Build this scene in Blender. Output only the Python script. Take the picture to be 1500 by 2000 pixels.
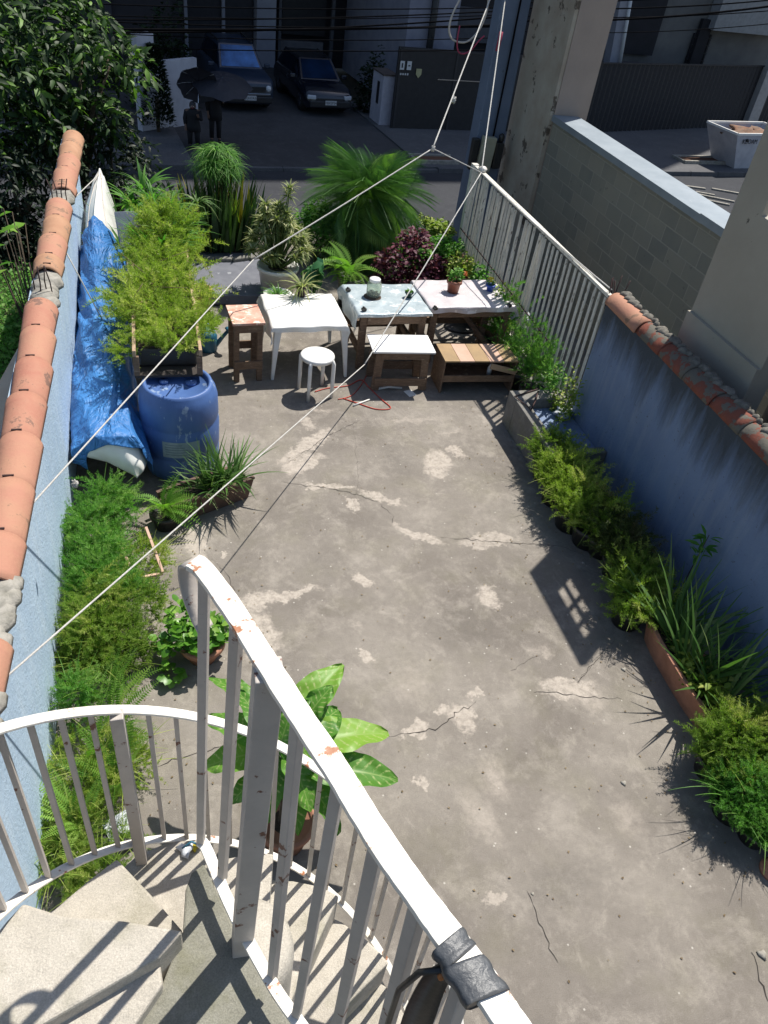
import bpy, math, random
import numpy as np
from mathutils import Vector, Matrix
R = math.radians
PI = math.pi
random.seed(7)
rng = np.random.default_rng(7)
S = bpy.context.scene
for o in list(bpy.data.objects): bpy.data.objects.remove(o)
COL = S.collection

# ------------------------------------------------------------------ camera
F = 1500.0; CX = 750.0; CY = 1000.0; H = 4.7
def _cam_axes(V=(470, 2790), Y=(250, -300)):
    z = -np.array([V[0]-CX, V[1]-CY, F]); z /= np.linalg.norm(z)
    y = np.array([Y[0]-CX, Y[1]-CY, F]); y /= np.linalg.norm(y)
    y = y-(y@z)*z; y /= np.linalg.norm(y)
    return np.array([np.cross(y, z), y, z])
MC = _cam_axes()
def ray(u, v): return MC @ np.array([u-CX, v-CY, F])
def G(u, v, z=0.0):
    r = ray(u, v); t = (z-H)/r[2]; return Vector((r[0]*t, r[1]*t, z))
def AY(u, v, Y):
    r = ray(u, v); t = Y/r[1]; return Vector((r[0]*t, Y, H+r[2]*t))
def AX(u, v, X):
    r = ray(u, v); t = X/r[0]; return Vector((X, r[1]*t, H+r[2]*t))
cam = bpy.data.cameras.new('camera'); co = bpy.data.objects.new('camera', cam); COL.objects.link(co)
cx_, cy_, cz_ = MC[:, 0], -MC[:, 1], -MC[:, 2]
co.matrix_world = Matrix(((cx_[0], cy_[0], cz_[0], 0), (cx_[1], cy_[1], cz_[1], 0), (cx_[2], cy_[2], cz_[2], H), (0, 0, 0, 1)))
cam.sensor_fit = 'HORIZONTAL'; cam.sensor_width = 36; cam.lens = 36*F/1500
cam.clip_start = 0.02; cam.clip_end = 1000
S.camera = co

# ------------------------------------------------------------------ light
SUN_EL = 60.0; sx, sy = 0.79, 0.61           # direction towards the sun in plan
world = bpy.data.worlds.new('World'); S.world = world; world.use_nodes = True
wn = world.node_tree; bg = wn.nodes['Background']
sky = wn.nodes.new('ShaderNodeTexSky'); sky.sky_type = 'NISHITA'; sky.sun_disc = False
sky.sun_elevation = R(SUN_EL); sky.sun_rotation = math.atan2(sx, sy)
wn.links.new(sky.outputs[0], bg.inputs[0]); bg.inputs[1].default_value = 0.095
sl = bpy.data.lights.new('sun', 'SUN'); sl.energy = 4.6; sl.angle = R(0.53); sl.color = (1.0, 0.955, 0.88)
so = bpy.data.objects.new('sun', sl); COL.objects.link(so)
sd = Vector((sx, sy, 0)).normalized()*math.cos(R(SUN_EL)) + Vector((0, 0, math.sin(R(SUN_EL))))
so.rotation_euler = sd.to_track_quat('Z', 'Y').to_euler(); so.location = (5, 5, 30)
S.view_settings.view_transform = 'Standard'; S.view_settings.look = 'None'
S.view_settings.exposure = 0.5; S.view_settings.gamma = 1
try:
    S.cycles.max_bounces = 6; S.cycles.transparent_max_bounces = 6
    S.cycles.sample_clamp_indirect = 4
except Exception: pass

# ------------------------------------------------------------------ materials
class NT:
    def __init__(s, m): s.t = m.node_tree; s.n = s.t.nodes; s.l = s.t.links
    def new(s, t, **k):
        n = s.n.new('ShaderNode'+t)
        for a, b in k.items(): setattr(n, a, b)
        return n
    def ln(s, a, b): s.l.new(a, b)
    def noise(s, vec, scale, detail=6, rough=.6, dist=0):
        n = s.new('TexNoise'); n.inputs['Scale'].default_value = scale; n.inputs['Detail'].default_value = detail
        n.inputs['Roughness'].default_value = rough; n.inputs['Distortion'].default_value = dist
        if vec is not None: s.ln(vec, n.inputs['Vector'])
        return n.outputs['Fac']
    def ramp(s, fac, stops, interp='LINEAR'):
        r = s.new('ValToRGB'); e = r.color_ramp.elements; r.color_ramp.interpolation = interp
        while len(e) < len(stops): e.new(.5)
        for i, (p, c) in enumerate(stops):
            e[i].position = p; e[i].color = (c, c, c, 1) if isinstance(c, (int, float)) else (*c, 1)
        s.ln(fac, r.inputs[0]); return r.outputs[0]
    def mix(s, fac, a, b, mode='MIX'):
        m = s.new('Mix', data_type='RGBA', blend_type=mode)
        for sock, v in ((m.inputs[0], fac), (m.inputs[6], a), (m.inputs[7], b)):
            if isinstance(v, (int, float)): sock.default_value = v
            elif isinstance(v, tuple): sock.default_value = (*v, 1)
            else: s.ln(v, sock)
        return m.outputs[2]
    def math(s, op, a, b=0, c=0):
        m = s.new('Math', operation=op)
        for i, v in enumerate((a, b, c)):
            if isinstance(v, (int, float)): m.inputs[i].default_value = v
            else: s.ln(v, m.inputs[i])
        return m.outputs[0]
    def bump(s, h, strength, dist, b):
        n = s.new('Bump'); n.inputs['Strength'].default_value = strength; n.inputs['Distance'].default_value = dist
        s.ln(h, n.inputs['Height']); s.ln(n.outputs[0], b.inputs['Normal']); return n
def newmat(name):
    m = bpy.data.materials.new(name); m.use_nodes = True; t = NT(m); return m, t, t.n['Principled BSDF']
def coord(t, kind='Object', scale=None):
    c = t.new('TexCoord').outputs[kind]
    if scale:
        mp = t.new('Mapping'); mp.inputs['Scale'].default_value = scale; t.ln(c, mp.inputs[0]); c = mp.outputs[0]
    return c
def wcoord(t, scale=None):
    c = t.new('NewGeometry').outputs['Position']
    if scale:
        mp = t.new('Mapping'); mp.inputs['Scale'].default_value = scale; t.ln(c, mp.inputs[0]); c = mp.outputs[0]
    return c
MAT = {}
def pbr(name, c1, c2=None, rough=.6, scale=6, lo=.35, hi=.65, spot=None, spot_scale=20, spot_th=.62, metal=0, bump=.15, bscale=60, spec=.5, stretch=None, coat=0, world_=False):
    """two-tone noise paint with optional blotches of a third colour (rust, dirt, chips)"""
    m, t, b = newmat(name)
    v = wcoord(t, stretch) if world_ else coord(t, 'Object', stretch)
    c2 = c2 or tuple(x*.8 for x in c1)
    col = t.mix(t.ramp(t.noise(v, scale), [(lo, 0.), (hi, 1.)]), c1, c2)
    if spot:
        f = t.ramp(t.noise(v, spot_scale, 8, .65), [(spot_th, 0.), (spot_th+.03, 1.)])
        col = t.mix(f, col, spot)
    t.ln(col, b.inputs['Base Color']); b.inputs['Roughness'].default_value = rough
    b.inputs['Metallic'].default_value = metal; b.inputs['Specular IOR Level'].default_value = spec
    if coat: b.inputs['Coat Weight'].default_value = coat
    if bump: t.bump(t.noise(v, bscale, 5), bump, .01, b)
    MAT[name] = m; return m
def leafmat(name, c1, c2, c3=None, trans=.35, rough=.55, pattern=None):
    m, t, b = newmat(name)
    at = t.new('Attribute'); at.attribute_name = 'var'
    stops = [(0., c1), (.75, c2)] + ([(1., c3)] if c3 else [(1., c2)])
    col = t.ramp(at.outputs['Fac'], stops)
    if pattern:
        col = pattern(t, col)
    t.ln(col, b.inputs['Base Color']); b.inputs['Roughness'].default_value = rough
    b.inputs['Specular IOR Level'].default_value = .35
    tr = t.new('BsdfTranslucent'); bright = t.mix(1.0, col, (1.0, 1.25, .5), 'MULTIPLY'); t.ln(bright, tr.inputs[0])
    mx = t.new('MixShader'); mx.inputs[0].default_value = trans
    t.ln(b.outputs[0], mx.inputs[1]); t.ln(tr.outputs[0], mx.inputs[2]); t.ln(mx.outputs[0], t.n['Material Output'].inputs[0])
    MAT[name] = m; return m

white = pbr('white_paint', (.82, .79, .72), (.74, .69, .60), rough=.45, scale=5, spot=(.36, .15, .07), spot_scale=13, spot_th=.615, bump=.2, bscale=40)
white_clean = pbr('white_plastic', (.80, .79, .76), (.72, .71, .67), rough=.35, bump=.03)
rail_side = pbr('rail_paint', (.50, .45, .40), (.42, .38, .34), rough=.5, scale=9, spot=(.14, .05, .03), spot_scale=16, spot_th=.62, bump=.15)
terr2 = pbr('yellowish_clay_tile', (.42, .235, .14), (.36, .19, .11), rough=.85, scale=5, spot=(.22, .15, .10), spot_scale=6, spot_th=.58, bump=.3, bscale=45)
terr3 = pbr('reddish_clay_tile', (.37, .155, .105), (.40, .20, .13), rough=.85, scale=6, spot=(.20, .11, .08), spot_scale=6, spot_th=.58, bump=.3, bscale=45)
terracotta = pbr('clay_tile', (.40, .185, .125), (.41, .215, .135), rough=.85, scale=5, spot=(.24, .14, .09), spot_scale=5, spot_th=.60, bump=.3, bscale=45)
terr_old = pbr('old_clay_tile', (.22, .065, .04), (.13, .045, .03), rough=.9, scale=6, spot=(.12, .11, .09), spot_scale=6, spot_th=.50, bump=.5, bscale=30)
terrpot = pbr('terracotta_pot', (.40, .19, .12), (.28, .13, .08), rough=.85, scale=8, bump=.15)
mortar = pbr('mortar', (.34, .32, .28), (.20, .19, .16), rough=.95, scale=14, bump=.9, bscale=28)
mortar_d = pbr('mossy_mortar', (.19, .175, .15), (.10, .095, .08), rough=.95, scale=20, bump=1, bscale=30)
rebar = pbr('rusty_rebar', (.07, .03, .025), (.03, .018, .018), rough=.8)
rebar_ = rebar
blacksteel = pbr('black_steel', (.012, .012, .014), (.02, .02, .022), rough=.5, bump=.1)
darkgate = pbr('dark_gate_paint', (.010, .010, .013), (.016, .016, .019), rough=.55, bump=.05)
darkpl = pbr('black_plastic', (.018, .018, .018), (.03, .028, .026), rough=.45, bump=.1)
tape = pbr('black_tape', (.05, .055, .062), (.09, .095, .10), rough=.42, scale=30, bump=.25, bscale=90)
wood_o = pbr('weathered_wood', (.21, .135, .085), (.13, .082, .052), rough=.85, scale=4, stretch=(3, 3, 14), spot=(.30, .22, .15), spot_scale=5, spot_th=.6, bump=.35, bscale=30)
wood_l = pbr('pale_wood', (.44, .31, .20), (.36, .24, .15), rough=.8, scale=4, stretch=(2, 12, 2), bump=.2)
wood_p = pbr('plank_pink', (.55, .36, .27), (.47, .31, .22), rough=.8, scale=5, bump=.2)
wood_y = pbr('plank_yellow', (.36, .24, .12), (.28, .19, .10), rough=.8, scale=5, bump=.2)
redpaint = pbr('worn_red_top', (.62, .42, .33), (.50, .22, .15), rough=.7, scale=9, spot=(.7, .62, .52), spot_scale=12, spot_th=.55)
cloth_w = pbr('white_oilcloth', (.80, .79, .74), (.74, .72, .67), rough=.5, bump=.25, bscale=14)
cloth_b = pbr('silver_cloth', (.33, .40, .43), (.46, .52, .54), rough=.38, scale=7, spot=(.62, .66, .66), spot_scale=9, spot_th=.56, bump=1, bscale=13, metal=.1)
cloth_p = pbr('pale_cloth', (.60, .555, .56), (.50, .46, .47), rough=.4, scale=5, spot=(.78, .75, .74), spot_scale=6, spot_th=.58, bump=1, bscale=10)
barrelm = pbr('blue_plastic', (.075, .15, .36), (.05, .11, .29), rough=.5, scale=5, stretch=(1, 1, .35), spot=(.22, .30, .44), spot_scale=9, spot_th=.585, bump=.12)
paper = pbr('faded_label', (.30, .36, .38), (.22, .28, .30), rough=.7, scale=15)
bucketm = pbr('yellow_bucket', (.42, .30, .09), (.34, .24, .08), rough=.6, scale=7, spot=(.5, .46, .36), spot_scale=8, spot_th=.6)
soil = pbr('soil', (.055, .04, .028), (.03, .022, .016), rough=1, scale=25, bump=1, bscale=60)
tealm = pbr('teal_plastic', (.02, .13, .20), (.02, .10, .17), rough=.5)
bluepot = pbr('blue_pot', (.03, .09, .42), (.03, .08, .36), rough=.4)
greenpot = pbr('green_pot', (.02, .06, .05), (.02, .05, .045), rough=.4)
metalsheet = pbr('zinc_flashing', (.27, .31, .345), (.22, .26, .295), rough=.5, scale=3, metal=.3, bump=.05, spot=(.5, .53, .55), spot_scale=9, spot_th=.68)
polem = pbr('blue_pole_paint', (.135, .175, .25), (.11, .145, .21), rough=.7, scale=3, spot=(.07, .085, .11), spot_scale=10, spot_th=.66, bump=.2)
bark = pbr('bark', (.10, .075, .05), (.05, .038, .025), rough=.95, scale=10, bump=.8, bscale=30)
ropem = pbr('white_rope', (.66, .64, .60), (.50, .48, .44), rough=.8, scale=60, bump=.8, bscale=300)
redcord = pbr('red_cord', (.55, .06, .03), (.42, .05, .03), rough=.5)
cablem = pbr('black_cable', (.004, .004, .005), (.006, .006, .007), rough=1, spec=.05)
glass_m, gt, gb = newmat('jar_glass'); gb.inputs['Base Color'].default_value = (.80, .86, .76, 1); gb.inputs['Transmission Weight'].default_value = .85; gb.inputs['Roughness'].default_value = .12; gb.inputs['IOR'].default_value = 1.2
carglass = pbr('sky_tinted_car_glass', (.035, .10, .27), (.015, .03, .07), rough=.08, scale=1.2, bump=0, metal=.95)  # blue metallic colour paints in the sky reflected by the glass
carpaint1 = pbr('dark_blue_car_paint', (.022, .034, .06), (.018, .03, .055), rough=.35, bump=0, coat=.3)
carpaint2 = pbr('black_car_paint', (.008, .010, .018), (.008, .010, .018), rough=.25, bump=0, coat=.8)
chrome = pbr('chrome', (.5, .52, .55), (.45, .47, .5), rough=.2, metal=1, bump=0)
lampm = pbr('headlamp', (.6, .62, .64), (.5, .52, .55), rough=.15, bump=0)
rubber = pbr('rubber', (.012, .012, .012), (.016, .016, .016), rough=.85)
plate_m = pbr('number_plate', (.55, .56, .56), (.5, .5, .5), rough=.5)
ink = pbr('ink', (.02, .02, .025), (.02, .02, .025), rough=.6)
redink = pbr('red_ink', (.35, .03, .08), (.3, .03, .07), rough=.6)
skin = pbr('skin', (.16, .09, .06), (.14, .08, .055), rough=.6)
coatm = pbr('black_clothing', (.008, .008, .010), (.012, .012, .014), rough=.9)
umbm = pbr('umbrella_fabric', (.022, .024, .035), (.017, .019, .028), rough=.65, bump=.1)
hullm = pbr('white_hull', (.74, .74, .70), (.62, .61, .57), rough=.4, scale=4, bump=.05)
bag_m = pbr('crumpled_bag', (.62, .64, .66), (.45, .47, .5), rough=.25, scale=14, bump=1, bscale=16)

def concrete(name, c1, c2, c3, spots=None, rough=.9, s=1.0, moss=.0, grain=260, bumpv=.35, specks=True, gm=.62):
    m, t, b = newmat(name); v = wcoord(t)
    col = t.mix(t.ramp(t.noise(v, .9*s, 5, .55, .4), [(.36, 0.), (.64, 1.)]), c1, c2)
    col = t.mix(t.math('MULTIPLY', t.ramp(t.noise(v, 3.1*s, 9, .76, .3), [(.50, 0.), (.66, 1.)]), .60), col, c3)
    # smaller mottling
    col = t.mix(t.ramp(t.noise(v, 14*s, 8, .75), [(.30, .28), (.60, 0.)]), col, tuple(x*.55 for x in c1))
    col = t.mix(t.math('MULTIPLY', t.ramp(t.noise(wcoord(t, (1, .7, 1)), 8.5*s, 9, .80, .25), [(.54, 0.), (.66, 1.)]), .40), col, c3)
    # grain
    g = t.noise(v, grain, 3, .8)
    col = t.mix(gm, col, t.mix(t.ramp(g, [(.33, 0.), (.67, 1.)]), (.22, .22, .22), (.78, .78, .78)), 'OVERLAY')
    if moss:
        mf = t.math('MULTIPLY', t.ramp(t.noise(v, 2.2*s, 7, .6), [(.50, 0.), (.68, 1.)]), moss)
        col = t.mix(mf, col, (.14, .14, .05))
    if spots:
        tot = None; tot2 = None
        nz = t.new('TexNoise'); nz.inputs['Scale'].default_value = 5.5; nz.inputs['Detail'].default_value = 9; nz.inputs['Roughness'].default_value = .72
        t.ln(v, nz.inputs['Vector'])
        off = t.new('VectorMath', operation='MULTIPLY_ADD'); t.ln(nz.outputs['Color'], off.inputs[0])
        off.inputs[1].default_value = (.42, .42, 0); t.ln(v, off.inputs[2])
        ov = t.new('VectorMath', operation='SUBTRACT'); t.ln(off.outputs[0], ov.inputs[0]); ov.inputs[1].default_value = (.21, .21, 0)
        vv = ov.outputs[0]
        for (p, rx, ry, ang, k) in spots:
            mp = t.new('Mapping'); mp.vector_type = 'TEXTURE'
            mp.inputs['Location'].default_value = (p[0], p[1], 0); mp.inputs['Rotation'].default_value = (0, 0, ang)
            mp.inputs['Scale'].default_value = (rx, ry, 1e3); t.ln(vv, mp.inputs[0])
            ln_ = t.new('VectorMath', operation='LENGTH'); t.ln(mp.outputs[0], ln_.inputs[0])
            f = t.math('MULTIPLY', t.ramp(ln_.outputs['Value'], [(.0, 1.), (.70, 1.), (1.0, 0.)] if k > .66 else [(.0, 1.), (.35, .9), (1.0, 0.)]), abs(k))
            if k > 0: tot = f if tot is None else t.math('MAXIMUM', tot, f)
            else: tot2 = f if tot2 is None else t.math('MAXIMUM', tot2, f)
        tex = t.ramp(t.noise(v, 17, 9, .8), [(.36, .12), (.56, 1.)])
        if tot is not None: col = t.mix(t.math('MULTIPLY', tot, tex), col, (.43, .38, .325))
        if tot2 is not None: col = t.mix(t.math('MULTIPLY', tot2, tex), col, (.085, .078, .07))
    if specks:
        vo = t.new('TexVoronoi'); vo.inputs['Scale'].default_value = 9; vo.inputs['Randomness'].default_value = 1; t.ln(v, vo.inputs['Vector'])
        col = t.mix(t.ramp(vo.outputs['Distance'], [(.035, .8), (.075, 0.)]), col, (.5, .47, .42))
    t.ln(col, b.inputs['Base Color']); b.inputs['Roughness'].default_value = rough; b.inputs['Specular IOR Level'].default_value = .25
    h = t.math('ADD', t.noise(v, 120, 6, .8), t.math('MULTIPLY', t.noise(v, 9, 6), 1.5))
    t.bump(h, bumpv, .006, b)
    MAT[name] = m; return m

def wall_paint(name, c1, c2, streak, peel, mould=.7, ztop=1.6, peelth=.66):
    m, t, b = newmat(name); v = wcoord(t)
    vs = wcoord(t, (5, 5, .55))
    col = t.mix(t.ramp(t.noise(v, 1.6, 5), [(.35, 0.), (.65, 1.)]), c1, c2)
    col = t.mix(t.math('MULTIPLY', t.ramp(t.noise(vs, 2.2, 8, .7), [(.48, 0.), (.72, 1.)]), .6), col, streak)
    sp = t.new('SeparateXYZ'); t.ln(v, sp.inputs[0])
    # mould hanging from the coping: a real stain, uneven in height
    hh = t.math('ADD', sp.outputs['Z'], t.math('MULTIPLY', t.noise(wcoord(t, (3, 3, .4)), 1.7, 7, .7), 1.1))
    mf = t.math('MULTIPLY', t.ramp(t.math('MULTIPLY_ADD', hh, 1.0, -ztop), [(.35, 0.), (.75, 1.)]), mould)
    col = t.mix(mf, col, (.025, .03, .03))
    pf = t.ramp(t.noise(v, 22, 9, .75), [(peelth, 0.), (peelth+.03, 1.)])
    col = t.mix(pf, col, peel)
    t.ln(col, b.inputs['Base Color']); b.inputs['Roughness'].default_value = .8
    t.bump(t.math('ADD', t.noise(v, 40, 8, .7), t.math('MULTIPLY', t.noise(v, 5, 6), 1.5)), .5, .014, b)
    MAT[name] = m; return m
bluewall_l = wall_paint('pale_blue_wall_paint', (.43, .555, .68), (.37, .49, .62), (.54, .64, .72), (.20, .27, .34), mould=.35, ztop=1.65)
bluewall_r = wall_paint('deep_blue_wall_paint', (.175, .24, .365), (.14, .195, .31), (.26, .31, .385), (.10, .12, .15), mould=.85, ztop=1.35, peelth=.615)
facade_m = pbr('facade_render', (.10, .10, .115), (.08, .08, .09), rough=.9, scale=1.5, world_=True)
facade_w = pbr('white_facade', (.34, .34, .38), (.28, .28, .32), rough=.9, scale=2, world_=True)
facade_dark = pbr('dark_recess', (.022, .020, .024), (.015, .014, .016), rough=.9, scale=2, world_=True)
facade_mid = pbr('grey_render', (.16, .155, .145), (.12, .115, .11), rough=.9, scale=1.2, world_=True)
cream_m = pbr('cream_render', (.60, .50, .37), (.54, .44, .32), rough=.85, scale=5, world_=True)
pil_m = pbr('stained_concrete', (.40, .365, .30), (.30, .25, .195), rough=.9, scale=1.6, spot=(.10, .08, .06), spot_scale=3, spot_th=.60, bump=.5, bscale=20, world_=True)
pil_s = pbr('pink_concrete', (.34, .275, .23), (.29, .235, .20), rough=.9, scale=1.6, bump=.3, bscale=20, world_=True)
col_m = pbr('neighbour_render', (.37, .34, .28), (.32, .29, .235), rough=.9, scale=1.1, spot=(.09, .08, .07), spot_scale=6, spot_th=.68, bump=.4, bscale=15, world_=True)
col_d = pbr('dark_render', (.10, .095, .09), (.075, .072, .07), rough=.9, scale=2, world_=True)

# ------------------------------------------------------------------ mesh helpers
def link(o, parent=None):
    COL.objects.link(o)
    if parent is not None: o.parent = parent
    return o
def info(o, label=None, cat=None, group=None, kind=None):
    if label: o['label'] = label
    if cat: o['category'] = cat
    if group: o['group'] = group
    if kind: o['kind'] = kind
    return o
def thing(name, label, cat, loc=(0, 0, 0), rz=0, group=None):
    o = bpy.data.objects.new(name, None); link(o); o.location = loc; o.rotation_euler = (0, 0, rz)
    o.empty_display_size = .1
    return info(o, label, cat, group)

class MB:
    def __init__(s): s.v = []; s.f = []; s.mi = []; s.sm = []; s.cur = 0; s.smooth = False
    def add(s, vs, fs, smooth=None):
        n = len(s.v); s.v += [tuple(v) for v in vs]
        for f in fs:
            s.f.append(tuple(i+n for i in f)); s.mi.append(s.cur); s.sm.append(s.smooth if smooth is None else smooth)
        return s
    def box(s, c, d, rz=0, rx=0, ry=0, taper=1.0):
        m = Matrix.Rotation(rz, 3, 'Z') @ Matrix.Rotation(ry, 3, 'Y') @ Matrix.Rotation(rx, 3, 'X')
        vs = []
        for z in (-.5, .5):
            k = taper if z > 0 else 1
            for x, y in ((-.5, -.5), (.5, -.5), (.5, .5), (-.5, .5)):
                vs.append(Vector(c)+m @ Vector((x*d[0]*k, y*d[1]*k, z*d[2])))
        return s.add(vs, [(0, 3, 2, 1), (4, 5, 6, 7), (0, 1, 5, 4), (1, 2, 6, 5), (2, 3, 7, 6), (3, 0, 4, 7)])
    def b2(s, x0, x1, y0, y1, z0, z1): return s.box(((x0+x1)/2, (y0+y1)/2, (z0+z1)/2), (x1-x0, y1-y0, z1-z0))
    def bar(s, a, b, w, h=None, up=(0, 0, 1)):
        h = h or w; a = Vector(a); b = Vector(b); d = (b-a); L = d.length; d.normalize()
        x = d.cross(Vector(up))
        if x.length < 1e-4: x = d.cross(Vector((1, 0, 0)))
        x.normalize(); z = x.cross(d)
        vs = [p+x*sx_*w/2+z*sz*h/2 for p in (a, b) for sx_, sz in ((-1, -1), (1, -1), (1, 1), (-1, 1))]
        return s.add(vs, [(0, 3, 2, 1), (4, 5, 6, 7), (0, 1, 5, 4), (1, 2, 6, 5), (2, 3, 7, 6), (3, 0, 4, 7)])
    def tube(s, pts, r, n=8, cap=True):
        pts = [Vector(p) for p in pts]; rs = r if isinstance(r, (list, tuple)) else [r]*len(pts)
        base = len(s.v); rings = []; prev = None
        for i, p in enumerate(pts):
            d = (pts[min(i+1, len(pts)-1)]-pts[max(i-1, 0)]).normalized()
            if prev is None:
                x = d.cross(Vector((0, 0, 1)));
                if x.length < .05: x = d.cross(Vector((0, 1, 0)))
            else: x = prev-d*prev.dot(d)
            x.normalize(); prev = x; y = d.cross(x)
            rings.append([p+(x*math.cos(2*PI*k/n)+y*math.sin(2*PI*k/n))*rs[i] for k in range(n)])
        vs = [q for rg in rings for q in rg]; fs = []
        for i in range(len(pts)-1):
            for k in range(n):
                fs.append((i*n+k, i*n+(k+1) % n, (i+1)*n+(k+1) % n, (i+1)*n+k))
        if cap: fs += [tuple(range(n))[::-1], tuple((len(pts)-1)*n+k for k in range(n))]
        return s.add(vs, fs, smooth=True)
    def lathe(s, c, prof, n=28, smooth=True, sxy=(1, 1), rz=0, wob=0):
        c = Vector(c); vs = []; fs = []
        for (r, z) in prof:
            for k in range(n):
                a = 2*PI*k/n; w = 1+wob*math.sin(3*a+z*9)
                x, y = r*w*math.cos(a)*sxy[0], r*w*math.sin(a)*sxy[1]
                vs.append(c+Vector((x*math.cos(rz)-y*math.sin(rz), x*math.sin(rz)+y*math.cos(rz), z)))
        for i in range(len(prof)-1):
            for k in range(n): fs.append((i*n+k, i*n+(k+1) % n, (i+1)*n+(k+1) % n, (i+1)*n+k))
        if prof[0][0] > 1e-4: fs.append(tuple(range(n))[::-1])
        if prof[-1][0] > 1e-4: fs.append(tuple((len(prof)-1)*n+k for k in range(n)))
        return s.add(vs, fs, smooth=smooth)
    def prism(s, poly, z0, z1):
        n = len(poly); vs = [(p[0], p[1], z0) for p in poly]+[(p[0], p[1], z1) for p in poly]
        ar = sum(poly[i][0]*poly[(i+1) % n][1]-poly[(i+1) % n][0]*poly[i][1] for i in range(n))
        fs = [tuple(range(n))[::-1], tuple(range(n, 2*n))]+[(i, (i+1) % n, n+(i+1) % n, n+i) for i in range(n)]
        if ar < 0: fs = [f[::-1] for f in fs]
        return s.add(vs, fs)
    def grid(s, fn, nu, nv, smooth=True):
        vs = [fn(i/nu, j/nv) for i in range(nu+1) for j in range(nv+1)]
        fs = [(i*(nv+1)+j, (i+1)*(nv+1)+j, (i+1)*(nv+1)+j+1, i*(nv+1)+j+1) for i in range(nu) for j in range(nv)]
        return s.add(vs, fs, smooth=smooth)
    def build(s, name, mats, parent=None, bevel=0, solid=0, sub=0, loc=None):
        me = bpy.data.meshes.new(name)
        vs = s.v
        if loc is not None: vs = [(v[0]-loc[0], v[1]-loc[1], v[2]-loc[2]) for v in vs]
        me.from_pydata(vs, [], s.f); me.update()
        if not isinstance(mats, (list, tuple)): mats = [mats]
        for m in mats: me.materials.append(m)
        me.polygons.foreach_set('material_index', s.mi); me.polygons.foreach_set('use_smooth', s.sm)
        o = bpy.data.objects.new(name, me); link(o, parent)
        if loc is not None: o.location = loc
        if sub: md = o.modifiers.new('sub', 'SUBSURF'); md.levels = sub; md.render_levels = sub
        if solid: md = o.modifiers.new('solid', 'SOLIDIFY'); md.thickness = solid; md.offset = 0
        if bevel:
            md = o.modifiers.new('bev', 'BEVEL'); md.width = bevel; md.segments = 2; md.limit_method = 'ANGLE'; md.angle_limit = R(40)
        return o
def Lc(v, c): return (v[0]-c[0], v[1]-c[1], v[2]-c[2])

# ------------------------------------------------------------------ foliage toolkit (numpy)
class Leaves:
    """collects instanced leaf templates into one mesh, with a random 'var' value per leaf"""
    def __init__(s): s.V = []; s.Fc = []; s.var = []; s.n = 0
    def put(s, tmpl, P, Rm, sc, var=None):
        tv, tf = tmpl; N = len(P)
        if N == 0: return s
        P = np.asarray(P, float); sc = np.asarray(sc, float)
        if sc.ndim == 1: sc = sc[:, None]*np.ones((1, 3))
        v = np.einsum('nij,nkj->nki', Rm, tv[None]*sc[:, None, :])+P[:, None]
        nv = len(tv); f = tf[None]+(np.arange(N)*nv)[:, None, None]+s.n
        s.V.append(v.reshape(-1, 3)); s.Fc.append(f.reshape(-1, tf.shape[1])); s.n += N*nv
        if var is None: var = rng.random(N)
        s.var.append(np.repeat(var, nv)); return s
    def raw(s, V, Fc, var):
        s.V.append(V); s.Fc.append(Fc+s.n); s.n += len(V); s.var.append(np.full(len(V), var) if np.isscalar(var) else var); return s
    def build(s, name, mat, parent=None, smooth=False):
        V = np.concatenate(s.V).astype(np.float32)
        me = bpy.data.meshes.new(name); me.vertices.add(len(V)); me.vertices.foreach_set('co', V.ravel())
        nl = sum(f.size for f in s.Fc); npoly = sum(len(f) for f in s.Fc)
        me.loops.add(nl); me.polygons.add(npoly)
        me.loops.foreach_set('vertex_index', np.concatenate([f.ravel() for f in s.Fc]).astype(np.int32))
        tot = np.concatenate([np.full(len(f), f.shape[1]) for f in s.Fc]).astype(np.int32)
        me.polygons.foreach_set('loop_start', (np.cumsum(tot)-tot).astype(np.int32))
        me.polygons.foreach_set('loop_total', tot)
        me.update(calc_edges=True); me.validate()
        at = me.attributes.new('var', 'FLOAT', 'POINT'); at.data.foreach_set('value', np.concatenate(s.var).astype(np.float32))
        if smooth: me.polygons.foreach_set('use_smooth', np.ones(npoly, bool))
        me.materials.append(mat)
        o = bpy.data.objects.new(name, me); link(o, parent); return o
def rots(az, el, roll):
    """template +X points to azimuth az, raised by el, rolled about its own axis"""
    az, el, roll = map(np.asarray, (az, el, roll))
    ca, sa, ce, se, cr, sr = np.cos(az), np.sin(az), np.cos(el), np.sin(el), np.cos(roll), np.sin(roll)
    x = np.stack([ca*ce, sa*ce, se], -1)
    y0 = np.stack([-sa, ca, np.zeros_like(ca)], -1); z0 = np.cross(x, y0)
    y = y0*cr[:, None]+z0*sr[:, None]; z = np.cross(x, y)
    return np.stack([x, y, z], -1)
def blade_t(w=.08, droop=.5, n=5, fold=.0):
    """long narrow blade of length 1 along +X arching down"""
    vs = []; fs = []
    for i in range(n+1):
        t = i/n; ww = w*(math.sin(PI*min(.5+t*.5, 1))**.6 if t > .3 else 1)*(1-t**3)+.002
        x = t*(1-.25*droop*t); z = -droop*t*t*.6+.0
        vs += [(x, -ww, z), (x, ww, z)]
    for i in range(n): fs.append((2*i, 2*i+2, 2*i+3, 2*i+1))
    return np.array(vs, float), np.array(fs)
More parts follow.
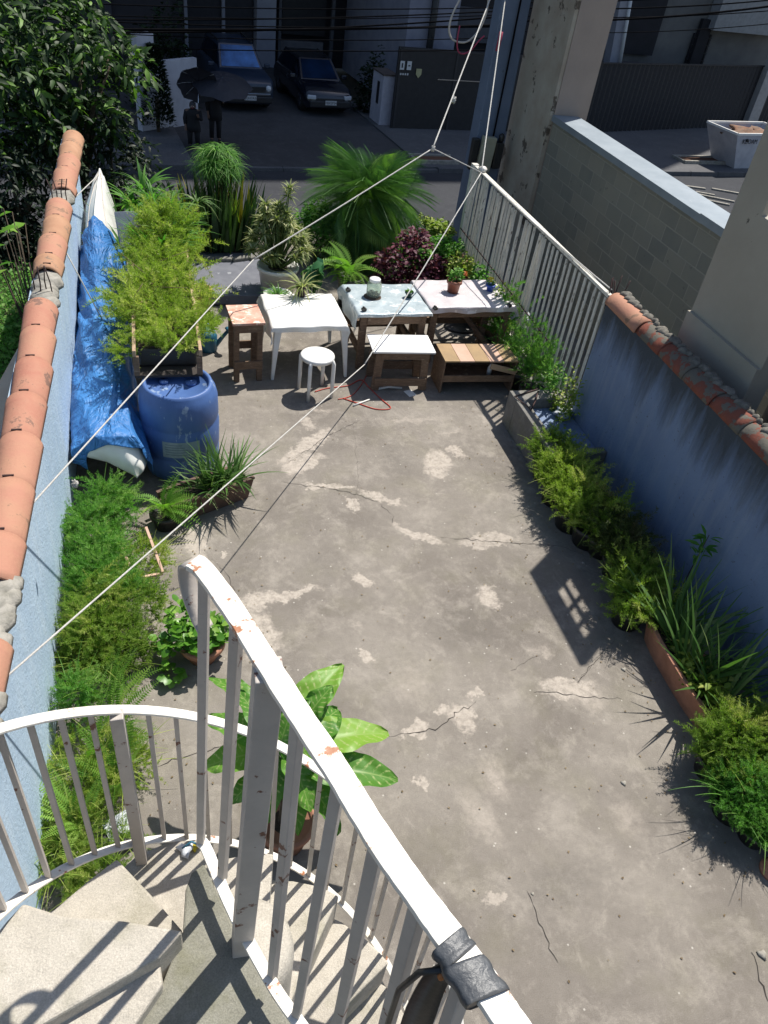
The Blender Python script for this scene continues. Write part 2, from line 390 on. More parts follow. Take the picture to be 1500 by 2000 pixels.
def leaf_t(w=.3, cup=.12, droop=.2):
    v = np.array([(0, 0, 0), (.35, -w, cup), (.35, w, cup), (.75, -w*.75, cup*.6-droop*.4), (.75, w*.75, cup*.6-droop*.4), (1, 0, -droop), (.35, 0, 0), (.75, 0, -droop*.4)], float)
    f = np.array([(0, 1, 6, 6), (0, 6, 2, 2), (1, 3, 7, 6), (6, 7, 4, 2), (3, 5, 7, 7), (7, 5, 4, 4)])
    # as triangles only
    tri = [(0, 1, 6), (0, 6, 2), (1, 3, 7), (1, 7, 6), (6, 7, 4), (6, 4, 2), (3, 5, 7), (7, 5, 4)]
    return v, np.array(tri)
kite_t = (np.array([(0, 0, 0), (.45, -.2, .02), (1, 0, 0), (.45, .2, .02)], float), np.array([(0, 1, 2, 3)]))
def frond_t(n=22, pl=.16, pw=.28, droop=.55, prof=None, vee=.25, tipdroop=.1, fwd=.35):
    """pinnate frond of length 1; leaflets are narrow kites"""
    vs = []; fs = []
    def axis(t): return np.array([t*(1-.18*droop*t), 0, .35*t-droop*t*t])
    for i in range(n):
        t = .06+.94*i/n; p = axis(t); L = pl*(prof(t) if prof else math.sin(PI*min(1, .12+t*.88))**.7+.08)
        for sd_ in (-1, 1):
            d = np.array([fwd, sd_, vee]); d /= np.linalg.norm(d); q = p+d*L; q[2] -= tipdroop*L
            mid = (p+q)/2; w = np.array([1, 0, 0])*L*pw*.5; b = len(vs)
            vs += [p, mid-w, q, mid+w]; fs.append((b, b+1, b+2, b+3) if sd_ > 0 else (b, b+3, b+2, b+1))
    m = 8
    for i in range(m):
        a, c = axis(i/m), axis((i+1)/m); b = len(vs); ww = .004
        vs += [a+(0, -ww, -.004), a+(0, ww, -.004), c+(0, ww, -.004), c+(0, -ww, -.004)]; fs.append((b, b+3, b+2, b+1))
    return np.array(vs, float), np.array(fs)
def plume_t(seed, n=70, w=.07, nl=.13, droop=.5):
    """feathery asparagus plume of length 1: fine needles all round a drooping stem"""
    r = np.random.default_rng(seed); vs = []; fs = []
    def axis(t): return np.array([t*(1-.2*droop*t), .08*math.sin(3*t+seed), .25*t-droop*t*t*.8])
    for i in range(n):
        t = .08+.92*r.random(); p = axis(t); a = r.random()*2*PI
        d = np.array([.5+.4*r.random(), math.cos(a), math.sin(a)*.8]); d /= np.linalg.norm(d)
        L = nl*(1.25-.8*t)*(.6+.7*r.random()); q = p+d*L
        s_ = np.cross(d, r.normal(size=3)); s_ /= np.linalg.norm(s_)+1e-6; s_ *= L*w
        b = len(vs); m_ = (p+q)*.5; vs += [p, m_-s_, q, m_+s_]; fs.append((b, b+1, b+2, b+3))
    return np.array(vs, float), np.array(fs)
PLUME = [plume_t(i) for i in range(6)]
PLUME_D = [plume_t(20+i, 120, .085, .15, .6) for i in range(5)]
FERN = frond_t(20, .13, .30, .6)
PALM = frond_t(46, .42, .075, .62, prof=lambda t: math.sin(PI*(.12+.8*t))**.6, vee=.30, tipdroop=.55, fwd=.45)
BLADE = [blade_t(.022, d) for d in (.15, .5, .9)]
LEAF = leaf_t()
def U(a, b, n): return rng.uniform(a, b, n)

def asparagus(L, c, rx, ry, h, n, size=(.18, .34), rot=0, dome=1.0):
    """mound of plumes: c centre at ground, rx ry half sizes, h height"""
    for t in PLUME_D:
        k = max(1, n//len(PLUME_D)); rr = np.sqrt(rng.random(k)); a = U(0, 2*PI, k)
        lx, ly = rr*np.cos(a)*rx, rr*np.sin(a)*ry
        x = c[0]+lx*math.cos(rot)-ly*math.sin(rot); y = c[1]+lx*math.sin(rot)+ly*math.cos(rot)
        clump = .5+.5*np.sin(x*14+c[0]*5+2*np.sin(y*6))*np.cos(y*12+c[1]*3)
        z = c[2]+h*(1-rr**2*.8*dome)*U(.35, 1.0, k)*(.72+.45*clump)
        az = np.arctan2(ly, lx)+rot+rng.normal(0, .9, k)
        L.put(t, np.stack([x, y, z], -1), rots(az, U(-.1, 1.0, k), U(0, 6.28, k)), U(*size, k)*np.where(rng.random(k) < .14, 1.55, 1.0)*(.75+.5*clump), np.clip(.10+clump*.65+U(0, .40, k), 0, 1))
def wisps(L, c, rx, ry, h, n, size=(.2, .42)):
    a = U(0, 6.28, n); rr = np.sqrt(rng.random(n))*.8
    P = np.stack([c[0]+rr*np.cos(a)*rx, c[1]+rr*np.sin(a)*ry, np.full(n, c[2]+h*.25)], -1)
    L.put(blade_t(.006, .5), P, rots(a+rng.normal(0, .5, n), U(.2, 1.3, n), U(-.3, .3, n)), U(*size, n), U(.6, 1, n))
def mound(L, c, rx, ry, h, n, tmpl=None, size=(.04, .07), el=(-.3, .8), rot=0, shell=.5):
    tmpl = tmpl or LEAF
    d = rng.normal(size=(n, 3)); d[:, 2] = np.abs(d[:, 2]); d /= np.linalg.norm(d, axis=1)[:, None]
    rr = (shell+(1-shell)*rng.random(n))*(1+.22*np.sin(d[:, 0]*5+c[0]*7)*np.cos(d[:, 1]*4+c[1]*5))
    lx, ly = d[:, 0]*rr*rx, d[:, 1]*rr*ry
    x = c[0]+lx*math.cos(rot)-ly*math.sin(rot); y = c[1]+lx*math.sin(rot)+ly*math.cos(rot); z = c[2]+d[:, 2]*rr*h
    az = np.arctan2(d[:, 1], d[:, 0])+rot+rng.normal(0, .9, n)
    L.put(tmpl, np.stack([x, y, z], -1), rots(az, U(*el, n), rng.normal(0, .6, n)), U(*size, n))
def rosette(L, c, n, tmpl, size, el=(.2, 1.3), az0=0, spread=2*PI, r0=.02, roll=.3):
    az = az0+U(-spread/2, spread/2, n); e = U(*el, n)
    P = np.stack([c[0]+np.cos(az)*r0, c[1]+np.sin(az)*r0, np.full(n, c[2])], -1)
    L.put(tmpl, P, rots(az, e, rng.normal(0, roll, n)), U(*size, n))
def stems(mb, c, tops, r=.006, n=5):
    for tp in tops:
        a = Vector(c); b = Vector(tp); m_ = (a+b)/2+Vector((random.uniform(-.03, .03), random.uniform(-.03, .03), 0))
        mb.tube([a, m_, b], [r, r*.8, r*.5], n)
def potprof(rt, rb, h, rim=.012, th=.012):
    return [(rb, 0), (rt-.004, h-.05*min(1, h/.2)), (rt+rim, h-.045*min(1, h/.2)), (rt+rim, h), (rt-th, h), (rt-th-.003, h-.03)]
def make_pot(t, rt, rb, h, mat, name='pot', n=28, sxy=(1, 1), rz=0, rim=.012):
    p = MB().lathe((0, 0, 0), potprof(rt, rb, h, rim), n, sxy=sxy, rz=rz).build(name, mat, t)
    s_ = MB().lathe((0, 0, 0), [(rt-.014, h-.045), (rt*.5, h-.03), (0.0001, h-.028)], n, sxy=sxy, rz=rz).build('soil', soil, p)
    return p
def plant_thing(name, label, loc, cat='plant', group=None): return thing(name, label, cat, loc, 0, group)

# leaf materials
m_asp = leafmat('asparagus_foliage', (.11, .20, .03), (.23, .34, .055), (.38, .42, .11), trans=.5)
m_aspy = leafmat('sunny_asparagus', (.19, .28, .04), (.32, .42, .07), (.48, .50, .15), trans=.5)
m_aspg = leafmat('fresh_green_foliage', (.06, .19, .035), (.15, .34, .06), (.27, .42, .11), trans=.5)
m_fern = leafmat('fern_foliage', (.12, .26, .04), (.24, .42, .07), (.38, .50, .14), trans=.45)
m_palm = leafmat('palm_foliage', (.05, .13, .045), (.11, .23, .06), (.24, .42, .07), trans=.3)
m_grass = leafmat('grass_blades', (.05, .12, .025), (.10, .20, .045), (.20, .26, .10), trans=.35)
m_tree = leafmat('tree_leaves', (.008, .022, .007), (.030, .072, .015), (.17, .32, .05), trans=.3)  # dark tones paint in the crown's own shade, bright end the sunlit sprays
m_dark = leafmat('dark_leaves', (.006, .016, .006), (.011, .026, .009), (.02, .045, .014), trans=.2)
m_purple = leafmat('purple_leaves', (.06, .012, .025), (.12, .025, .05), (.24, .08, .11), trans=.3)
m_broad = leafmat('broad_leaves', (.06, .18, .02), (.13, .30, .035), (.26, .42, .08), trans=.35, rough=.35)
m_yel = leafmat('yellow_green_leaves', (.14, .22, .035), (.28, .37, .055), (.45, .46, .12), trans=.35)
m_sword = leafmat('sword_leaves', (.02, .055, .018), (.05, .10, .025), (.30, .26, .04), trans=.2)
m_vari = leafmat('variegated_leaves', (.14, .20, .06), (.36, .38, .16), (.60, .57, .32), trans=.35)
m_red = leafmat('flower_petals_orange', (.55, .10, .04), (.62, .16, .06), (.6, .2, .1), trans=.3)
m_yellow = leafmat('flower_petals_yellow', (.60, .48, .04), (.65, .5, .05), (.7, .55, .1), trans=.3)
m_dry = leafmat('dry_stems', (.16, .11, .06), (.22, .16, .09), (.28, .21, .13), trans=.2)
def speckle(t, col):
    v = coord(t, 'Object'); n = t.ramp(t.noise(v, 55, 5, .7), [(.44, 0.), (.60, 1.)])
    at2 = t.new('Attribute'); at2.attribute_name = 'mid'; at3 = t.new('Attribute'); at3.attribute_name = 'along'
    ph = t.math('ADD', t.math('MULTIPLY', at3.outputs['Fac'], 62.), t.math('MULTIPLY', at2.outputs['Fac'], 9.))
    st_ = t.ramp(t.math('SINE', ph), [(.35, 0.), (.9, 1.)])
    f = t.math('MULTIPLY', t.math('MULTIPLY', n, st_), t.ramp(at2.outputs['Fac'], [(.08, 0.), (.25, 1.), (.85, .6), (1., 0.)]))
    col = t.mix(f, col, (.46, .50, .22))
    return t.mix(t.ramp(at2.outputs['Fac'], [(.93, 0.), (.99, .7)]), col, (.30, .42, .12))
m_dief = leafmat('big_speckled_leaves', (.06, .18, .025), (.13, .30, .04), (.25, .42, .06), trans=.35, rough=.42, pattern=speckle)

# ================================================================== SETTING
SL = -2.4                                     # street level
def st(o): o['kind'] = 'structure'; return o
patches = []
def spot(u, v, rx, ry, ang=0, k=1): patches.append((G(u, v, 0), rx, ry, R(ang), k))
for a in [(855, 905, .17, .28, -25), (890, 880, .08, .16, 10), (600, 870, .10, .5, -50), (590, 905, .12, .30, -60), (690, 990, .07, .12, 0), (640, 950, .30, .05, -10),
          (745, 975, .30, .06, -35), (820, 1045, .30, .07, -35), (950, 1055, .34, .08, 0, .8), (709, 1135, .06, .12, 20), (717, 1283, .045, .085, 10), (560, 1160, .30, .07, 8),
          (490, 1175, .16, .10, 0), (500, 1240, .20, .30, 10), (955, 1165, .10, .14, 30), (800, 820, .5, .06, 0, .5), (930, 1350, .10, .05, 40), (810, 1430, .14, .06, 10),
          (905, 1400, .10, .14, 0), (870, 1385, .06, .04, 0), (1110, 1345, .26, .12, -15), (1150, 1360, .18, .16, 0, .6), (820, 1525, .05, .07, 0), (965, 1520, .16, .22, 0, .65),
          (935, 1590, .12, .30, 20, .45), (1225, 1600, .14, .2, 0, .45), (960, 1750, .06, .05, 0, .8), (385, 1060, .12, .28, 0, .9), (437, 1080, .04, .04, 0), (620, 800, .25, .06, 0, .6),
          (800, 1340, .14, .20, 0, .35), (1060, 1270, .1, .1, 0, .6), (700, 1225, .05, .04, 0, .5), (600, 825, .08, .16, 0, .8), (880, 845, .2, .04, 0, .6), (950, 820, .06, .20, 20, .5)]:
    spot(*a)
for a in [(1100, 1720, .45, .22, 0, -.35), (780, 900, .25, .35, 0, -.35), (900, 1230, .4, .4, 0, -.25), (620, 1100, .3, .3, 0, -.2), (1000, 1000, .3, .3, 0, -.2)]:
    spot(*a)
floor_m = concrete('yard_concrete', (.175, .155, .134), (.258, .232, .200), (.36, .325, .28), spots=patches, moss=.12, bumpv=.55)
crack_m = pbr('crack', (.035, .03, .026), (.05, .043, .038), rough=1, bump=0)
stair_m = concrete('stair_concrete', (.44, .40, .335), (.55, .505, .43), (.62, .57, .49), s=2.2, moss=.35, grain=210, bumpv=.8, specks=False, gm=.34)
land_m = concrete('landing_concrete', (.20, .195, .15), (.28, .27, .22), (.34, .33, .28), s=2.2, moss=.5, grain=210, bumpv=.8, specks=False, gm=.4)
old_conc = concrete('old_concrete', (.15, .145, .13), (.21, .20, .18), (.27, .26, .24), s=2, moss=.3, specks=False)
asphalt = concrete('asphalt', (.038, .040, .046), (.048, .050, .056), (.058, .060, .066), s=.5, specks=False, grain=90)
pave = concrete('pavement_concrete', (.10, .10, .105), (.12, .12, .125), (.15, .15, .15), s=.6, specks=False, grain=60)
drive = concrete('driveway_concrete', (.062, .060, .062), (.08, .078, .08), (.10, .098, .10), s=.7, specks=False, grain=60)
dirt = concrete('dirt', (.05, .045, .03), (.07, .06, .04), (.09, .075, .05), s=1, specks=False)

# floor slab with the cracks cut into it as thin dark seams
f = MB(); f.b2(-.877, 4.327, -1.5, 12.6, -.25, 0)
f.cur = 1
def crack(pts, w=.006, seed=0):
    r = random.Random(seed); P = [G(u, v, 0.003) for u, v in pts]; out = []
    for a, b in zip(P[:-1], P[1:]):
        n = max(2, int((b-a).length/.035))
        for i in range(n):
            q = a.lerp(b, i/n); out.append(q+Vector((r.gauss(0, .008), r.gauss(0, .008), 0)))
    out.append(P[-1]); vs = []; fs = []
    for i, q in enumerate(out):
        d = (out[min(i+1, len(out)-1)]-out[max(0, i-1)]); d.normalize(); x = Vector((-d.y, d.x, 0))
        ww = w*r.uniform(.25, 1)*(.3+.7*math.sin(PI*min(1, (i+.5)/len(out))))
        vs += [q-x*ww*.5, q+x*ww*.5]
    for i in range(len(out)-1): fs.append((2*i, 2*i+1, 2*i+3, 2*i+2))
    f.add(vs, fs)
crack([(560, 905), (600, 880), (640, 850), (705, 820)], .007, 1)
crack([(545, 940), (620, 950), (680, 960), (740, 980), (770, 1010)], .008, 2)
crack([(770, 1010), (765, 1025)], .006, 3)
crack([(860, 1050), (940, 1055), (1030, 1062), (1100, 1068), (1150, 1090)], .008, 4)
crack([(750, 1435), (800, 1432), (850, 1425), (890, 1395), (930, 1370)], .010, 5)
crack([(1040, 1350), (1100, 1355), (1160, 1362), (1215, 1365)], .007, 6)
crack([(1165, 1290), (1130, 1330), (1200, 1250)], .005, 7)
crack([(1030, 1745), (1050, 1790), (1065, 1830), (1090, 1880)], .007, 8)
crack([(1470, 1860), (1480, 1900), (1500, 1955)], .012, 9)
crack([(415, 1090), (450, 1130), (460, 1190), (440, 1240)], .005, 10)
crack([(1000, 1310), (1030, 1290), (1060, 1275)], .005, 11)
crack([(300, 1500), (350, 1480), (400, 1470), (450, 1450)], .010, 12)
crack([(690, 830), (700, 930), (690, 1000)], .003, 13)
st(f.build('yard_floor', [floor_m, crack_m]))

# terrain and street
g = MB(); g.add([(-300, -150, SL-.12), (300, -150, SL-.12), (300, 300, SL-.12), (-300, 300, SL-.12)], [(0, 1, 2, 3)])
st(g.build('ground', dirt))
TH = R(6.4)
def sp(s, d, z=0): return Vector((s*math.cos(TH)-d*math.sin(TH), 23+s*math.sin(TH)+d*math.cos(TH), SL+z))
def strip(mb, s0, s1, d0, d1, z0, z1):
    P = [sp(s0, d0), sp(s1, d0), sp(s1, d1), sp(s0, d1)]
    mb.prism([(p.x, p.y) for p in P], SL+z0, SL+z1)
r = MB(); strip(r, -60, 80, -8.6, -.0, -.10, 0.0); st(r.build('road', asphalt))
r = MB(); strip(r, -60, 80, -11.5, -8.604, -.10, .13); st(r.build('pavement_near', pave))
r = MB()
strip(r, -60, 1.2, .16, 3.9, -.10, .14)
strip(r, 8.3, 80, .16, 8.0, -.10, .14)
st(r.build('pavement_far', pave))
r = MB(); strip(r, 1.204, 8.296, .16, 16, -.10, .10); strip(r, -20, 1.2, 3.904, 16, -.10, .10)
st(r.build('driveway', drive))
r = MB()
for i in range(-18, 60):
    s0 = i*1.25
    zt = .10 if 1 < s0 < 8 else .15
    strip(r, s0, s0+1.235, .004, .156, -.10, zt)
st(r.build('kerb', pave, bevel=.015))
# neighbour's lower garden on the left, and the side strip on the right
r = MB(); r.b2(-30, -1.04, -2, 12.6, SL-.1, -.30); st(r.build('neighbour_lawn_terrace', dirt))
r = MB(); r.b2(4.5, 16, 3, 13.4, SL-.1, -.35); st(r.build('side_passage_floor', old_conc))
r = MB(); r.b2(-.93, 4.33, 12.6, 12.75, SL-.1, -.02); info(r.build('retaining_wall', old_conc), 'low grey retaining wall edge hidden behind the front plants', 'wall')

# grass on the neighbour's terrace
L = Leaves(); n = 16000
P = np.stack([U(-3.0, -1.15, n), U(5.5, 11.5, n), np.full(n, -.30)], -1)
L.put(BLADE[1], P, rots(U(0, 6.28, n), U(.5, 1.4, n), U(0, .5, n)), U(.08, .20, n))
n = 5000; P = np.stack([U(-3.0, -1.2, n), U(5.5, 11.5, n), U(-.28, -.12, n)], -1); L.put(LEAF, P, rots(U(0, 6.28, n), U(-.2, .8, n), U(-.4, .4, n)), U(.04, .08, n))
info(L.build('grass', m_aspg), 'bright green weeds and grass in the neighbouring garden left of the wall', 'grass', kind='stuff')

# ------------------------------------------------------------------ left wall
WZ = 1.70
wl = thing('garden_wall', 'pale blue rendered garden wall topped with clay ridge tiles, on the left', 'wall', (-1.0, 5, 0))
def par(o, t):
    """parent world-space geometry o under t, keeping it in place (t may be moved/rotated)"""
    t_m = Matrix.Translation(t.location) @ t.rotation_euler.to_matrix().to_4x4()
    o.parent = t; o.matrix_parent_inverse = t_m.inverted(); return o
m = MB(); m.b2(-1.03, -.88, -1.5, 10.75, SL, WZ)
par(m.build('wall', bluewall_l), wl)
gaps = [(8.35, 8.75, 'n'), (6.10, 6.75, 'n'), (2.62, 3.05, 'n'), (2.05, 2.35, 'n')]
ny = 10.7
def tile_mesh(name, y0, y1, xc, zc, r0, r1, mat, n=12):
    mb = MB(); rj = random.uniform(-.012, .012)
    prof = []
    k = 5
    outer = []; inner = []
    for j in range(k+1):
        t = j/k; rr = r0+(r1-r0)*t
        outer.append([(xc+rj+rr*math.cos(PI*i/n), y0+(y1-y0)*t, zc+rr*1.02*math.sin(PI*i/n)-.03) for i in range(n+1)])
        inner.append([(xc+rj+(rr-.014)*math.cos(PI*i/n), y0+(y1-y0)*t, zc+(rr-.014)*1.02*math.sin(PI*i/n)-.03) for i in range(n+1)])
    N = n+1; vs = [p for rg in outer for p in rg]+[p for rg in inner for p in rg]; off = N*(k+1); fs = []
    for j in range(k):
        for i in range(n):
            a = j*N+i; fs.append((a, a+N, a+N+1, a+1)); a += off; fs.append((a, a+1, a+N+1, a+N))
    for i in range(n):
        fs.append((i, i+1, off+i+1, off+i)); a = k*N+i; fs.append((a, off+a, off+a+1, a+1))
    for j in range(k):
        a = j*N; fs.append((a, off+a, off+a+N, a+N)); a = j*N+n; fs.append((a, a+N, off+a+N, off+a))
    mb.add(vs, fs, smooth=True); return mb.build(name, mat)
y = 10.72
XL = -.905
tl = .46
while y > -.4:
    hit = [g_ for g_ in gaps if g_[0] < y <= g_[1]+.02]
    if hit: y = hit[0][0]; continue
    nxt = y-tl
    for g_ in gaps:
        if nxt < g_[1] < y: nxt = g_[1]
    if y-nxt > .12:
        o = tile_mesh('ridge_tile', nxt-.03, y, XL, WZ+.02, .114, .130, random.choice((terracotta, terr2, terr3))); par(o, wl)
        # little raised lug on each tile
        mm = MB(); mm.box((XL, nxt+.03, WZ+.02+.1165*1.02-.03+.001), (.06, .010, .008)); par(mm.build('tile_lug', rebar), wl)
    y = nxt
for (a, b, _) in gaps:
    mm = MB(); r_ = random.Random(int(a*10))
    for q in range(9):
        yy = a+(b-a)*(q+.5)/9
        mm.lathe((XL+r_.uniform(-.03, .03), yy, WZ-.01), [(.105, 0), (.10, .03), (.075, .055+r_.uniform(0, .03)), (.0001, .08)], 12, wob=.15)
    par(mm.build('mortar_bed', mortar), wl)
    for q in range(4):
        x0 = XL-.07+.045*q; yy = (a+b)/2+r_.uniform(-.08, .08)-.08
        mm = MB(); mm.tube([(x0, yy, WZ), (x0+r_.uniform(-.01, .01), yy+.01, WZ+.14), (x0+r_.uniform(-.03, .03), yy+r_.uniform(-.03, .03), WZ+.27)], .0055, 6)
        par(mm.build('rebar', rebar), wl)
# pieces of broken tile standing in a row behind the wall, and the cream ledge outside it
ledge = MB(); ledge.prism([(-1.034, 7.75), (-1.24, 7.75), (-1.47, 6.3), (-1.75, 4.0), (-1.9, 1.0), (-1.034, 1.0)], .70, .82)
info(ledge.build('roof_ledge', cream_m, bevel=.01), 'cream painted ledge on the outer side of the left wall', 'ledge')
vt = MB(); vt.lathe((-1.28, 8.3, -.3), [(.08, 0), (.08, 1.15), (.065, 1.17), (.065, 1.1), (.0001, 1.1)], 20)
info(vt.build('vent_pipe', darkpl), 'short black vent pipe standing in the weeds left of the wall', 'pipe')
# tap fitting on the inner face
tp = thing('wall_hook', 'small blue clip with a black stake on the inner face of the left wall', 'hook', G(135, 1022, 1.0))
p0 = AX(128, 1022, -.875)
tp.location = p0
mm = MB(); mm.tube([(0, 0, 0), (.06, 0, .005), (.14, .02, .0)], .011, 8); mm.build('clip', tealm, tp)
mm = MB(); mm.tube([(.012, 0, .10), (.015, -.0, 0), (.02, -.01, -.18)], .007, 6); mm.build('stake', darkpl, tp)

# ------------------------------------------------------------------ right wall, coping tiles
RX = 4.33
wr = thing('garden_wall', 'deep blue shaded garden wall with mossy red tile coping, on the right', 'wall', (4.4, 3, 0))
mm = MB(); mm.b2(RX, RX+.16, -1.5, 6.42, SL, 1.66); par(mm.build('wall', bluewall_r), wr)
y = 6.40; k = 0
while y > -.8:
    nx = y-(.42 if k else .60)
    o = tile_mesh('coping_tile', nx-.03, y, RX+.075, 1.675, .122, .108, terracotta if k == 0 else terr_old); par(o, wr)
    mm = MB(); r_ = random.Random(k)
    for q in range(6):
        yy = nx+(y-nx)*(q+.5)/6+r_.uniform(-.02, .02); k_ = r_.uniform(.5, 1.1)
        mm.lathe((RX+.125+r_.uniform(-.025, .015), yy, 1.745), [(.060*k_, 0), (.055*k_, .025), (.035*k_, .04), (.0001, .048)], 9, wob=.25)
    par(mm.build('mortar_bed', mortar_d), wr); y = nx; k += 1
for (dx, dy) in ((.02, 6.47), (.07, 6.52), (.05, 6.42), (.14, 6.55), (.16, 6.45)):
    mm = MB(); mm.tube([(RX+dx, dy, 1.55), (RX+dx+.01, dy, 1.70), (RX+dx+random.uniform(-.03, .05), dy+random.uniform(-.03, .05), 1.86)], .006, 6)
    par(mm.build('rebar', rebar), wr)

# ------------------------------------------------------------------ slatted fence
fn = thing('slatted_fence', 'weathered white fence of leaning vertical slats above the right-hand plants', 'fence', (RX, 8.4, 0))
slat_m = pbr('slat_paint', (.66, .64, .56), (.52, .50, .44), rough=.75, scale=6, stretch=(4, 4, 1), spot=(.16, .13, .10), spot_scale=9, spot_th=.6, bump=.3)
FY0, FY1 = 6.44, 10.55
def ztop(y): return 1.66
mm = MB(); mm.bar((RX+.02, FY0-.02, 1.70), (RX+.02, 8.25, 1.71), .05, .035); mm.bar((RX+.02, 8.25, 1.71), (RX+.02, FY1, 1.70), .06, .03)
par(mm.build('top_rail', slat_m, bevel=.004), fn)
mm = MB(); mm.bar((RX+.005, FY0, .28), (RX+.005, FY1, .28), .03, .05); par(mm.build('bottom_rail', slat_m, bevel=.003), fn)
mm = MB(); mm.tube([(RX-.03, 7.2, .75), (RX-.035, 9, .80), (RX-.03, FY1, .83)], .008, 6); par(mm.build('middle_rod', rebar), fn)
y = FY0+.03; k = 0
while y < FY1:
    r_ = random.Random(k+50); lean = 0 if y < 7.9 else r_.uniform(-.10, .10)
    mm = MB(); mm.bar((RX, y, .05), (RX+r_.uniform(-.004, .004), y+r_.uniform(-.006, .006), 1.675), .034, .018, up=(1, 0, 0)) if y < 7.9 else mm.bar((RX, y, .05), (RX+r_.uniform(-.02, .02), y+lean, 1.672), .02, .03, up=(1, 0, 0))
    par(mm.build('slat', slat_m, bevel=.003), fn)
    y += .118 if y < 7.9 else .062; k += 1
mm = MB(); mm.box((RX+.02, FY1, .85), (.09, .09, 1.75)); par(mm.build('post', slat_m, bevel=.005), fn)
mm = MB(); mm.lathe((RX+.02, FY1-.3, 1.72), [(.05, 0), (.06, .03), (.03, .06), (.0001, .07)], 10, wob=.2); par(mm.build('plaster_lump', white), fn)

# ------------------------------------------------------------------ neighbour's block wall, pilaster and near wall
def blockmat():
    m, t, b = newmat('concrete_block')
    v = wcoord(t); sep = t.new('SeparateXYZ'); t.ln(v, sep.inputs[0])
    cb = t.new('CombineXYZ'); t.ln(sep.outputs['Y'], cb.inputs[0]); t.ln(sep.outputs['Z'], cb.inputs[1])
    br = t.new('TexBrick'); t.ln(cb.outputs[0], br.inputs['Vector']); br.inputs['Scale'].default_value = 1
    br.inputs['Brick Width'].default_value = .40; br.inputs['Row Height'].default_value = .20; br.inputs['Mortar Size'].default_value = .010
    br.inputs['Color1'].default_value = (.23, .22, .18, 1); br.inputs['Color2'].default_value = (.16, .16, .14, 1); br.inputs['Mortar'].default_value = (.29, .28, .235, 1)
    br.inputs['Bias'].default_value = -.1; br.inputs['Mortar Smooth'].default_value = .3
    col = t.mix(t.ramp(t.noise(v, 2.2, 7, .65), [(.40, 0.), (.70, .50)]), br.outputs['Color'], (.25, .235, .185))
    col = t.mix(t.ramp(t.noise(v, 5, 7, .7), [(.62, 0.), (.70, .8)]), col, (.05, .05, .045))
    t.ln(col, b.inputs['Base Color']); b.inputs['Roughness'].default_value = .95
    h = t.math('ADD', t.math('MULTIPLY', br.outputs['Fac'], -1.0), t.math('MULTIPLY', t.noise(v, 60, 5, .8), .8))
    t.bump(h, .7, .01, b); return m
blockm = blockmat()
bw = thing('block_wall', 'grey concrete block wall capped with pale metal flashing', 'wall', (6.1, 9, 0))
mm = MB(); mm.b2(6.0, 6.32, 4.9, 11.78, SL, 2.13); par(mm.build('wall', blockm), bw)
mm = MB(); mm.b2(5.965, 6.40, 7.55, 11.775, 2.133, 2.145); mm.b2(5.958, 5.964, 7.55, 11.775, 2.06, 2.145); par(mm.build('metal_flashing', metalsheet), bw)
mm = MB(); mm.b2(5.955, 6.405, 5.2, 7.60, 2.150, 2.162); mm.b2(5.947, 5.954, 5.2, 7.60, 2.07, 2.162); par(mm.build('metal_flashing', metalsheet), bw)
pl = thing('concrete_pilaster', 'tall stained concrete pilaster at the far end of the block wall', 'pillar', (6.3, 12.5, 0))
mm = MB(); mm.b2(5.93, 5.99, 11.80, 13.25, SL, 4.6); par(mm.build('stained_face', pil_m), pl)
mm = MB(); mm.b2(5.993, 6.55, 11.79, 13.2, SL, 4.6); par(mm.build('shaft', pil_s), pl)
nw = thing('neighbour_wall', 'beige rendered end wall of the neighbouring building beside the right wall', 'wall', (4.9, 5, 0))
mm = MB()
CX0, CX1 = 4.74, 4.90
ya, yb = 4.60, 5.68
mm.b2(CX0, CX1, ya, yb, SL, 2.92)
mm.b2(CX0, CX0+.06, yb-.36, yb, 2.92, 3.70); mm.b2(CX0, CX0+.06, ya, ya+.14, 2.92, 3.70)
for yy in (4.90, 5.09): mm.b2(CX0+.01, CX0+.05, yy-.03, yy, 2.92, 3.44)
mm.b2(CX0+.015, CX0+.045, ya+.14, yb-.36, 3.16, 3.20)
mm.b2(CX0, CX0+.06, ya+.14, yb-.36, 3.44, 3.70)
par(mm.build('wall', col_m), nw)
mm = MB(); mm.b2(CX0-.04, CX0-.002, ya, yb-.0, SL, 1.92); par(mm.build('plinth', col_m), nw)
mm = MB(); mm.b2(4.99, 5.2, -1, ya-.002, SL, 2.6); par(mm.build('recessed_wall', col_d), nw)

# ------------------------------------------------------------------ utility pole
PY = 13.2
a0 = AY(925, 410, PY); a1 = AY(1000, 0, PY)
pc = ((a0.x+a1.x)/2)
up_ = thing('utility_pole', 'square blue-grey painted pole beyond the front of the yard', 'pole', (pc, PY, SL))
mm = MB(); mm.box((0, 0, 4.5), (.56, .40, 9), taper=.75); mm.build('shaft', polem, up_, bevel=.02)
bp = AY(948, 303, PY-.3)
mm = MB(); mm.box((bp.x-pc, -.31, bp.z-SL+.02), (.24, .12, .55), ry=.06); mm.build('meter_box', pbr('cream_box', (.40, .38, .27), (.33, .31, .22), rough=.6), up_, bevel=.015)
mm = MB(); mm.box((bp.x-pc-.20, -.26, bp.z-SL), (.13, .10, .5)); mm.build('black_box', darkpl, up_, bevel=.02)
mm = MB(); mm.box((bp.x-pc+.23, -.26, bp.z-SL), (.15, .12, .42)); mm.lathe((bp.x-pc+.25, -.26, bp.z-SL+.22), [(.05, 0), (.05, .1), (.0001, .13)], 12); mm.build('black_box', darkpl, up_, bevel=.02)
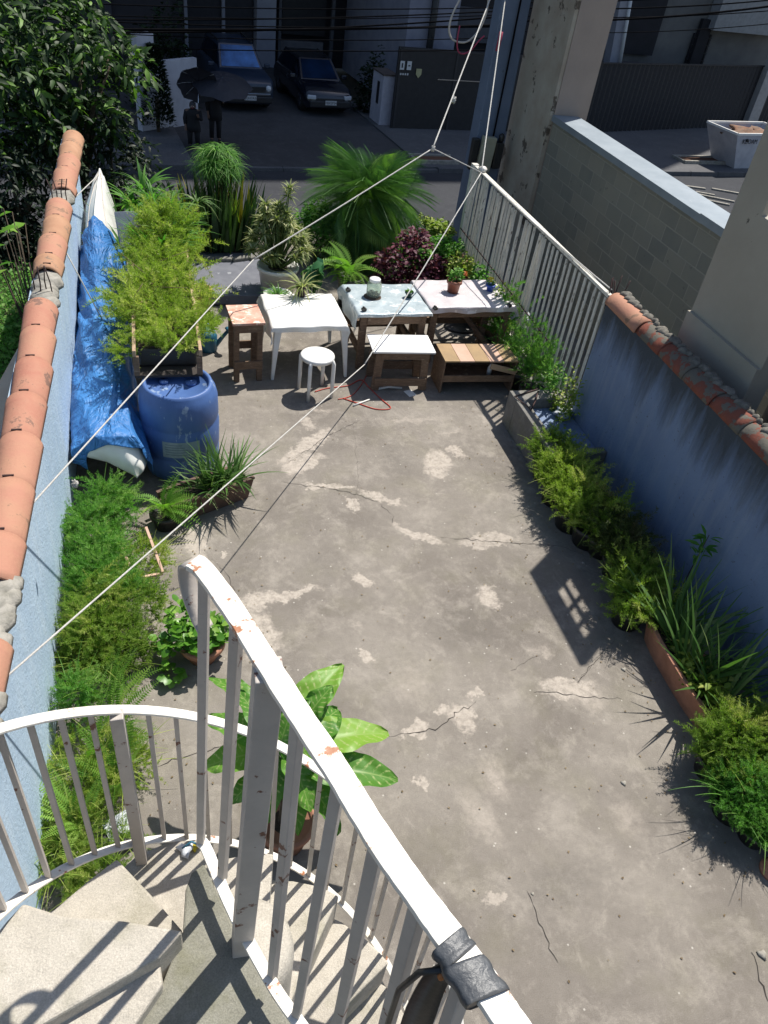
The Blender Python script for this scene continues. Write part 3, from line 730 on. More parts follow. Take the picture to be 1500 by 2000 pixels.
mm = MB(); mm.tube([(.05, -.22, 8.5), (.03, -.23, 5), (.0, -.24, 2.5), (-.02, -.24, 1)], .016, 6); mm.build('conduit', cablem, up_)

# ================================================================== STAIR AND RAILINGS (foreground)
SC = (.119, .685); SR = .615; LZ = 2.5
def sang(az, r, z=0): a = R(az); return Vector((SC[0]+r*math.sin(a), SC[1]+r*math.cos(a), z))
stair = thing('spiral_stair', 'worn concrete winding stair with wedge treads at the lower left', 'stair', (SC[0], SC[1], 0))
nos = [(-150, 3.0), (-127, 2.8), (-85, 2.6), (-61, 2.6), (-37, 2.4), (-13, 2.2), (11, 2.0), (35, 1.8), (59, 1.6), (83, 1.4), (107, 1.2), (131, 1.0), (155, .8), (179, .6), (203, .4), (227, .2)]
def wedge(mb, a0, a1, z, rin=.05, rout=SR, th=.22, n=6):
    top = [sang(a0+(a1-a0)*i/n, rout+random.uniform(-.004, .004), z) for i in range(n+1)]; inn = [sang(a1, rin, z), sang(a0, rin, z)]
    P = top+inn; mb.prism([(p.x, p.y) for p in P][::-1], z-th, z)
seq = [(-100, -61, 2.6), (-61, -37, 2.4), (-37, -13, 2.2), (-13, 11, 2.0), (11, 35, 1.8), (35, 59, 1.6), (59, 83, 1.4), (83, 107, 1.2), (107, 131, 1.0), (131, 155, .8), (155, 179, .6), (179, 203, .4), (203, 227, .2)]
def slabpx(px, z, th):
    mm = MB(); mm.prism([tuple(G(u, v, z)[:2]) for u, v in px], z-th, z); par(mm.build('tread', stair_m, bevel=.008), stair)
slabpx([(-60, 1900), (-20, 1838), (12, 1798), (45, 1763), (123, 1788), (240, 1797), (357, 1817), (311, 1869), (92, 1996), (-120, 2120)], 2.6, .24)
slabpx([(311, 1869), (318, 1922), (262, 2005), (200, 2180), (-60, 2180), (60, 2010), (92, 1990)], 2.545, .2)
slabpx([(40, 1810), (105, 1776), (168, 1722), (228, 1676), (300, 1752), (358, 1819), (240, 1850)], 2.4, .22)
slabpx([(150, 1790), (205, 1730), (262, 1672), (325, 1645), (400, 1636), (415, 1700), (400, 1900), (250, 1880)], 2.2, .22)
seq = seq[3:]
for a0_, a1_, z in seq:
    mm = MB(); wedge(mm, a0_, a1_+1.5, z, th=min(.30, z-.002)); par(mm.build('tread', stair_m, bevel=.008), stair)
mm = MB(); mm.lathe((.098, .83, 0), [(.135, 0), (.135, LZ-.09), (.128, LZ-.04), (.11, LZ-.02), (.0001, LZ-.018)], 28); par(mm.build('newel', stair_m), stair)
land = [(374, 1704), (398, 1686), (440, 1775), (474, 1850), (521, 1893), (600, 2030), (680, 2250), (500, 2700), (200, 2400), (262, 2010), (315, 1925), (357, 1818), (362, 1738)]
mm = MB(); mm.prism([tuple(G(u, v, LZ)[:2]) for u, v in land], LZ-.16, LZ); par(mm.build('landing', land_m, bevel=.006), stair)

# outer helical balustrade
rl = thing('stair_balustrade', 'curved white metal balustrade sweeping round the outside of the winding stair', 'railing', (SC[0], SC[1], 0))
RR = .648
def hz(az): return 3.21-(az+52)*(.67/73)
def lz(az): return 2.67-(az+67)*(1.35/141)
A = [(-80+i*4) for i in range(46)]
def helix_bar(mb, azs, zf, w, h):
    vs = []; fs = []
    for az in azs:
        z = zf(az); vs += [sang(az, RR-w/2, z-h/2), sang(az, RR+w/2, z-h/2), sang(az, RR+w/2, z+h/2), sang(az, RR-w/2, z+h/2)]
    for i in range(len(azs)-1):
        for k_ in range(4): a = 4*i+k_; b_ = 4*i+(k_+1) % 4; fs.append((a, b_, b_+4, a+4))
    fs += [(0, 3, 2, 1), tuple(4*(len(azs)-1)+k_ for k_ in range(4))]
    mb.add(vs, fs)
mm = MB(); helix_bar(mm, A, hz, .032, .010); par(mm.build('handrail', white, bevel=.002), rl)
mm = MB(); helix_bar(mm, A, lz, .028, .010); par(mm.build('bottom_rail', white, bevel=.002), rl)
az = -78; k = 0
while az < 98:
    if abs(az+28) > 2.2:
        p = sang(az, RR, 0)
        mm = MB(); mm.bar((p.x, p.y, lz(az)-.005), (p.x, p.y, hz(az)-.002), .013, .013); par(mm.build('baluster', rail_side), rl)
    az += 6.4; k += 1
p = sang(-28, RR-.012, 0); mm = MB(); mm.bar((p.x, p.y, 2.20), (p.x, p.y, hz(-28)-.006), .034, .034); par(mm.build('post', rail_side, bevel=.003), rl)

# landing balustrade close to the camera
HZ = 3.655; BZ = LZ+.09
hp = [(362, 1098), (385, 1115), (440, 1190), (500, 1285), (570, 1395), (640, 1500), (700, 1598), (750, 1675), (800, 1745), (850, 1813), (905, 1885), (960, 1965), (1010, 2040), (1080, 2150)]
HP = [G(u+14, v, HZ) for u, v in hp]
ml = thing('landing_balustrade', 'white metal balustrade with flaking paint and black tape, nearest to the viewer', 'railing', (HP[3].x, HP[3].y, LZ))
def ribbon(mb, P, w, h, uneven=0):
    vs = []; fs = []
    for i, p in enumerate(P):
        d = (P[min(i+1, len(P)-1)]-P[max(0, i-1)]); d.z = 0; d.normalize(); x = Vector((d.y, -d.x, 0))
        ww = w*(1+random.uniform(-uneven, uneven))
        vs += [p-x*ww/2-Vector((0, 0, h/2)), p+x*ww/2-Vector((0, 0, h/2)), p+x*ww/2+Vector((0, 0, h/2)), p-x*ww/2+Vector((0, 0, h/2))]
    for i in range(len(P)-1):
        for k_ in range(4): a = 4*i+k_; b_ = 4*i+(k_+1) % 4; fs.append((a, b_, b_+4, a+4))
    fs += [(0, 3, 2, 1), tuple(4*(len(P)-1)+k_ for k_ in range(4))]
    mb.add(vs, fs)
def dens(P, n=6):
    out = []
    for i in range(len(P)-1):
        p0, p1, p2, p3 = P[max(0, i-1)], P[i], P[i+1], P[min(len(P)-1, i+2)]
        for k_ in range(n):
            t = k_/n; out.append(.5*((2*p1)+(-p0+p2)*t+(2*p0-5*p1+4*p2-p3)*t*t+(-p0+3*p1-3*p2+p3)*t**3))
    return out+[P[-1]]
HD = dens(HP)
mm = MB(); ribbon(mm, HD, .040, .013, .03); par(mm.build('handrail', white, bevel=.003), ml)
bl = [(386, 1643), (398, 1660), (430, 1738), (462, 1806), (505, 1886), (540, 1945), (590, 2015), (660, 2120), (730, 2260)]
BL = dens([G(u+6, v, BZ) for u, v in bl])
mm = MB(); ribbon(mm, BL, .030, .012, .01); par(mm.build('bottom_rail', white, bevel=.002), ml)
bal = [((385, 1130), (390, 1645), .020), ((438, 1225), (432, 1712), .021), ((565, 1425), (530, 1905), .020), ((638, 1535), (577, 1982), .020), ((727, 1660), (645, 2060), .022), ((806, 1775), (700, 2200), .022), ((905, 1900), (760, 2330), .022)]
def nearest(P, q):
    return min(P, key=lambda p: (p.x-q.x)**2+(p.y-q.y)**2)
for tpx, bpx, w in bal:
    q = nearest(HD, G(tpx[0]+2, tpx[1]-12, HZ)); 
    b_ = G(bpx[0]+2, bpx[1], BZ)
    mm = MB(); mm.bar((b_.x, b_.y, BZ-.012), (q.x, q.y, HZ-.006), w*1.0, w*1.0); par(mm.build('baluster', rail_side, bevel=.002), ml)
q = nearest(HD, G(512, 1298, HZ)); b_ = G(472, 1848, LZ)
mm = MB(); mm.bar((b_.x, b_.y, LZ), (q.x, q.y, HZ-.006), .056, .050); par(mm.build('post', rail_side, bevel=.003), ml)
# curled drop at the end of the handrail
e0 = HP[0]; mm = MB()
CP = [e0+Vector((0, 0, -.004)), e0+Vector((-.010, .020, -.02)), e0+Vector((-.012, .026, -.06)), e0+Vector((-.006, .018, -.11)), e0+Vector((.006, .0, -.15)), e0+Vector((.018, -.022, -.17))]
vs = []; fs = []; CD = dens(CP, 4)
for p in CD: vs += [p+Vector((-.015, -.010, 0)), p+Vector((.015, .010, 0))]
for i in range(len(CD)-1): fs.append((2*i, 2*i+1, 2*i+3, 2*i+2))
mm.add(vs, fs, smooth=True); par(mm.build('curled_end', rail_side, solid=.006), ml)
# black tape wound round the handrail, a dark strap hanging below
tt = thing('tape_wrap', 'black rubber tape bandaged round the near handrail with a dark strap hanging below', 'tape', tuple(nearest(HD, G(900, 1870, HZ))))
def wrap(pa, pb, sk=.0, rr=.030):
    a, b = G(*pa, HZ), G(*pb, HZ); n_ = 10; mb = MB(); d = (b-a); vs = []; fs = []; dd = d.normalized(); x = Vector((dd.y, -dd.x, 0))
    ring = [(-1, -.4), (-1.02, .35), (-.8, .62), (0, .68), (.8, .62), (1.02, .35), (1, -.4), (.7, -.9), (0, -1), (-.7, -.9)]
    for i in range(n_+1):
        t = i/n_; k_ = 1+.05*math.sin(t*9)+random.uniform(-.02, .02)
        for (cx1, cz1) in ring:
            vs.append(a+d*t+x*cx1*rr*k_*.84+dd*(cx1*sk)+Vector((0, 0, cz1*.019*k_)))
    m_ = len(ring)
    for i in range(n_):
        for k_ in range(m_): fs.append((i*m_+k_, i*m_+(k_+1) % m_, (i+1)*m_+(k_+1) % m_, (i+1)*m_+k_))
    fs += [tuple(range(m_)), tuple(n_*m_+k_ for k_ in range(m_))[::-1]]
    mb.add(vs, fs, smooth=True); return mb
par(wrap((873, 1838), (899, 1873)).build('tape_band', tape), tt)
par(wrap((903, 1882), (953, 1952), sk=-.008, rr=.032).build('tape_band', tape), tt)
q = G(900, 1880, HZ)
mm = MB(); SP = dens([q+Vector((-.012, 0, -.01)), q+Vector((-.022, .005, -.06)), q+Vector((-.028, .0, -.16)), q+Vector((-.03, -.01, -.32)), q+Vector((-.03, -.02, -.50))], 4)
vs = []; fs = []
for i, p in enumerate(SP): w_ = .008+.012*min(1, i/8); vs += [p+Vector((-w_, .008, 0)), p+Vector((w_, -.008, 0))]
for i in range(len(SP)-1): fs.append((2*i, 2*i+1, 2*i+3, 2*i+2))
mm.add(vs, fs, smooth=True); par(mm.build('strap', darkpl, solid=.004), tt)
mm = MB(); mm.tube([q+Vector((-.02, 0, -.012)), q+Vector((-.045, .012, -.04)), q+Vector((-.062, .018, -.11)), q+Vector((-.066, .01, -.22))], .0045, 8); par(mm.build('hose', darkpl), tt)
mm = MB(); mm.lathe(q+Vector((-.024, -.004, -.028)), [(.003, 0), (.005, .006), (.003, .012), (.0001, .013)], 10); par(mm.build('orange_peg', pbr('orange_rust', (.42, .14, .03), (.3, .1, .03))), tt)
# small rubbish on the lower treads
q = G(363, 1662, 2.2)
tr = thing('crumpled_wrapper', 'small crumpled blue and yellow wrapper on a stair tread', 'litter', tuple(q))
mm = MB(); mm.lathe((0, 0, 0), [(.020, 0), (.026, .012), (.015, .022), (.0001, .026)], 9, wob=.4); mm.build('foil', bag_m, tr)
mm = MB(); mm.lathe((.028, .004, 0), [(.012, 0), (.014, .012), (.0001, .018)], 8, wob=.4); mm.build('cap', m_yellow, tr)
mm = MB(); mm.tube([(-.01, .0, .02), (.02, .01, .035), (.05, -.005, .02)], .004, 6); mm.build('twist', tealm, tr)
p = G(285, 1700, 1.2); 

# ================================================================== YARD OBJECTS
def wpx(u, v, z=0): return G(u, v, z)
# ---- white plastic table with oilcloth
def feet_table(name, label, pts_top, z, apron=.05): pass
tb = thing('plastic_table', 'white plastic patio table with tapered legs, left of the two cloth covered benches', 'table', (1.62, 8.25, 0), R(2))
TW, TD, TZ = .86, .82, .66
mm = MB()
def rrect(w, d, r, n=5):
    P = []
    for cx1, cy1, a in ((w/2-r, d/2-r, 0), (-w/2+r, d/2-r, 90), (-w/2+r, -d/2+r, 180), (w/2-r, -d/2+r, 270)):
        for i in range(n+1): t = R(a+90*i/n); P.append((cx1+r*math.cos(t), cy1+r*math.sin(t)))
    return P
mm.prism(rrect(TW, TD, .08), TZ-.025, TZ); mm.prism(rrect(TW-.04, TD-.04, .07), TZ-.07, TZ-.026); mm.build('tabletop', white_clean, tb, bevel=.006)
for ax in (-1, 1):
    for ay in (-1, 1):
        mm = MB(); vs = []
        for z, w_, off in ((TZ-.03, .085, .05), (TZ-.30, .06, .02), (0, .035, -.01)):
            cx1, cy1 = ax*(TW/2-off), ay*(TD/2-off)
            vs += [(cx1-w_/2*(1 if ax > 0 else 1), cy1-w_/2, z), (cx1+w_/2, cy1-w_/2, z), (cx1+w_/2, cy1+w_/2, z), (cx1-w_/2, cy1+w_/2, z)]
        fs = [(0, 1, 2, 3), (11, 10, 9, 8)]
        for i in (0, 1):
            for k_ in range(4): fs.append((4*i+k_, 4*(i+1)+k_, 4*(i+1)+(k_+1) % 4, 4*i+(k_+1) % 4))
        mm.add(vs, fs); mm.build('leg', white_clean, tb, bevel=.008)
def cloth(name, label, cx1, cy1, w, d, z, drop, mat, rz=0, seed=0, drops=None, scal=0):
    """drops: hanging length on -x,+x,-y,+y sides"""
    dl, dr, df, db = drops or (drop,)*4
    r_ = random.Random(seed); ph = [r_.uniform(0, 6) for _ in range(8)]
    NX, NY = 64, 56
    xs = np.concatenate([np.linspace(-w/2-dl, -w/2, 9)[:-1], np.linspace(-w/2, w/2, 40), np.linspace(w/2, w/2+dr, 9)[1:]])
    ys = np.concatenate([np.linspace(-d/2-df, -d/2, 9)[:-1], np.linspace(-d/2, d/2, 36), np.linspace(d/2, d/2+db, 9)[1:]])
    V = []
    for x in xs:
        for y in ys:
            ox = max(0, abs(x)-w/2); oy = max(0, abs(y)-d/2)
            X = max(-w/2, min(w/2, x)); Y = max(-d/2, min(d/2, y))
            hang = max(ox, oy); per = x*7+y*6
            fold = .016*math.sin(per*2.3+ph[0])*min(1, hang/.08)+.02*min(ox, oy)*5
            nx_ = (math.copysign(1, x) if ox > 0 else 0); ny_ = (math.copysign(1, y) if oy > 0 else 0)
            out_ = .012+fold+.10*min(ox, oy)*2.0
            X += nx_*(out_ if ox > 0 else 0); Y += ny_*(out_ if oy > 0 else 0)
            Z = z-hang*(1-.12*math.sin(per*1.3+ph[1]))
            if hang <= 0: Z += .0028*math.sin(x*19+ph[2]+3*math.sin(y*7+ph[4]))+.0024*math.sin(y*23+ph[3]+2.5*math.sin(x*6))+.006
            V.append((X, Y, Z))
    nv = len(ys); mm = MB(); mm.add(V, [(i*nv+j, (i+1)*nv+j, (i+1)*nv+j+1, i*nv+j+1) for i in range(len(xs)-1) for j in range(nv-1)], smooth=True)
    o = mm.build(name, mat); o.location = (cx1, cy1, 0); o.rotation_euler = (0, 0, rz); info(o, label, 'tablecloth'); return o
cloth('tablecloth', 'bright white oilcloth hanging in folds over the plastic table', 1.60, 8.25, TW, TD, TZ+.004, .16, cloth_w, R(2), 3, drops=(.22, .14, .06, .12))

# ---- trestle benches under silver and pale cloths
def bench(name, label, x0, x1, y0, y1, z, rz=0, brace=True, mat=wood_o, mid=None):
    cx1, cy1 = (x0+x1)/2, (y0+y1)/2; w, d = x1-x0, y1-y0
    t = thing(name, label, 'table', (cx1, cy1, 0), rz)
    mm = MB(); mm.box((0, 0, z-.015), (w, d, .03)); mm.build('tabletop', mat, t, bevel=.003)
    for ax in (-1, 1):
        for ay in (-1, 1):
            mm = MB(); mm.bar((ax*(w/2-.07), ay*(d/2-.05), 0), (ax*(w/2-.06), ay*(d/2-.05), z-.032), .085, .055, up=(0, 1, 0)); mm.build('leg', mat, t, bevel=.003)
    for ay in (-1, 1):
        mm = MB(); mm.box((0, ay*(d/2-.018), z-.085), (w-.20, .03, .10)); mm.build('apron', mat, t, bevel=.003)
    mm = MB(); mm.box((0, (d/2-.05), .25), (w-.20, .035, .09)); mm.build('stretcher', mat, t, bevel=.003)
    for ax in (-1, 1):
        mm = MB(); mm.box((ax*(w/2-.065), 0, .22), (.045, d-.16, .08)); mm.build('stretcher', mat, t, bevel=.003)
    if brace:
        mm = MB(); mm.bar((w/2-.11, -d/2+.10, .10), (-w/2+.5, d/2-.1, z-.15), .04, .07); mm.build('brace', mat, t, bevel=.003)
    if mid is not None:
        mm = MB(); mm.bar((mid, -d/2+.30, 0), (mid+.01, -d/2+.30, z-.032), .085, .055, up=(0, 1, 0)); mm.build('leg', mat, t, bevel=.003)
    return t
bench('wooden_bench_table', 'weathered timber trestle under the silver cloth, in the middle of the row', 2.20, 3.06, 7.99, 8.78, .74, R(2), brace=False)
bench('wooden_bench_table', 'long weathered timber trestle under the pale cloth, rightmost in the row', 3.11, 4.20, 8.12, 8.86, .765, R(2), mid=.33)
cloth('tablecloth', 'wrinkled silver-blue plastic sheet over the middle trestle', 2.63, 8.38, .90, .80, .744, .1, cloth_b, R(2), 5, drops=(.22, .02, .03, .06))
cloth('tablecloth', 'pale crumpled plastic cloth over the rightmost trestle', 3.66, 8.49, 1.12, .76, .770, .1, cloth_p, R(2), 9, drops=(.02, .20, .07, .08))
clip = None
for i, (u, v, lab) in enumerate(((680, 566, 'back left corner of the silver cloth'), (711, 604, 'front left corner of the silver cloth'), (850, 602, 'front left corner of the pale cloth'), (995, 597, 'front right corner of the pale cloth'))):
    p = G(u, v, .775)
    c_ = MB(); c_.box((0, 0, 0), (.05, .05, .03), rz=.4).box((0, 0, .02), (.02, .045, .02), rz=.4)
    o = c_.build('cloth_clip', darkpl, bevel=.004); o.location = p; info(o, 'small black clip holding the '+lab, 'clip', 'clips holding the table cloths')

# ---- tall rough wooden stool with worn red top
t = thing('wooden_stool', 'tall rough timber stool with a worn red and white square top', 'stool', (.90, 7.98, 0), R(4))
mm = MB(); mm.box((0, 0, .735), (.36, .46, .028)); mm.build('seat', redpaint, t, bevel=.003)
for yy in (-.21, .21): mm = MB(); mm.box((0, yy, .675), (.32, .03, .09)); mm.build('apron', wood_o, t, bevel=.003)
for ax in (-1, 1):
    for ay in (-1, 1):
        mm = MB(); mm.box((ax*.13, ay*.17, .36), (.06, .06, .719)); mm.build('leg', wood_o, t, bevel=.003)
for yy, zz in ((-.205, .22), (.205, .26)): mm = MB(); mm.box((0, yy, zz), (.32, .02, .10)); mm.build('stretcher', wood_o, t, bevel=.003)
# ---- low wooden stool with white board
t = thing('wooden_stool', 'low timber stool with a bright white board top, in front of the silver cloth', 'stool', (2.66, 7.68, 0), R(-3))
mm = MB(); mm.box((0, 0, .515), (.74, .42, .022)); mm.build('seat', pbr('white_board', (.83, .82, .80), (.78, .77, .74), rough=.5, spot=(.3, .25, .2), spot_scale=16, spot_th=.70, bump=.05), t, bevel=.003)
for yy in (-.165, .165): mm = MB(); mm.box((.02, yy, .455), (.56, .03, .09)); mm.build('apron', wood_o, t, bevel=.003)
for ax in (-1, 1):
    for ay in (-1, 1):
        mm = MB(); mm.bar((ax*.29, ay*.16, 0), (ax*.265, ay*.15, .503), .09, .05, up=(0, 1, 0)); mm.build('leg', wood_o, t, bevel=.003)
for yy in (-.195, .20): mm = MB(); mm.box((0, yy, .125), (.62, .02, .10)); mm.build('stretcher', wood_o, t, bevel=.003)
# ---- round white stool
t = thing('round_stool', 'small white round stool with four rounded legs in front of the plastic table', 'stool', (1.645, 7.50, 0), R(12))
mm = MB(); mm.lathe((0, 0, 0), [(.155, .445), (.185, .452), (.192, .475), (.188, .494), (.175, .50), (.0001, .50)], 40); mm.build('seat', white_clean, t)
for i in range(4):
    a = R(45+90*i); c_, s_ = math.cos(a), math.sin(a)
    mm = MB(); mm.tube([(.150*c_, .150*s_, .474), (.185*c_, .185*s_, .462), (.198*c_, .198*s_, .43), (.200*c_, .200*s_, .2), (.203*c_, .203*s_, 0)], [.014, .020, .023, .022, .020], 10); mm.build('leg', white_clean, t)
# ---- wooden crate bench
t = thing('wooden_crate', 'low open-fronted wooden crate with a striped plank top and a fallen slat', 'crate', (3.60, 7.60, 0), R(-2))
cw, cd, ch = .92, .40, .42
for i in range(5):
    w_ = cw/5; mm = MB(); mm.box((-cw/2+w_*(i+.5), 0, ch+.008), (w_-.004, cd+.02, .018)); mm.build('plank', (wood_y, wood_p, wood_y, wood_p, wood_y)[i], t, bevel=.002)
for ax in (-1, 1): mm = MB(); mm.box((ax*(cw/2-.01), 0, ch/2), (.02, cd, ch-.002)); mm.build('side_panel', wood_o, t, bevel=.002)
mm = MB(); mm.box((0, cd/2-.01, ch/2), (cw-.042, .018, ch-.03)); mm.build('back_panel', wood_o, t)
mm = MB(); mm.box((0, -cd/2+.01, ch*.46), (cw-.042, .018, .085)); mm.build('front_slat', wood_o, t, bevel=.002)
mm = MB(); mm.box((0, 0, .16), (cw-.044, cd-.04, .016)); mm.build('shelf', wood_o, t)
mm = MB(); mm.bar((.12, -cd/2-.008, ch-.05), (cw/2-.005, -cd/2-.012, ch-.13), .016, .07, up=(0, 0, 1)); mm.build('fallen_slat', wood_l, t, bevel=.002)
mm = MB(); mm.lathe((cw/2-.28, -.06, .17), [(.03, 0), (.028, .10), (.012, .13), (.012, .15), (.0001, .15)], 12); mm.build('knob', white_clean, t)

# ---- things on the tables
def potted(name, label, loc, rt, rb, h, mat, group=None, **k):
    t = thing(name, label, 'plant', loc, 0, group); make_pot(t, rt, rb, h, mat, **k); return t
def at_(u, v, z): p = G(u, v, z); return (p.x, p.y, z)
t = potted('potted_spider_plant', 'spider plant in a dark pot on the white plastic table', at_(589, 578, .675), .060, .045, .13, pbr('brown_pot', (.05, .03, .025), (.04, .025, .02), rough=.6))
L = Leaves(); rosette(L, (0, 0, .12), 46, blade_t(.028, .9), (.20, .34), (.2, 1.2)); rosette(L, (0, 0, .12), 14, blade_t(.03, 1.3), (.22, .36), (-.2, .4)); L.build('foliage', m_vari, t)
t = thing('glass_jar', 'wide glass jar with a white lid on the silver cloth', 'jar', at_(729, 578, .752))
mm = MB(); mm.lathe((0, 0, 0), [(.075, 0), (.088, .015), (.09, .14), (.075, .175), (.062, .185), (.062, .19), (.058, .19), (.058, .183), (.07, .17), (.084, .138), (.083, .02), (.0001, .008)], 32); mm.build('glass', glass_m, t)
mm = MB(); mm.lathe((0, 0, .186), [(.066, 0), (.068, .028), (.062, .036), (.0001, .037)], 32); mm.build('lid', white_clean, t)
L = Leaves(); mound(L, (0, 0, .012), .07, .07, .05, 60, size=(.02, .035)); L.build('dried_petals', m_dry, t)
mm = MB(); mm.lathe((-.015, -.02, -.006), [(.105, 0), (.108, .008), (.0001, .009)], 28); mm.build('saucer', pbr('rusty_saucer', (.10, .06, .04), (.07, .05, .035), rough=.8), t)
t = potted('potted_seedling', 'tiny seedling in a small dark green pot on the silver cloth', at_(798, 581, .752), .043, .034, .075, greenpot)
L = Leaves(); mound(L, (0, 0, .07), .04, .04, .03, 50, size=(.015, .03)); L.build('foliage', m_broad, t)
t = potted('potted_flower', 'orange-flowered plant in a terracotta plastic pot on the pale cloth', at_(884, 570, .778), .085, .068, .155, pbr('plastic_terracotta', (.24, .085, .05), (.2, .07, .04), rough=.5))
L = Leaves(); mound(L, (.03, .03, .15), .09, .08, .15, 170, size=(.025, .05)); mound(L, (-.05, -.02, .15), .03, .03, .04, 40, size=(.02, .03)); L.build('foliage', m_aspg, t)
L = Leaves(); mound(L, (.13, .04, .20), .028, .028, .05, 45, size=(.02, .032)); L.build('flowers', m_red, t)
mm = MB(); stems(mm, (.02, 0, .12), [(.13, .04, .22), (.05, .02, .25), (0, .04, .22), (-.05, 0, .16)], .004); mm.build('stems', bark, t)
t = potted('potted_flower', 'yellow flower in a small bright blue pot on the pale cloth', at_(956, 568, .778), .052, .038, .085, bluepot)
L = Leaves(); mound(L, (.0, .02, .08), .05, .05, .07, 60, size=(.02, .035)); L.build('foliage', m_aspg, t)
L = Leaves(); mound(L, (.0, .02, .13), .035, .035, .05, 55, size=(.02, .03)); L.build('flowers', m_yellow, t)

# ---- under and beside the tables
t = thing('white_bin', 'white plastic tub standing under the pale-cloth trestle', 'tub', at_(943, 625, 0))
mm = MB(); mm.lathe((0, 0, 0), [(.15, 0), (.19, .32), (.20, .33), (.185, .33), (.14, .02), (.0001, .015)], 28); mm.build('tub', white_clean, t)
for i, (u, v, lab) in enumerate(((884, 632, 'clear drink bottle standing left of the white tub under the trestle'), (918, 630, 'clear drink bottle leaning on the white tub under the trestle'))):
    t = thing('plastic_bottle', lab, 'bottle', at_(u, v, 0))
    mm = MB(); mm.lathe((0, 0, 0), [(.04, 0), (.045, .02), (.045, .15), (.03, .2), (.014, .23), (.014, .25), (.0001, .25)], 16); mm.build('bottle', bag_m, t)
    mm = MB(); mm.lathe((0, 0, .248), [(.017, 0), (.017, .02), (.0001, .02)], 12); mm.build('cap', white_clean, t)
q = G(900, 640, .0)
mm = MB()
mm.lathe((0, 0, 0), [(.24, 0), (.245, .02), (.22, .03), (.0001, .03)], 28, sxy=(1.0, .75)); o = mm.build('dark_basin', darkpl); o.location = q; info(o, 'shallow black basin on the floor beneath the pale-cloth trestle', 'basin')
t = thing('plastic_sack', 'crumpled shiny white plastic sack beside the rightmost trestle', 'sack', at_(1004, 640, .10)[:2]+(0,))
def blob(mb, c, rx, ry, rz_, seed, n=18, m_=14, amp=.18):
    r_ = random.Random(seed); ph = [r_.uniform(0, 6) for _ in range(9)]
    def fn(u, v):
        a = u*2*PI; b_ = v*PI; d = Vector((math.sin(b_)*math.cos(a), math.sin(b_)*math.sin(a), math.cos(b_)))
        k_ = 1+amp*math.sin(4*a+ph[0]+3*b_)+amp*.7*math.sin(7*b_+ph[1]+2*a)+amp*.5*math.sin(9*a+ph[2])*math.sin(5*b_)
        return (c[0]+d.x*rx*k_, c[1]+d.y*ry*k_, c[2]+d.z*rz_*k_)
    mb.grid(fn, n*2, m_*2)
mm = MB(); blob(mm, (0, 0, .20), .17, .15, .22, 4, 24, 18, .13); mm.build('sack_body', bag_m, t)
mm = MB(); mm.tube([(.02, .02, .38), (.04, .04, .48), (.06, .05, .60)], [.06, .025, .035], 9); mm.build('twisted_neck', bag_m, t)

# ---- cords and scraps on the floor in front
t = thing('red_cord', 'thin red cord lying in loops on the floor among the stools', 'cord', at_(700, 760, 0))
C0 = t.location
def fl(pts, z=.008): return [tuple(G(u, v, z)-C0) for u, v in pts]
mm = MB(); mm.tube([tuple(v) for v in dens([Vector(p) for p in fl([(615, 765), (640, 758), (680, 753), (705, 742), (722, 758), (745, 780), (763, 797), (735, 799), (700, 788), (670, 778)])], 6)], .006, 6); mm.build('cord', redcord, t)
mm = MB(); mm.tube([tuple(v) for v in dens([Vector(p) for p in fl([(660, 780), (690, 770), (715, 735), (725, 700)])], 6)], .005, 6); mm.build('cord', redcord, t)
p0, p1 = G(690, 792, .012), G(722, 780, .012)
mm = MB(); mm.tube([p0, p1], .009, 8); info(mm.build('white_stick', white_clean), 'short white stick on the floor left of the low wooden stool', 'stick')
p0, p1 = G(735, 760, .012), G(785, 758, .012)
mm = MB(); mm.tube([p0, p0.lerp(p1, .5)+Vector((0, .02, .01)), p1], .013, 8); info(mm.build('white_rag', white_clean), 'twisted white rag on the floor under the low wooden stool', 'rag')
p0 = G(801, 768, .004); mm = MB(); mm.box(p0, (.10, .13, .006), rz=.3); info(mm.build('white_tile_piece', white_clean), 'small square white tile lying at the right leg of the low wooden stool', 'tile')
for i, (u, v, s_, lb) in enumerate(((1140, 1100, .03, 'below the dark plants at the right wall'), (1218, 1308, .035, 'left of the long terracotta planter'), (1218, 1530, .035, 'on the open floor at the lower right'), (1488, 1865, .05, 'beside the crack near the lower right corner'), (1040, 1746, .018, 'beside the crack in the lower middle of the yard'))):
    mm = MB(); mm.lathe((0, 0, 0), [(s_*.5, 0), (s_*.55, s_*.2), (s_*.2, s_*.35), (.0001, s_*.36)], 8, wob=.35); o = mm.build('pebble', mortar); o.location = G(u, v, 0)
    info(o, 'pale scrap of rubble '+lb, 'pebble')

# ---- flat slab behind the stool
mm = MB(); mm.b2(.44, 1.44, 9.72, 11.15, .02, .15)
info(mm.build('sheet_metal_panel', pbr('grey_sheet', (.17, .175, .20), (.13, .135, .16), rough=.45, spot=(.30, .31, .33), spot_scale=6, spot_th=.64, bump=.05), bevel=.006), 'flat dark-edged grey sheet lying on the floor behind the tall stool', 'panel')

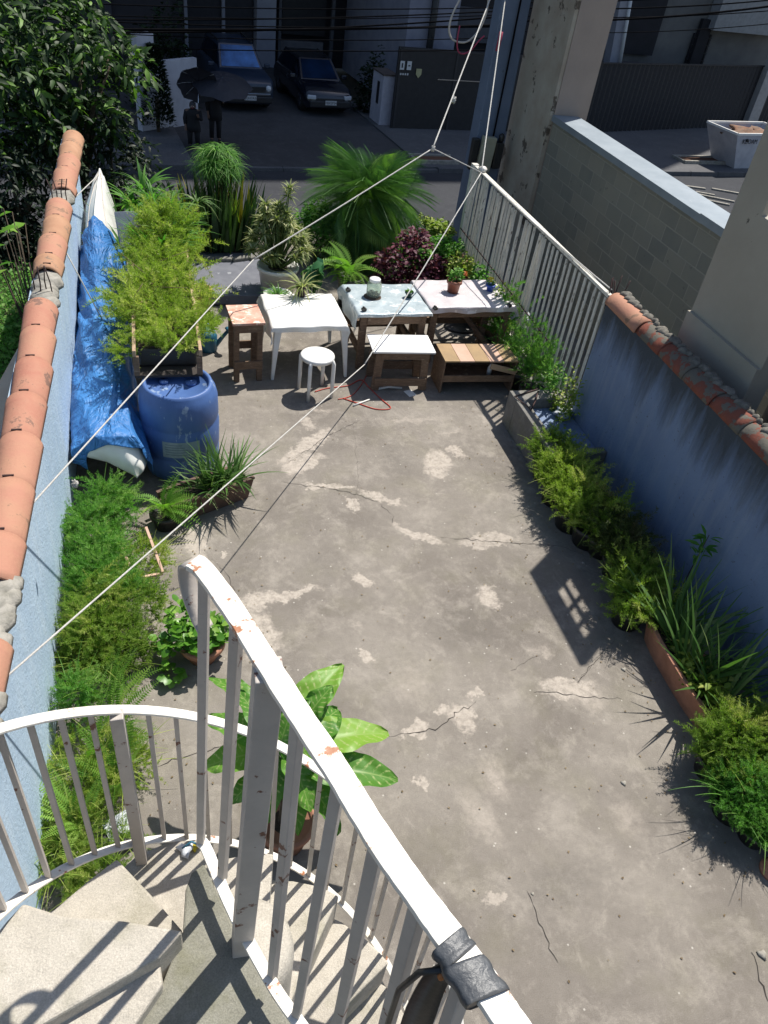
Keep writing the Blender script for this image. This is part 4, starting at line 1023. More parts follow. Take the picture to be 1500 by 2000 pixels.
# ---- blue barrel
BX, BY = .10, 6.28
t = thing('plastic_barrel', 'large blue plastic drum with a torn paper label, below the long planter', 'barrel', (BX, BY, 0))
mm = MB(); mm.lathe((0, 0, 0), [(.30, 0), (.335, .03), (.352, .12), (.358, .24), (.350, .265), (.350, .285), (.360, .31), (.363, .55), (.352, .575), (.352, .595), (.360, .62), (.355, .80), (.338, .87), (.315, .905), (.308, .93), (.285, .935), (.275, .915), (.27, .885), (.0001, .885)], 56); mm.build('drum', barrelm, t)
mm = MB(); mm.lathe((.12, .02, .886), [(.05, 0), (.05, .025), (.0001, .03)], 20); mm.lathe((-.12, .05, .886), [(.04, 0), (.04, .025), (.0001, .03)], 20); mm.build('bung', barrelm, t)
mm = MB()
mm.grid(lambda u, v: (.3655*math.cos(R(-118+54*u)), .3655*math.sin(R(-118+54*u)), .33+.17*v), 12, 4)
mm.build('label', paper, t)
mm = MB()
for j in range(5):
    mm.grid(lambda u, v, j=j: (.3665*math.cos(R(-114+(40-j*4)*u)), .3665*math.sin(R(-114+(40-j*4)*u)), .36+.027*j+.006*v), 8, 1)
mm.build('label_print', pbr('faded_print', (.12, .16, .2), (.10, .14, .18), rough=.7), t)

# ---- long planter on the barrel
t = thing('long_planter', 'long narrow timber planter overflowing with feathery greenery, one end resting on the blue drum', 'planter', (.0, 7.5, .95))
X0, X1, Y0, Y1 = -.27, .33, 6.32, 9.15
def bb(mb, x0, x1, y0, y1, z0, z1): mb.box(((x0+x1)/2-.0, (y0+y1)/2-7.5, (z0+z1)/2-.95), (x1-x0, y1-y0, z1-z0))
mm = MB(); bb(mm, X0, X0+.03, Y0, Y1, 1.16, 1.22); mm.build('side_rail', wood_l, t, bevel=.004)
mm = MB(); bb(mm, X1-.03, X1, Y0, Y1, 1.16, 1.22); mm.build('side_rail', wood_l, t, bevel=.004)
mm = MB(); bb(mm, X0+.002, X1-.002, Y0+.01, Y1, .942, .965); mm.build('base_board', pbr('charred_wood', (.045, .035, .03), (.03, .025, .022), rough=.9), t, bevel=.003)
for xx in (X0, X1-.05):
    mm = MB(); bb(mm, xx, xx+.05, Y0, Y0+.03, .967, 1.158); mm.build('end_post', wood_o, t, bevel=.003)
for yy in (7.5, 8.6): mm = MB(); bb(mm, X0+.03, X1-.03, yy, yy+.04, 1.0, 1.04); mm.build('cross_bar', wood_o, t, bevel=.003)
for xx, yy in ((X0+.03, 9.1), (X1-.08, 9.1), (X0+.03, 7.9), (X1-.08, 7.9)):
    mm = MB(); bb(mm, xx, xx+.05, yy-.05, yy, 0, .94); mm.build('leg', wood_o, t, bevel=.003)
mm = MB(); bb(mm, X0+.04, X1-.04, Y0+.16, Y1-.05, .968, 1.15); mm.build('liner', darkpl, t, bevel=.02)
mm = MB(); bb(mm, X0+.05, X1-.05, Y0+.18, Y1-.06, 1.152, 1.165); mm.build('soil', soil, t)
def locL(L, c):
    for i in range(len(L.V)): L.V[i] = L.V[i]-np.array(c)
    return L
L = Leaves()
for yy, xx, rx, ry, hh, n in ((6.75, .04, .30, .28, .20, 170), (7.15, .0, .33, .32, .26, 200), (7.6, .03, .33, .32, .28, 200), (8.05, .05, .33, .33, .33, 210), (8.5, .05, .34, .33, .36, 210), (8.9, .08, .36, .32, .38, 210)):
    asparagus(L, (xx+random.uniform(-.05, .05), yy, 1.13), rx*.82, ry, hh*.72, int(n*1.25), (.12, .24))
for k_ in range(9):
    asparagus(L, (random.choice((-.30, .36))+random.uniform(-.05, .05), random.uniform(6.6, 9.0), 1.05), .09, .16, .16, 30, (.14, .30))
asparagus(L, (-.30, 6.60, 1.0), .12, .12, .16, 60, (.12, .22)); asparagus(L, (.12, 8.9, 1.3), .25, .25, .3, 160, (.14, .26))
locL(L, t.location); L.build('foliage', m_aspy, t)
L = Leaves(); rosette(L, (0.02, 8.75, 1.2), 60, blade_t(.03, .6), (.3, .55), (.3, 1.3), r0=.15); rosette(L, (0.1, 9.05, 1.2), 50, blade_t(.035, .6), (.3, .55), (.3, 1.3), r0=.15); locL(L, t.location); L.build('long_leaves', m_aspg, t)
for i in range(9):
    mm = MB(); a_ = (.0+random.uniform(-.2, .25)-t.location.x, random.uniform(6.9, 9)-7.5, .22); mm.tube([a_, (a_[0]+random.uniform(-.1, .2), a_[1]+random.uniform(-.2, .2), .40), (a_[0]+random.uniform(-.2, .45), a_[1]+random.uniform(-.2, .3), .50)], [.006, .005, .003], 5); mm.build('dry_twig', m_dry, t)
L = Leaves(); mound(L, (-.14, 7.55, 1.17), .10, .5, .10, 330, size=(.03, .06)); locL(L, t.location); L.build('dead_leaves', pbr('dead_leaf', (.22, .12, .08), (.14, .08, .055), rough=.9), t)

# ---- yellow bucket, teal watering can
t = thing('plastic_bucket', 'tall stained yellow bucket holding a small red-leaved plant, beside the long planter', 'bucket', (.47, 9.1, 0))
mm = MB(); mm.lathe((0, 0, 0), [(.11, 0), (.145, .50), (.155, .505), (.152, .53), (.135, .53), (.13, .48)], 30); mm.build('bucket', bucketm, t)
mm = MB(); mm.lathe((0, 0, .48), [(.132, 0), (.0001, .003)], 28); mm.build('soil', soil, t)
L = Leaves(); mound(L, (-.02, 0, .49), .05, .05, .07, 40, size=(.03, .05)); L.build('foliage', m_purple, t)
t = thing('watering_can', 'teal plastic watering can standing by the blue drum, its spout pointing right', 'watering can', (.52, 8.55, 0))
mm = MB(); mm.lathe((0, 0, 0), [(.10, 0), (.11, .02), (.11, .2), (.08, .26), (.07, .26), (.0001, .25)], 24); mm.build('can', tealm, t)
mm = MB(); mm.tube([(.09, -.02, .07), (.18, -.04, .2), (.24, -.05, .28)], [.03, .022, .02], 10); mm.lathe((.245, -.05, .275), [(.025, 0), (.05, .03), (.0001, .035)], 14); mm.build('spout', tealm, t)
mm = MB(); mm.tube([(-.10, 0, .08), (-.17, 0, .18), (-.10, 0, .32), (.0, 0, .34), (.06, 0, .27)], .013, 8); mm.build('handle', tealm, t)

# ---- upturned hull under a blue tarp
HS = [  # left px, keel px, right px, z_left, z_keel, z_right
    ((266, 930), (268, 934), (270, 930), .30, .30, .30),
    ((210, 902), (255, 905), (280, 920), .38, .44, .34),
    ((152, 888), (236, 858), (287, 903), .45, .62, .34),
    ((136, 800), (228, 762), (262, 790), .50, .70, .38),
    ((131, 710), (212, 702), (250, 710), .54, .76, .42),
    ((130, 620), (200, 632), (245, 640), .58, .84, .48),
    ((131, 560), (190, 575), (240, 585), .62, .92, .54),
    ((136, 500), (188, 520), (238, 530), .66, 1.0, .60),
    ((142, 480), (184, 465), (236, 470), .72, 1.10, .68),
    ((163, 405), (186, 405), (226, 415), .88, 1.20, .85),
    ((193, 335), (195, 331), (198, 336), 1.28, 1.30, 1.28)]
HL = [[G(*a, za), G(*b_, zb), G(*c_, zc)] for a, b_, c_, za, zb, zc in HS]
for row in HL: row[0].x = max(row[0].x, -.84)
def hull_pt(tt_, s_, off=0, lim=None):
    """tt_ along stations 0..10, s_ across -1..1"""
    i = min(int(tt_), len(HL)-2); f_ = tt_-i
    a = [HL[i][k_].lerp(HL[i+1][k_], f_) for k_ in range(3)]
    if s_ < 0: p = a[1].lerp(a[0], -s_); w_ = (a[0]-a[1])
    else: p = a[1].lerp(a[2], s_); w_ = (a[2]-a[1])
    bulge = math.sin(PI*abs(s_))*.05*min(1, w_.length/.3)
    nrm = Vector((math.copysign(.6, s_) if abs(s_) > .02 else 0, 0, .8))
    return p+nrm*(bulge+off)
t = thing('upturned_boat', 'pointed white boat hull lying upside down along the left wall', 'boat', (-.6, 8, 0))
mm = MB(); mm.grid(lambda u, v: hull_pt(u*9.999, v*2-1), 60, 24, smooth=True); par(mm.build('hull', hullm, solid=.008), t)
mm = MB(); mm.tube([hull_pt(8.5+i*1.49/10, 0, .012) for i in range(11)], .012, 8); par(mm.build('keel_strip', hullm), t)
for s_ in (-1, 1):
    mm = MB(); mm.tube([hull_pt(8.2+i*1.7/10, s_, .0) for i in range(11)], .014, 8); par(mm.build('gunwale', hullm), t)
for s_ in (-.45, .4):
    mm = MB(); mm.tube([hull_pt(8.0+i*1.9/10, s_*(1-i*.06), .004) for i in range(11)], .008, 6); par(mm.build('seam', rail_side), t)
mt, ttn, tbn = newmat('blue_tarpaulin')
v_ = coord(ttn)
tc = ttn.mix(ttn.ramp(ttn.noise(v_, 2.5, 6), [(.35, 0.), (.65, 1.)]), (.022, .13, .36), (.04, .19, .47))
tc = ttn.mix(ttn.ramp(ttn.noise(v_, 9, 8, .7, 1), [(.60, 0.), (.72, .7)]), tc, (.09, .28, .55))
ttn.ln(tc, tbn.inputs['Base Color']); tbn.inputs['Roughness'].default_value = .55
v2 = coord(ttn, 'Object', (1, .45, 1))
rdg = lambda sc_, d_: ttn.math('SUBTRACT', 1.0, ttn.math('MULTIPLY', ttn.math('ABSOLUTE', ttn.math('SUBTRACT', ttn.noise(v2, sc_, 4, .55, d_), .5)), 5.0))
hgt = ttn.math('ADD', ttn.math('MULTIPLY', rdg(3.2, 1.0), 1.2), ttn.math('ADD', ttn.math('MULTIPLY', rdg(8, .8), .22), ttn.math('MULTIPLY', ttn.noise(v2, 30, 6, .6, .6), .08))); ttn.bump(hgt, 1.0, .03, tbn)
def tarp_pt(u, v):
    tt_ = 1.55+u*5.75; s_ = (v*2-1)*1.06
    # the far hem is cut as a peak over the keel, the near one droops
    tt_ += max(0, 1-abs(s_))*1.25*max(0, (u-.70)/.30)**1.5
    if s_ > 1: s__ = 1
    p = hull_pt(min(tt_, 9.98), max(-1, min(1, s_)), .022)
    if abs(s_) > 1: p += Vector((math.copysign(.01, s_), 0, -(abs(s_)-1)*2.4))
    p += Vector((math.copysign(.6, s_) if abs(s_) > .1 else 0, 0, .8))*.030
    w = .013*math.sin(tt_*7+3.5*math.sin(s_*2.2+tt_*1.7)+2*math.sin(tt_*2.3))*(1-.3*abs(s_))+.005*math.sin(tt_*23+s_*7+3*math.sin(tt_*5))+.008*math.sin(s_*9+tt_*3.1)
    w = max(-.016, w*.75)+.02*abs(math.sin(s_*5+tt_*1.7))**4
    w -= .022*math.exp(-((tt_-5.1)/.14)**2)
    p += Vector((math.copysign(.6, s_)*(1 if abs(s_) > .1 else 0), 0, .8))*w
    if u < .04: p.z -= .03*(1-u/.04)*abs(s_)
    return p
mm = MB(); mm.grid(tarp_pt, 150, 44)
o = mm.build('blue_tarpaulin', mt, solid=.003); info(o, 'wrinkled bright blue tarpaulin draped over the upturned white hull', 'tarpaulin')
t = thing('tie_rope', 'thin grey cord tying the blue tarpaulin to the left wall', 'rope', tuple(hull_pt(5.1, 0, .03)))
mm = MB(); mm.tube([hull_pt(5.1, 0, .03)-t.location, Vector((-.87, hull_pt(5.1, 0).y+.15, 1.55))-t.location], .006, 6); mm.build('cord', ropem, t)
p1_ = hull_pt(9.8, 0, .03)
mm = MB(); mm.tube([p1_, Vector((-.86, 8.6, 1.66))], .006, 6); info(mm.build('tie_rope', ropem), 'thin cord from the tip of the white hull to the left wall', 'rope')
# grey sheet behind planter
mm = MB(); mm.box(AY(255, 450, 9.5), (.30, .05, .42), rx=-.5, rz=.2); info(mm.build('metal_sheet', pbr('dull_zinc', (.20, .23, .27), (.16, .19, .23), rough=.5), bevel=.004), 'dull metal sheet leaning between the white hull tip and the long planter', 'sheet')

# ---- concrete trough at the right wall
t = thing('concrete_trough', 'old concrete water trough against the blue wall, with a rusty frame on its corner', 'trough', (4.05, 6.4, 0))
tz = .42; tx0, tx1, ty1 = G(1005, 777, tz).x, 4.325, G(1012, 762, tz).y; ty0 = ty1-1.2
def bt(x0, x1, y0, y1, z0, z1): q_ = MB(); q_.box(((x0+x1)/2-4.05, (y0+y1)/2-6.4, (z0+z1)/2), (x1-x0, y1-y0, z1-z0)); return q_
bt(tx0, tx1, ty1-.20, ty1, 0, tz).build('back_rim', old_conc, t, bevel=.01)
bt(tx0, tx0+.13, ty0, ty1-.203, 0, tz-.003).build('front_rim', old_conc, t, bevel=.01)
bt(tx0+.133, tx1, ty0, ty0+.10, 0, tz-.02).build('side_rim', old_conc, t, bevel=.01)
bt(tx0+.133, tx1-.002, ty0+.103, ty1-.203, .002, .30).build('trough_bottom', bluewall_r, t)
mm = MB()
fp = [G(u, v, tz+.012)-t.location for u, v in ((1005, 774), (1050, 760), (1038, 800), (1010, 778))]
mm.tube([fp[0], fp[1]], .007, 6); mm.tube([G(1051, 764, tz+.012)-t.location, G(1046, 782, tz+.06)-t.location, G(1037, 801, tz+.012)-t.location], .009, 6); mm.tube([fp[0], fp[2]], .006, 6)
mm.build('rusty_frame', rebar, t)
q = G(1119, 812, .30); q.x = min(q.x, 4.22)
t = thing('crumpled_bag', 'crumpled white plastic bag lying in the concrete trough', 'bag', tuple(q)); mm = MB(); blob(mm, (0, 0, .05), .11, .08, .055, 12, 14, 10, .16); mm.build('bag', bag_m, t)

# ---- clotheslines
def catenary(a, b_, sag, n=24):
    a, b_ = Vector(a), Vector(b_); return [a.lerp(b_, i/n)-Vector((0, 0, sag*4*(i/n)*(1-i/n))) for i in range(n+1)]
RW = .0075
# the two long lines: wall bracket (left, near) -> ring above the tables -> utility pole
N1 = AY(845, 290, 9.6); N2 = AY(940, 337, 9.9)
A1 = G(-60, 1120, 1.74); A2 = G(-60, 1385, 1.74)
B1 = AY(972, -40, 13.0); B2 = AY(992, -40, 13.0)
t = thing('clothesline', 'white clothesline running from the left wall past the tarpaulin up to the pole', 'rope', tuple(N1))
def rope_child(pts, r, mat, name, t):
    mm = MB(); mm.tube([p-t.location for p in pts], r, 6); return mm.build(name, mat, t)
K1 = AY(495, 507, 8.2)
rope_child(catenary(A1, K1, .0), RW*.8, ropem, 'line', t); rope_child(catenary(K1, N1, .01), RW, ropem, 'line', t); rope_child(catenary(N1, B1, .0), RW*1.2, ropem, 'line', t)
for q_, s_ in ((G(146, 945, 1.6), .018), (AY(886, 195, 11.2), .03), (AY(846, 290, 9.58), .022)):
    # knots sit on the line itself
    mm = MB(); blob(mm, q_-t.location, s_, s_, s_*1.3, 3, 8, 6, .3); mm.build('knot', ropem, t)
t = thing('clothesline', 'white clothesline crossing low over the yard from the near left wall to the pole', 'rope', tuple(N2))
K2 = AY(712, 712, 7.2)
rope_child(catenary(A2, K2, .0), RW*.75, ropem, 'line', t); rope_child(catenary(K2, N2, .01), RW, ropem, 'line', t); rope_child(catenary(N2, B2, .0), RW*1.2, ropem, 'line', t)
q_ = AY(975, 85, 12.4); mm = MB(); mm.tube([q_-t.location+Vector((0, 0, .15)), q_-t.location-Vector((.01, 0, .10))], .03, 8); mm.build('red_tie', redink, t)
t = thing('tie_rope', 'short white rope linking the two clotheslines and running down the slatted fence top', 'rope', tuple(N2))
rope_child(catenary(N1, N2, .0), RW*.9, ropem, 'line', t); rope_child(catenary(N2, Vector((RX+.06, 6.5, 1.74)), .03), RW*.9, ropem, 'line', t)

# ================================================================== PLANTS IN THE YARD
def frondset(L, c, n, size, el=(.2, 1.1), tm=None, roll=.25, r0=.02):
    rosette(L, c, n, tm if tm is not None else FERN, size, el, roll=roll, r0=r0)
# ---- front row, left to right
# leafy clump behind the hull tip
t = thing('spiky_plant', 'clump of narrow grey-green blades behind the white hull tip', 'plant', tuple(AY(238, 440, 10.0)-Vector((0, 0, .35))))
L = Leaves(); rosette(L, (0, 0, .0), 34, blade_t(.03, .25), (.5, .85), (.5, 1.4)); L.build('leaves', m_grass, t)
pp = AY(300, 430, 10.6)
t = thing('leafy_shrub', 'tall loose shrub with long arching leaves behind the long planter', 'shrub', (pp.x, pp.y, 0))
L = Leaves()
for (dx, dy, z) in ((-.25, .1, .95), (0, 0, 1.05), (.25, .1, .95), (.1, -.2, .8), (-.1, .3, 1.1), (.35, -.1, .75)):
    rosette(L, (dx, dy, z), 42, blade_t(.05, .8), (.25, .5), (-.2, 1.3), r0=.04)
L.build('foliage', m_aspg, t)
mm = MB(); stems(mm, (0, 0, 0), [(-.25, .1, .95), (0, 0, 1.05), (.25, .1, .95), (.1, -.2, .8), (-.1, .3, 1.1), (.35, -.1, .75)], .014, 6); mm.build('stems', bark, t)
# umbrella papyrus
def papyrus(px_, Y, base_z, r_crown, label):
    top = AY(px_[0], px_[1], Y)
    t = thing('umbrella_papyrus', label, 'plant', (top.x, Y, base_z)); L = Leaves(); mm = MB()
    for i in range(44):
        a = random.uniform(0, 2*PI); r_ = r_crown*math.sqrt(random.random())*.62; hz_ = top.z-base_z+.14*(1-(r_/r_crown)**2)*1.6-random.uniform(0, .28)
        p = (r_*math.cos(a), r_*math.sin(a), hz_)
        mm.tube([(p[0]*.25, p[1]*.25, 0), (p[0]*.6, p[1]*.6, hz_*.6), p], [.010, .008, .006], 5)
        rosette(L, p, 40, blade_t(.014, 1.1), (.18, .34), (-.4, .8), r0=.0)
    mm.build('stems', m_grass, t); L.build('crown', m_aspg, t)
    L = Leaves()
    for i in range(120):
        pass
    n = 260; P = np.stack([rng.normal(0, r_crown*.35, n), rng.normal(0, r_crown*.3, n), U(top.z-base_z-.55, top.z-base_z-.05, n)], -1)
    L.put(BLADE[1], P, rots(U(0, 6.28, n), U(-1.5, -.5, n), U(0, .4, n)), U(.15, .32, n)); L.build('old_leaves', leafmat('papyrus_old', (.10, .12, .04), (.17, .16, .07), (.24, .20, .10), trans=.3), t)
    return t
papyrus((425, 318), 11.5, 0, .40, 'tall umbrella papyrus with a drooping bright crown above the sword-leaved clump')
# sword-leaved clump (sansevieria) in a curved stone bed
pp = G(432, 496, 0)
pp = Vector((AY(430, 480, 11.3).x, 11.35, 0))
t = thing('sword_plant', 'dense clump of upright sword-shaped leaves with yellow edges in the curved stone bed', 'plant', tuple(pp))
L = Leaves(); n = 240; rr = np.sqrt(rng.random(n)); a_ = U(0, 6.28, n)
P = np.stack([rr*np.cos(a_)*.50, rr*np.sin(a_)*.30, np.full(n, .18)], -1)
L.put(blade_t(.055, .05), P, rots(a_, U(1.15, 1.56, n), U(-1.5, 1.5, n)), U(.55, 1.02, n), np.where(rng.random(n) < .14, 1., U(0, .75, n)))
L.build('leaves', m_sword, t)
L = Leaves(); n = 18
P = np.stack([U(-.25, .5, n), U(-.30, -.1, n), U(.55, .75, n)], -1); L.put(blade_t(.06, .05), P, rots(U(0, 6, n), U(1.2, 1.55, n), U(-1, 1, n)), U(.22, .38, n)); L.build('yellow_tips', m_yel, t)
mm = MB(); 
for i in range(9):
    a = R(190+i*20); mm.box((.72*math.cos(a), .50*math.sin(a), .10), (.25, .10, .20), rz=a+PI/2)
mm.build('stone_border', old_conc, t, bevel=.015)
mm = MB(); mm.lathe((0, 0, .0), [(.70, .0), (.70, .13), (.0001, .16)], 24, sxy=(1, .7)); mm.build('soil', soil, t)
# curly-leaf small plant in the gap
pp = AY(385, 395, 10.9)
t = thing('strappy_plant', 'small strappy plant with curling pale leaves between the long planter and the papyrus', 'plant', (pp.x, pp.y, 0))
L = Leaves(); rosette(L, (0, 0, pp.z), 36, blade_t(.04, 1.5), (.2, .38), (.2, 1.4)); L.build('leaves', m_grass, t)
mm = MB(); mm.tube([(0, 0, 0), (0, 0, pp.z)], [.02, .012], 7); mm.build('stem', bark, t)
# variegated shrub in white pot (song of india)
pp = G(552, 545, 0); PX, PYY = pp.x, pp.y
t = thing('variegated_shrub', 'bushy yellow-striped shrub in a large white pot behind the plastic table', 'shrub', (AY(548, 470, 9.75).x, 9.9, 0))
make_pot(t, .26, .20, .50, white_clean, rim=.02)
L = Leaves()
heads = []
for i in range(75):
    a = random.uniform(0, 6.28); r_ = .40*math.sqrt(random.random()); z = .70+.62*(1-(r_/.40)**2)*random.uniform(.35, 1); heads.append((r_*math.cos(a), r_*math.sin(a)*.8, z))
heads += [(.12, .0, 1.50), (.10, .02, 1.40), (-.18, .0, 1.28), (.02, .05, 1.25)]
for h_ in heads: rosette(L, h_, 34, blade_t(.075, .7), (.10, .19), (-.5, 1.3), r0=.0)
L.build('foliage', m_vari, t); mm = MB(); stems(mm, (0, 0, .42), heads, .012, 6); mm.build('stems', m_vari, t)
t = thing('potted_fern', 'small grass-like plant in a low round white pot just behind the plastic table', 'plant', (AY(545, 535, 9.25).x, 9.30, 0))
make_pot(t, .17, .14, .38, white_clean, rim=.015)
L = Leaves(); rosette(L, (0, 0, .36), 70, blade_t(.03, .9), (.12, .28), (.0, 1.2), r0=.04); L.build('foliage', m_aspg, t)
# heart leaf plant
pp = AY(615, 500, 9.6)
t = thing('heart_leaf_plant', 'blue-green heart-shaped leaves leaning out right of the white pot', 'plant', (pp.x, pp.y, 0))
L = Leaves(); n = 14; P = np.stack([U(-.12, .12, n), U(-.1, .1, n), U(.45, .78, n)], -1); L.put(leaf_t(.42, .05, .3), P, rots(U(0, 6.28, n), U(-1.0, -.1, n), U(-.4, .4, n)), U(.14, .24, n)); L.build('leaves', leafmat('heart_leaf', (.02, .10, .05), (.05, .18, .06), (.10, .24, .06)), t)
mm = MB(); stems(mm, (0, 0, 0), [tuple(p) for p in P], .006, 5); mm.build('stems', m_aspg, t)
# green bush behind (x 620, y 420)
pp = AY(622, 425, 11.2)
t = thing('leafy_shrub', 'light green shrub between the striped shrub and the big palm', 'shrub', (pp.x, pp.y, 0))
L = Leaves(); mound(L, (0, 0, pp.z-.15), .30, .25, .38, 650, size=(.05, .09)); mound(L, (.1, 0, .35), .35, .3, .4, 500, size=(.05, .09)); L.build('foliage', m_aspg, t)
mm = MB(); stems(mm, (0, 0, 0), [(0, 0, pp.z), (.1, 0, .6), (-.15, .1, .8)], .014, 6); mm.build('stems', bark, t)
# big pygmy date palm
pp = AY(716, 375, 11.3)
t = thing('pygmy_palm', 'large bushy palm with fine arching fronds in the middle of the front row', 'palm', (pp.x, pp.y, 0))
L = Leaves(); cz = pp.z-.28
PF = [frond_t(40, .28, .034, d_, prof=lambda t_: math.sin(PI*(.10+.82*t_))**.55, vee=.1, tipdroop=1.1, fwd=.6) for d_ in (.75, 1.1, 1.5)]
for i, tm in enumerate(PF):
    rosette(L, (0, 0, cz+.20), (54, 64, 60)[i], tm, (.72, .95), [(.75, 1.5), (.25, 1.0), (-.3, .5)][i], r0=.05, roll=.5)
rosette(L, (0, 0, cz-.05), 90, PF[2], (.72, .98), (-.5, .5), r0=.10, roll=.5)
L.build('fronds', m_palm, t)
mm = MB(); mm.tube([(0, 0, 0), (.02, 0, cz*.5), (0, 0, cz+.12)], [.13, .10, .09], 12); mm.build('trunk', bark, t)
L = Leaves(); mound(L, (0, .1, .0), .55, .4, .75, 900, size=(.06, .12), shell=.3); L.build('undergrowth', m_dark, t)
# fern in front of the palm
pp = AY(690, 500, 9.7)
t = thing('potted_fern', 'spreading fern with pale fronds in a dark pot between the palm and the purple bush', 'plant', (pp.x, 9.75, 0))
make_pot(t, .17, .13, .42, darkpl)
L = Leaves(); frondset(L, (0, 0, .46), 20, (.42, .62), (.15, 1.0), frond_t(17, .17, .30, .75)); frondset(L, (0, 0, .42), 10, (.3, .45), (-.4, .2), frond_t(17, .17, .30, .75)); L.build('fronds', m_fern, t)
# purple bush
t = thing('purple_shrub', 'dense shrub of dark purple leaves behind the middle and right trestles', 'shrub', (AY(812, 500, 9.8).x, 9.95, 0))
L = Leaves()
for (dx, dy, z, r_) in ((-.28, 0, .50, .28), (.02, .05, .62, .32), (.32, .0, .48, .28), (-.05, -.22, .34, .30), (.22, -.2, .30, .28), (-.42, -.1, .28, .2), (.1, .25, .75, .25)):
    mound(L, (dx, dy, z-.1), r_, r_, r_*1.1, 330, size=(.05, .09), shell=.4)
L.build('foliage', m_purple, t)
L = Leaves(); mound(L, (.15, -.05, .62), .10, .08, .22, 50, size=(.05, .09)); mound(L, (-.05, -.05, .55), .25, .1, .12, 40, size=(.05, .09)); L.build('green_shoots', m_aspg, t)
mm = MB(); stems(mm, (0, 0, 0), [(-.28, 0, .5), (.02, .05, .7), (.32, 0, .5), (.1, .25, .8)], .015, 6); mm.build('stems', bark, t)
# bright bush in red-brown pots by the fence end
for i, (u, v, Y, lab) in enumerate(((880, 455, 10.25, 'bright green bush in a big red-brown pot below the pole, near the fence'), (855, 430, 10.9, 'small bright bush behind the red-brown pot at the front edge'))):
    pp = AY(u+8, v, Y); t = thing('potted_bush', lab, 'plant', (pp.x-.05*i, pp.y, 0))
    hh = .52 if i == 0 else .6
    make_pot(t, .24-.04*i, .18-.03*i, hh, pbr('red_brown_pot', (.13, .035, .025), (.09, .028, .02), rough=.7), rim=.02)
    L = Leaves()
    for k_ in range(9): mound(L, (random.uniform(-.28, .28), random.uniform(-.2, .2), hh+random.uniform(0, .12)), .14, .14, .16, 120, size=(.04, .075))
    L.build('foliage', m_yel if i == 1 else m_aspg, t)
t = thing('potted_bush', 'second red-brown pot with a low yellowish plant, touching the fence end', 'plant', (AY(905, 470, 9.8).x+.05, 9.85, 0))
make_pot(t, .20, .15, .46, MAT['red_brown_pot'], rim=.02)
L = Leaves(); mound(L, (0, 0, .45), .25, .22, .26, 420, size=(.04, .07)); L.build('foliage', m_yel, t)
L = Leaves(); mound(L, (-.12, -.16, .42), .05, .05, .06, 40, size=(.025, .04)); L.build('red_blossom', m_red, t)

# ---- along the right wall: pots and planters from the fence down to the camera
def right_bush(u, v, z, rx, ry, h, n, label, mat, kind='asp', pot=None, size=(.14, .26), name='potted_bush', z0=0, tilt=0):
    pp = G(u, v, z)
    if pp.x > RX-.16:
        pp = AX(u, v, RX-.15)
        h = max(.14, pp.z+.0-(pot[1] if pot else 0)); rx *= .62; ry *= .85; n = int(n*.75)
    t = thing(name, label, 'plant', (pp.x, pp.y, z0))
    if pot: make_pot(t, pot[0], pot[0]*.78, pot[1], pot[2], rim=.012)
    b0 = (pot[1] if pot else .02); L = Leaves()
    if kind == 'asp': asparagus(L, (0, 0, b0), rx, ry, h, n, size, rot=tilt); wisps(L, (0, 0, b0), rx, ry, h, 26)
    elif kind == 'mound':
        for k_ in range(6): mound(L, (random.uniform(-rx, rx)*.6, random.uniform(-ry, ry)*.6, b0+random.uniform(0, h*.4)), rx*.55, ry*.55, h*.7, n//6, size=size)
    elif kind == 'grass':
        rosette(L, (0, 0, b0), n, BLADE[0], size, (.5, 1.5), r0=.05); rosette(L, (0, 0, b0), n//2, BLADE[1], size, (.3, 1.2), r0=.06)
    L.build('foliage', mat, t); return t
right_bush(945, 525, .45, .18, .3, .35, 300, 'blue-green leafy plant behind the blue pot, near the fence', m_aspg, 'mound', (.13, .25, darkpl), (.06, .10))
right_bush(985, 540, .45, .22, .42, .35, 700, 'yellowish small-leaved plant growing along the fence right of the blue pot', m_yel, 'mound', (.15, .2, darkpl), (.035, .06))
right_bush(1005, 565, .4, .2, .3, .35, 200, 'feathery plant against the fence behind the plastic sack', m_aspg, 'asp', (.14, .2, darkpl))
right_bush(1040, 625, .28, .20, .34, .26, 380, 'fresh green feathery plant between the plastic sack and the fence', m_aspg, 'asp', (.15, .22, darkpl), (.10, .19))
right_bush(1068, 660, .26, .20, .26, .22, 300, 'green feathery plant in a black pot, second from the sack along the fence', m_aspg, 'asp', (.15, .22, darkpl), (.10, .18))
right_bush(1100, 700, .22, .14, .18, .20, 260, 'small-leaved plant against the lowest slats of the fence', m_aspg, 'mound', (.12, .2, darkpl), (.03, .055))
right_bush(1130, 722, .20, .16, .16, .25, 420, 'yellow-green bush where the fence meets the blue wall', m_yel, 'mound', (.13, .2, darkpl), (.03, .05))
right_bush(1100, 742, .12, .14, .10, .12, 260, 'low yellowish plant in a black pan just behind the trough rim', m_yel, 'mound', (.17, .14, darkpl), (.03, .05))
L = Leaves(); 
pp = G(1060, 725, .02); t = thing('sprouting_weed', 'thin yellow-green weed sprawling on the floor right of the wooden crate', 'weed', tuple(pp)); mound(L, (0, 0, 0), .30, .14, .12, 120, size=(.03, .06)); L.build('foliage', m_yel, t)
